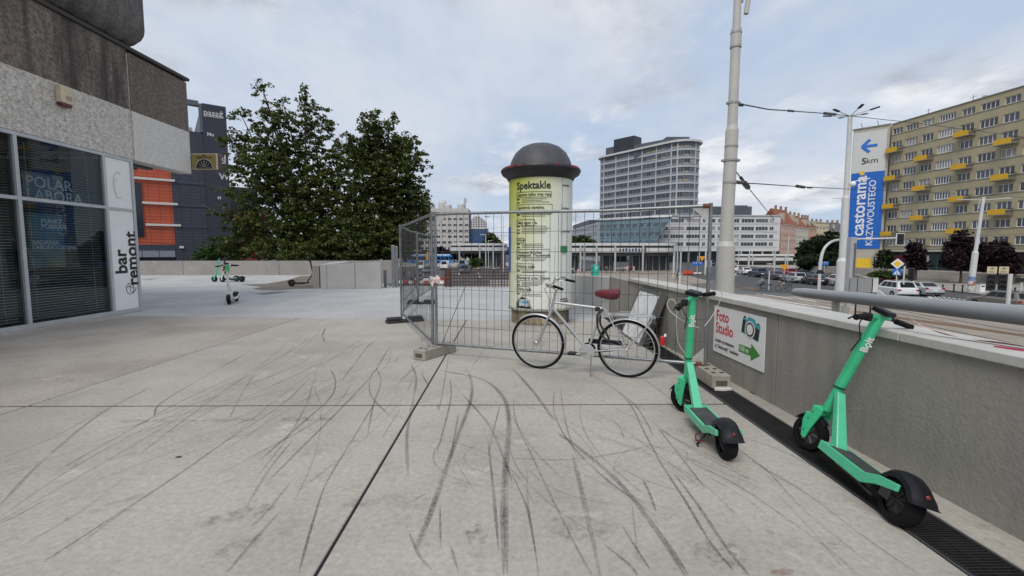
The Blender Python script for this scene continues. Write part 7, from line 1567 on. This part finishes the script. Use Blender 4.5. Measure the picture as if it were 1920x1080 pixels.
def person(label, loc, rz, pose, top, legs, group=None, scale=1.0, bald=False):
    o = link('person', PM[pose]); o.location = loc; o.rotation_euler = (0, 0, rz); o.scale = (scale,) * 3
    for i, m in enumerate((M_['skin'], CL[top], CL[legs], M_['shoe_dark'])): o.material_slots[i].link = 'OBJECT'; o.material_slots[i].material = m
    tag(o, label, 'person', group)
    hz = {'ride': (0, .27, 1.67)}.get(pose, (0, 0, 1.69)); MB().ball(hz, .098, 12, 8, (.95, 1.05, .85)).build('hair', M_['hair_dark'], o, smooth=True)
    fz = {'ride': (0, .37, 1.585)}.get(pose, (0, .10, 1.60)); MB().ball((fz[0], fz[1], fz[2]), .016, 6, 4, (1, 1.2, 1.3)).build('nose', M_['skin'], o, smooth=True)
    for s in (-1, 1): MB().ball((s * .032, fz[1] - .012, fz[2] + .035), .010, 6, 4).build('eye', M_['print_black'], o)
    return o
def far_bike(label, loc, rz):
    t = thing('bicycle', label, 'bicycle', loc, rz); K = M_['black_plastic']
    for y in (-.55, .55):
        o = MB().tube([(0, y + .335 * math.cos(a), .345 + .335 * math.sin(a)) for a in [2 * math.pi * k / 24 for k in range(24)]], .02, 6, closed=True).build('wheel', K, t)
        s = MB()
        for k in range(8): a = k * math.pi / 4; s.bar((0, y, .345), (0, y + .33 * math.cos(a), .345 + .33 * math.sin(a)), .006)
        s.build('spokes', M_['galvanised'], o, kind='stuff')
    MB().tube([(0, -.55, .345), (0, -.10, .30), (0, .38, .78), (0, -.22, .75), (0, -.10, .30)], .02, 6).tube([(0, -.55, .345), (0, -.22, .75), (0, -.25, .90)], .018, 6).tube([(0, .55, .345), (0, .40, .74), (0, .36, .98)], .02, 6).build('frame', K, t)
    MB().tube([(-.26, .52, 1.05), (-.1, .40, 1.04), (.1, .40, 1.04), (.26, .52, 1.05)], .016, 6).build('handlebar', K, t)
    MB().cbox((0, -.26, .93), (.16, .27, .06)).build('saddle', K, t, bevel=.02); MB().box(-.08, .08, -.95, -.45, .74, .84).build('rear_basket', K, t, bevel=.02)
    for s in (-1, 1): MB().bar((s * .11, -.10, .30), (s * .11, .07 if s > 0 else -.1, .22 if s > 0 else .44), .02).build('crank', K, t)
    return t
for k, (px, py, top, legs, lab, bl3) in enumerate(((1431, 545.5, 'lilac', 'navy', 'person in a lilac top cycling away from the crossing', 'dark bicycle ridden by the person in lilac'), (1469, 546, 'black', 'beige', 'person in black shirt and pale shorts cycling behind', 'dark bicycle ridden by the person in black'))):
    p = G(px, py, ST); rz = math.atan2(.35, -1) - math.pi / 2; far_bike(bl3, p, rz); person(lab, p, rz, 'ride', top, legs)
wlk = ((1270, 526, .8, 'walk', 'blue', 'black', 'person in a bright blue jacket walking by the orange barrier'), (1074, 517, 2.5, 'stand', 'beige', 'black', 'person in a beige coat at the left end of the canopy'), (1137, 513, 3.1, 'stand', 'grey', 'navy', 'person in grey behind the green toilet cabin'), (1168, 513, 1.2, 'walk', 'black', 'black', 'person in black by the striped posts'),
       (1146, 511, .4, 'stand', 'navy', 'grey', 'person in navy waiting under the canopy'), (1180, 510, 3.0, 'walk', 'red', 'black', 'person in a red top under the canopy'), (1232, 508, 1.5, 'stand', 'black', 'navy', 'person in black near the shelter glass'), (730, 528, 1.0, 'walk', 'pink', 'grey', 'person in pink beyond the steel posts'),
       (727, 531, .2, 'stand', 'black', 'black', 'person in black by the steel posts'), (768, 526, 2.0, 'walk', 'white', 'beige', 'person in white beyond the barriers'), (889, 517, .3, 'walk', 'pink', 'red', 'person in a pink top crossing behind the rusty grid'), (897, 516, .5, 'walk', 'beige', 'navy', 'person in beige crossing behind the rusty grid'), (884, 514, .4, 'walk', 'black', 'navy', 'person in black crossing behind the rusty grid'),
       (926, 517, 2.8, 'walk', 'white', 'black', 'person in a white shirt left of the poster column'), (934, 515, 2.9, 'walk', 'grey', 'navy', 'person in grey left of the poster column'), (758, 523, 1.0, 'walk', 'grey', 'navy', 'person in grey beyond the fence posts'), (940, 505, 1.0, 'stand', 'red', 'black', 'person in red at the farther tram stop'), (860, 503, 1.0, 'walk', 'white', 'red', 'person in white far down the crossing'))
for px, py, rz, ps, tp_, lg, lab in wlk: person(lab, G(px, py, ST), rz, ps, tp_, lg, scale=rnd.uniform(.94, 1.05))
# ------------------------------------------------------------------ street furniture
MG = mat('pole_grey', (.42, .43, .43), .5, .2, var=.08, scale=2); mat('pole_white', (.60, .60, .58), .5, var=.08, scale=2); mat('sign_orange', (.75, .33, .02), .5, var=.03); mat('sign_blue', (.02, .13, .50), .5, var=.03); mat('lamp_black', (.02, .02, .022), .5, var=.1)
def face_me(p): return math.atan2(-p.y, -p.x) + math.pi / 2
def disc_pts(r, n, a0=0): return [(r * math.cos(a0 + 2 * math.pi * k / n), r * math.sin(a0 + 2 * math.pi * k / n)) for k in range(n)]
def sign_on_post(label, px, pyb, plates, pole_top, Y=None, pole_w=.06, turn=0.0, pm='pole_white', name='road_sign', cat='road sign'):
    """plates: (kind, py centre, half height px)"""
    b = G(px, pyb, ST) if Y is None else Vector((D(px, pyb, Y).x, Y, ST)); k = b.y / CF; z = lambda py: CH - ST + (470 - py) * k
    t = thing(name, label, cat, b, face_me(b) + turn); MB().tube([(0, .03, 0), (0, .03, z(pole_top))], pole_w, 8).build('post', M_[pm], t, smooth=True)
    for kind, py, h, *dx in plates:
        M = Matrix.Translation(((dx[0] * k if dx else 0), -pole_w - .01, z(py))); hh = h * k
        if kind == 'yield': MB().slab([(-hh * 1.05, hh * .9), (0, -hh), (hh * 1.05, hh * .9)], M, .03).build('plate', M_['sign_orange'], t)
        elif kind == 'diamond':
            MB().slab([(0, -hh), (hh, 0), (0, hh), (-hh, 0)], M, .03).build('plate', M_['print_white'], t); MB().slab([(0, -hh * .62), (hh * .62, 0), (0, hh * .62), (-hh * .62, 0)], M @ Matrix.Translation((0, -.012, 0)), .01).build('plate_centre', M_['print_yellow'], t)
        elif kind == 'cross':
            MB().slab([(-hh, -hh), (hh, -hh), (hh, hh), (-hh, hh)], M, .03).build('plate', M_['sign_blue'], t); MB().slab([(-hh * .8, -hh * .75), (hh * .8, -hh * .75), (0, hh * .7)], M @ Matrix.Translation((0, -.012, 0)), .01).build('triangle', M_['print_white'], t)
            MB().tube([(0, 0, hh * .12), (0, 0, -hh * .2)], hh * .09, 6).tube([(0, 0, -hh * .15), (-hh * .2, 0, -hh * .62)], hh * .07, 5).tube([(0, 0, -hh * .15), (hh * .2, 0, -hh * .62)], hh * .07, 5).ball((0, 0, hh * .28), hh * .12, 8, 5).xf(M @ Matrix.Translation((0, -.016, 0)) @ Matrix.Scale(.1, 4, (0, 1, 0))).build('walker', M_['print_black'], t)
        elif kind == 'lanes':
            MB().slab([(-hh * 2.2, -hh), (hh * 2.2, -hh), (hh * 2.2, hh), (-hh * 2.2, hh)], M, .03).build('plate', M_['sign_blue'], t)
            for q in (-1.4, -.4, .6, 1.5): MB().bar((q * hh, -.005, -hh * .7), (q * hh, -.005, hh * .6), .01, hh * .18).bar((q * hh - hh * .25, -.005, hh * .2), (q * hh, -.005, hh * .65), .01, hh * .16).bar((q * hh + hh * .25, -.005, hh * .2), (q * hh, -.005, hh * .65), .01, hh * .16).xf(M).build('lane_arrow', M_['print_white'], t)
        elif kind == 'white': MB().slab([(-hh * .7, -hh), (hh * .7, -hh), (hh * .7, hh), (-hh * .7, hh)], M, .03).build('plate', M_['print_white'], t)
        elif kind == 'arrow_cream':
            MB().slab([(-hh, -hh), (hh, -hh), (hh, hh), (-hh, hh)], M, .03).build('plate', mat('plate_cream', (.62, .52, .34), .5), t); MB().bar((0, -.006, -hh * .1), (0, -.006, hh * .7), .01, hh * .12).bar((-hh * .35, -.006, hh * .25), (0, -.006, hh * .72), .01, hh * .12).bar((hh * .35, -.006, hh * .25), (0, -.006, hh * .72), .01, hh * .12).bar((-hh * .6, -.006, -hh * .55), (hh * .6, -.006, -hh * .55), .01, hh * .15).xf(M).build('arrow', M_['print_black'], t)
        elif kind == 'signal':
            MB().box(-hh * .42, hh * .42, -.22, .0, -hh, hh).xf(M).build('signal_head', M_['lamp_black'], t, bevel=.03)
            for q in (-.62, 0, .62): MB().lathe([(hh * .26, -.22), (hh * .26, -.40)], 12, c=(0, 0, q * hh), axis='y', a0=0, a1=math.pi).xf(M).build('hood', M_['lamp_black'], t)
        elif kind == 'black': MB().slab([(-hh * 1.3, -hh * .6), (hh * 1.3, hh * .2), (hh * 1.3, hh), (-hh * 1.3, hh)], M, .03).build('plate', M_['lamp_black'], t)
        elif kind == 'dark_face': MB().box(-hh * .3, hh * .3, -.3, -.28, -hh * .6, hh * .6).xf(M).build('symbol', M_['print_black'], t)
    return t
sign_on_post('orange yield sign above a blue pedestrian sign beside the tall lamp post', 1589, 549, (('yield', 495, 8), ('cross', 509, 6.5)), 486, turn=.0)
sign_on_post('orange yield sign low behind the cyclists', 1470, 522, (('yield', 502, 6.5),), 496)
sign_on_post('yellow diamond priority sign above a blue pedestrian sign', 1679, 549, (('diamond', 494.5, 10), ('cross', 510, 6.5)), 486)
sign_on_post('blue lane direction sign by the tram stop', 1307, 512, (('lanes', 494.5, 4), ('yield', 485, 5, 8)), 480)
sign_on_post('pair of blue direction signs before the dark trees', 1545, 512, (('lanes', 494, 3.8, -2),), 490)
sign_on_post('white pole with a small white number plate right of the fence', 1328, 527, (('white', 494.5, 6), ('dark_face', 494.5, 5)), 488)
sign_on_post('white signal pole with dark traffic light seen from behind', 1692, 559, (('signal', 514, 11.5, 10),), 499, pole_w=.08)
sign_on_post('left traffic light of the pair with a cream arrow plate', 1855, 566, (('arrow_cream', 506.5, 6.5), ('signal', 530, 15.5)), 501, Y=41)
sign_on_post('right traffic light of the pair with a cream arrow plate', 1877, 567, (('arrow_cream', 506.5, 6.5), ('signal', 530, 15.5)), 501, Y=41)
sign_on_post('plain cream pole right of the two traffic lights', 1888, 590, (), 514, pole_w=.13)
sign_on_post('dark sign seen from behind at the right edge', 1912, 566, (('black', 528, 6.5),), 520, Y=42)
sign_on_post('slim cream pole by the orange barrier', 1274, 548, (), 511, pole_w=.10)
sign_on_post('slim white post behind the cyclists', 1441, 544, (), 508, pole_w=.07); 
for px, pyb, pt_, w, lab in ((1322, 516, 470, .16, 'white lighting column near the fence top corner'), (1452, 507, 468, .14, 'white column before the office colonnade'), (1404, 508, 470, .12, 'pale column at the left of the small tram stop'), (1492, 508, 486, .14, 'pale column right of the small tram stop'), (1533, 505, 474, .14, 'pale column before the dark trees'), (1476, 508, 440, .12, 'thin pole before the pink tenement'), (1384, 508, 425, .10, 'thin pole beside the mast'), (1262, 520, 480, .10, 'thin pole at the right end of the canopy')):
    sign_on_post(lab, px, pyb, (), pt_, pole_w=w, name='street_pole', cat='pole')
# tall lamp with a ring of lamps
lp = G(1576.5, 553, ST); zl = CH - ST + (470 - 222) * lp.y / CF; k = lp.y / CF
tl = thing('street_lamp', 'very tall white lamp post crowned by a ring of dark lamps', 'street lamp', lp); ln = (D(1594, 222, lp.y) - lp); ln = Vector((ln.x, 0, zl)); P_ = lambda f: ln * f
f1 = (CH - ST + (470 - 372) * k) / zl; f2 = (CH - ST + (470 - 490) * k) / zl
MB().tube([P_(0), P_(f2)], [.62, .55], 14).tube([P_(f2), P_(f2 + .02)], [.55, .38], 14).tube([P_(f2 + .02), P_(f1)], [.38, .36], 14).tube([P_(f1), P_(f1 + .012)], [.36, .26], 14).tube([P_(f1 + .012), P_(1)], [.26, .22], 12).build('pole', M_['pole_white'], tl, smooth=True)
for q in range(6):
    a = q * math.pi / 3 + .3; c_ = ln + Vector((0, 0, -.1)); e = c_ + Vector((1.7 * math.cos(a), 1.7 * math.sin(a), .35))
    o = MB().tube([c_, e], .05, 6).build('arm', M_['pole_white'], tl); MB().cbox(e + Vector((.35 * math.cos(a), .35 * math.sin(a), .05)), (.85, .30, .12), Matrix.Rotation(a, 4, 'Z') @ Matrix.Rotation(-.2, 4, 'Y')).build('lamp_head', M_['lamp_black'], o, bevel=.05)
MB().tube([P_(f1) + Vector((0, -.4, 1.6)), P_(f1) + Vector((2.0, -.6, 2.0))], .06, 6).ball(P_(f1) + Vector((.3, -.5, 1.4)), .28, 10, 8).build('camera_unit', M_['print_white'], tl)
# curved signal mast
cb = G(1536, 549, ST); k = cb.y / CF; cz = lambda py: CH - ST + (470 - py) * k; cx_ = lambda px: (px - 1536) * k
cm_ = thing('signal_mast', 'white curved mast carrying a traffic light out over the road', 'traffic light', cb)
arc = [(cx_(1535), 0, 0), (cx_(1535), 0, cz(500)), (cx_(1536), 0, cz(485)), (cx_(1538), 0, cz(474)), (cx_(1543), 0, cz(463)), (cx_(1553), 0, cz(454)), (cx_(1566), 0, cz(450)), (cx_(1582), 0, cz(448.5)), (cx_(1640), 0, cz(447.5)), (cx_(1682), 0, cz(446))]
MB().tube(smooth_path([Vector(p) for p in arc], 4), [.17] * 13 + [.15] * 12 + [.10] * 12, 10).build('mast', M_['pole_white'], cm_, smooth=True) if len(smooth_path([Vector(p) for p in arc], 4)) == 37 else None
MB().box(cx_(1675), cx_(1690), -.1, -.02, cz(459), cz(437.5)).xf(Matrix.Identity(4)).build('backing_board', M_['print_white'], cm_); MB().box(cx_(1676), cx_(1689), -.14, -.101, cz(458), cz(438.5)).build('board_face', M_['lamp_black'], cm_)
for q in range(3): MB().lathe([(0, -.18), (.24, -.18), (.24, -.141)], 12, c=(cx_(1682.5), 0, cz(442.5 + q * 6)), axis='y').build('lens', M_['print_black'], cm_)
MB().box(-.25, .25, -.2, .2, cz(513), cz(506)).build('signal_box', M_['lamp_black'], cm_, bevel=.04)
# square grey post with a slot and the backs of three panels
tb = thing('totem_post', 'square grey steel post with a long slot beside blank panels', 'post', G(1599, 600, ST)); p_ = tb.location; k = p_.y / CF; z = lambda py: CH + (470 - py) * k; X_ = lambda px: (px - 952) * k
MB().box(X_(1593), X_(1604.5), p_.y - .2, p_.y + .2, ST, z(445)).build('post', M_['pole_grey'], tb, world=True, bevel=.02); MB().box(X_(1599.5), X_(1603.5), p_.y - .215, p_.y - .19, z(520), z(456)).build('slot', mat('slot_grey', (.12, .12, .13), .5), tb, world=True); MB().box(X_(1594), X_(1603), p_.y - .4, p_.y + .4, ST, z(575)).build('plinth', MATS['bracket_cream'], tb, world=True, bevel=.02)
ps_ = thing('panel_sign', 'row of blank grey sign panels seen from behind left of the white estate', 'sign', (X_(1620), p_.y - .3, ST))
for a, c, m in ((1593, 1606, 'galvanised'), (1607.5, 1634, 'galvanised'), (1636, 1646, 'pole_white')): MB().box(X_(a), X_(c), p_.y - .36, p_.y - .30, z(548), z(521.5)).build('panel', mat('panel_back', (.30, .31, .31), .5, .2, var=.05) if m == 'galvanised' else M_[m], ps_, world=True)
MB().box(X_(1606.2), X_(1607.3), p_.y - .37, p_.y - .26, ST, z(521)).build('post', M_['lamp_black'], ps_, world=True); MB().box(X_(1634.2), X_(1635.8), p_.y - .37, p_.y - .26, ST, z(521)).build('post', M_['lamp_black'], ps_, world=True)
MB().box(X_(1594), X_(1646), p_.y - .38, p_.y - .25, z(521.4), z(520.4)).build('top_rail', M_['pole_grey'], ps_, world=True)
# catenary pole with stickers on the right
cp_ = G(1819.5, 549, ST); k = cp_.y / CF; z = lambda py: CH - ST + (470 - py) * k; pl2 = thing('catenary_pole', 'slim white tram pole with two arms and stickers round its foot', 'pole', cp_)
MB().tube([(0, 0, z(536)), (.18, 0, z(474))], .30, 12).tube([(.18, 0, z(474)), (.2, 0, z(471))], [.30, .20], 12).tube([(.2, 0, z(471)), (.62, 0, z(370))], [.19, .15], 12).build('pole', M_['pole_white'], pl2, smooth=True)
MB().tube([(0, 0, 0), (0, 0, z(545))], .31, 12).build('foot', M_['pole_grey'], pl2, smooth=True)
for y0, y1, m in ((527, 519, 'sign_blue'), (535.9, 527.1, 'print_red'), (544.9, 536.1, 'print_white')): MB().tube([(0, 0, z(y0)), (.05, 0, z(y1))], .306, 12).build('sticker_band', mat('sticker_' + m, {'sign_blue': (.15, .24, .42), 'print_red': (.42, .16, .12), 'print_white': (.5, .5, .48)}[m], .6, var=.6, scale=5), pl2, smooth=True)
MB().tube([(.6, 0, z(376)), (-2.6, -.2, z(374.5))], .05, 6).tube([(.6, 0, z(376)), (3.2, -.2, z(372.5))], .05, 6).build('arm', M_['pole_white'], pl2); MB().cbox((3.2, -.2, z(372.8)), (.7, .25, .12)).build('lamp_head', M_['pole_white'], pl2, bevel=.04)
for q in (-1, 1): MB().tube([(.3 + q * .25, -.1, z(392)), (.3 + q * .25, -.1, z(374))], .04, 5).build('spacer', M_['pole_white'], pl2)
# farther lamp posts
def lamp(label, px, pyb, pyt, side, w=.10, Y=None):
    b = G(px, pyb, ST) if Y is None else Vector((D(px, pyb, Y).x, Y, ST)); k = b.y / CF; h = CH - ST + (470 - pyt) * k; t = thing('street_lamp', label, 'street lamp', b)
    MB().tube([(0, 0, 0), (0, 0, h)], [w, w * .6], 8).build('pole', M_['pole_white'], t); MB().tube([(0, 0, h - .1), (side * k, 0, h)], w * .5, 6).build('arm', M_['pole_white'], t); MB().cbox((side * k * 1.1, 0, h), (abs(side) * k * .3, .3, .15)).build('lamp_head', M_['lamp_black'], t, bevel=.04)
lamp('thin lamp post with a long arm just left of the poster column', 944, 509, 407, -28); lamp('short lamp post with white arm before the blue glass block', 911, 505, 440, -12, .14); lamp('small lamp post before the leafy tree', 916, 503, 451, 8, .10)
# bollards
bo = MB().tube([(0, 0, 0), (0, 0, .95)], .07, 8).lathe([(.09, .8), (.09, .95), (0, .99)], 8).mesh('bollard', M_['lamp_black'])
for k_, (px, py) in enumerate(((1767, 549), (1788, 548), (1804, 550), (1860, 553), (1902, 556), (1722, 541), (1708, 538), (1532, 519), (1545, 520), (1556, 521), (1568, 522), (1520, 518))):
    o = link('bollard', bo); o.location = G(px, py, ST); tag(o, '%s black bollard from the left along the far pavement' % ORD[(7, 8, 9, 10, 11, 6, 5, 1, 2, 3, 4, 0)[k_]], 'bollard', 'bollards along the far pavement')
ub = thing('litter_bin', 'small white litter bin beside the stickered pole', 'litter bin', G(1838, 549, ST)); MB().box(-.3, .3, -.25, .25, .05, 1.0).build('box', M_['white_paint'], ub, bevel=.04); MB().box(-.2, .2, -.262, -.25, .7, .85).build('opening', M_['print_black'], ub); MB().box(-.32, .32, -.28, .28, 1.0, 1.06).build('lid', M_['pole_grey'], ub, bevel=.02)
pn = thing('poster_stand', 'small framed poster stand before the shop steps', 'poster stand', G(1647, 516, ST)); MB().box(-1.1, 1.1, -.1, .1, .9, 3.6).build('frame', M_['lamp_black'], pn, bevel=.03); MB().box(-.95, .95, -.13, -.102, 1.05, 3.45).build('poster', M_['mall_pale'], pn)
for x in (-.8, .8): MB().box(x - .07, x + .07, -.07, .07, 0, .9).build('leg', M_['lamp_black'], pn)
# portable toilet
pt = G(1115.5, 519.5, ST); k = pt.y / CF; po_ = thing('portable_toilet', 'teal green portable toilet cabin near the tram stop', 'portable toilet', pt, .08); tq = mat('cabin_teal', (.02, .36, .28), .45, var=.06)
MB().box(-.62, .62, -.6, .6, .08, 2.1).build('cabin', tq, po_, bevel=.05); MB().lathe([(.66, 2.1), (.60, 2.22), (.3, 2.30), (0, 2.32)], 4, a0=math.pi / 4, a1=math.pi / 4 + 2 * math.pi).build('roof', tq, po_); MB().box(-.45, .45, -.635, -.602, .15, 1.95).build('door', mat('cabin_door', (.025, .40, .32), .45), po_, bevel=.01)
MB().lathe([(0, -.64), (.16, -.64)], 14, c=(.05, 0, 1.78), axis='y').build('emblem', M_['print_white'], po_); MB().box(-.12, .1, -.645, -.637, 1.38, 1.46).build('notice', M_['print_white'], po_); MB().box(-.62, .62, -.6, .6, 0, .079).build('skid', M_['lamp_black'], po_); MB().tube([(.3, -.66, 1.0), (.3, -.66, 1.2)], .02, 5).build('handle', M_['print_black'], po_)
# striped warning boards
for k_, (px, py, lab) in enumerate(((1084, 517, 'red and white striped warning board left of the toilet cabin'), (1176, 509, 'red and white striped warning board before the canopy'), (1188.5, 510, 'second striped warning board right of the first one'))):
    b = G(px, py, ST); t = thing('warning_board', lab, 'warning board', b, .1); h = 1.35; MB().box(-.14, .14, -.02, .02, .15, h).build('board', M_['print_white'], t)
    for q in range(3): MB().slab([(-.14, .25 + q * .4), (.14, .42 + q * .4), (.14, .60 + q * .4), (-.14, .43 + q * .4)], Matrix.Translation((0, -.026, 0)), .004).build('stripe', M_['print_red'], t)
    MB().box(-.3, .3, -.15, .15, 0, .12).build('base', M_['lamp_black'], t)
# barriers
mat('barrier_red', (.52, .04, .03), .5, var=.1); mat('barrier_orange', (.62, .075, .03), .5, var=.1)
bw = {}
def barrier(label, loc, rz, w, h, m, group=None):
    t = thing('barrier', label, 'barrier', loc, rz, group); MB().prism([(-w / 2, -.22), (w / 2, -.22), (w / 2, .22), (-w / 2, .22)], 0, h * .55).build('foot', m, t, bevel=.05); MB().box(-w / 2 * .97, w / 2 * .97, -.10, .10, h * .551, h).build('upper', m, t, bevel=.04)
    for s in (-.28, .28): MB().box(w * s - .12, w * s + .12, -.235, -.221, .05, h * .35).build('slot', M_['print_black'], t)
    return t
for q in range(10):
    p = G(742 + q * 9.6, 534.5 - (q % 3) * .4, ST); barrier('%s %s plastic barrier from the left in the line beyond the terrace edge' % (ORD[q // 2], 'red' if q % 2 == 0 else 'white'), p, .05, .66, .62, M_['barrier_red'] if q % 2 == 0 else M_['print_white'], 'plastic barriers beyond the terrace edge' if q % 2 == 0 else 'white barriers beyond the terrace edge')
for q in range(4): barrier('%s orange plastic barrier from the left by the roadworks' % ORD[q], G(1283 + q * 4.4, 516.5, ST), .1, .52, .95, M_['barrier_orange'], 'orange barriers at the crossing')
for q in range(3): barrier('%s low white barrier from the left by the roadworks' % ORD[q], G(1303 + q * 4.8, 514, ST), .1, .5, .35, M_['print_white'], 'white barriers at the crossing')
cv = thing('tarp_heap', 'white tarpaulin heap beside the dark blue car', 'heap', G(801, 531.5, ST)); MB().lathe([(1.0, 0), (.98, .45), (.80, .66), (.4, .78), (0, .80)], 16).build('tarpaulin', mat('tarp_white', (.62, .61, .57), .7, var=.15, scale=3, bump=.5, bscale=4), cv, smooth=True)
nf = thing('mesh_barrier', 'orange plastic mesh barrier standing by the fence post', 'barrier', G(830, 534, ST)); k = nf.location.y / CF; om_ = MB()
for q in range(9): om_.bar((-6.5 * k + q * 1.6 * k, 0, 0), (-6.5 * k + q * 1.6 * k, 0, 14 * k), .06).bar((-6.5 * k, 0, q * 1.7 * k), (6.5 * k, 0, q * 1.7 * k), .06)
om_.build('mesh', M_['barrier_orange'], nf)
# rusty reinforcement grid along the terrace edge
mat('rust_dark', (.075, .038, .026), .85, var=.4, scale=10)
rg = thing('reinforcement_grid', 'rusty brown steel grid standing along the terrace edge', 'steel grid', (-1.2, 18.45, 0))
for z in (.08, .20, .34, .46, .60, .71): MB().tube([(-2.5, 18.45, z), (.12, 18.45, z)], .020, 5).build('bar', M_['rust_dark'], rg, world=True)
for q in range(21): x = -2.3 + q * .12; MB().tube([(x, 18.43, .0), (x, 18.43, .72 if q > 5 else .62)], .015, 5).build('bar', M_['rust_dark'], rg, world=True)
for x in (-2.52, -2.36): MB().box(x - .05, x + .05, 18.40, 18.5, 0, .73).build('post', M_['rust_dark'], rg, world=True)
for z in (.1, .3, .5, .7): MB().box(-2.469, -2.411, 18.42, 18.48, z - .03, z + .03).build('rung', M_['rust_dark'], rg, world=True)
cbk = MB().box(-.72, .2, 19.4, 19.9, -.9, .02)
tag(MB().prism([(-2.4, 58), (.6, 58), (.6, 59.5), (-2.4, 59.5)], ST, ST + .95).build('kerb_stones', M_['fresh_concrete']), 'stack of pale kerb stones on the ground beyond the rusty grid', 'kerb stones')
st_ = thing('steel_posts', 'pair of galvanised steel posts at the end of the stair block', 'posts', (-4.7, 18.3, 0))
for px, pyt, w in ((738, 460, .07), (744, 462, .05), (722, 505, .06)): x = (px - 952) / CF * 18.2; MB().box(x - w, x + w, 18.2, 18.28, 0, CH + (470 - pyt) / CF * 18.2).build('post', M_['galvanised'], st_, world=True, bevel=.008)
yf = thing('yellow_flag', 'yellow advertising flag on a pole in front of the blue bus', 'flag', (D(805, 490, 120).x, 120, ST)); MB().tube([(0, 0, 0), (0, 0, CH - ST + (470 - 471) * 120 / CF)], .08, 6).build('pole', M_['pole_white'], yf); zz = lambda py: CH - ST + (470 - py) * 120 / CF
MB().slab([(-.1, zz(488)), (-.9, zz(487)), (-.8, zz(474)), (-.3, zz(471)), (-.1, zz(471))], Matrix.Translation((0, -.02, 0)), .04).build('cloth', mat('flag_yellow', (.72, .40, .02), .6), yf)
# distant contact wires
for k_, (p, q, lab) in enumerate((((1380, 409, 60), (1980, 470, 60), 'thin contact wire low before the block of flats'), ((1380, 452, 70), (1980, 436, 55), 'thin contact wire before the second floor of the flats'), ((1390, 430, 80), (1700, 460, 70), 'thin contact wire before the tenements'), ((1560, 372, 60), (1830, 375, 53), 'thin wire between the lamp post and the catenary pole'), ((950, 425, 100), (760, 440, 130), 'thin wire before the white office block'), ((244, 424, 30), (470, 430, 34), 'upper thin wire before the mall'), ((244, 452, 30), (470, 453, 34), 'lower thin wire before the mall'))):
    a, c = D(*p), D(*q); m = a.lerp(c, .5) + Vector((0, 0, -.25)); span('contact_wire', lab, smooth_path([a, m, c], 6), .018)
# low woods closing the horizon
bl4 = []
for k_ in range(46):
    az = R_(-62 + k_ * 2.9); r = 620 + 60 * math.sin(k_ * 1.7); bl4.append((r * math.sin(az), r * math.cos(az), 1 + 3 * math.sin(k_ * 2.3), 22, 10, 8 + 3 * math.sin(k_), 1))
V, F, C_ = leaves(bl4, 1600, 10, 5.0, 4.0); o = link('distant_woods', fast_mesh('woods', V, F, MATS['leaf_mid'])); tag(o, 'low far band of trees closing the horizon', 'woods', kind='stuff')
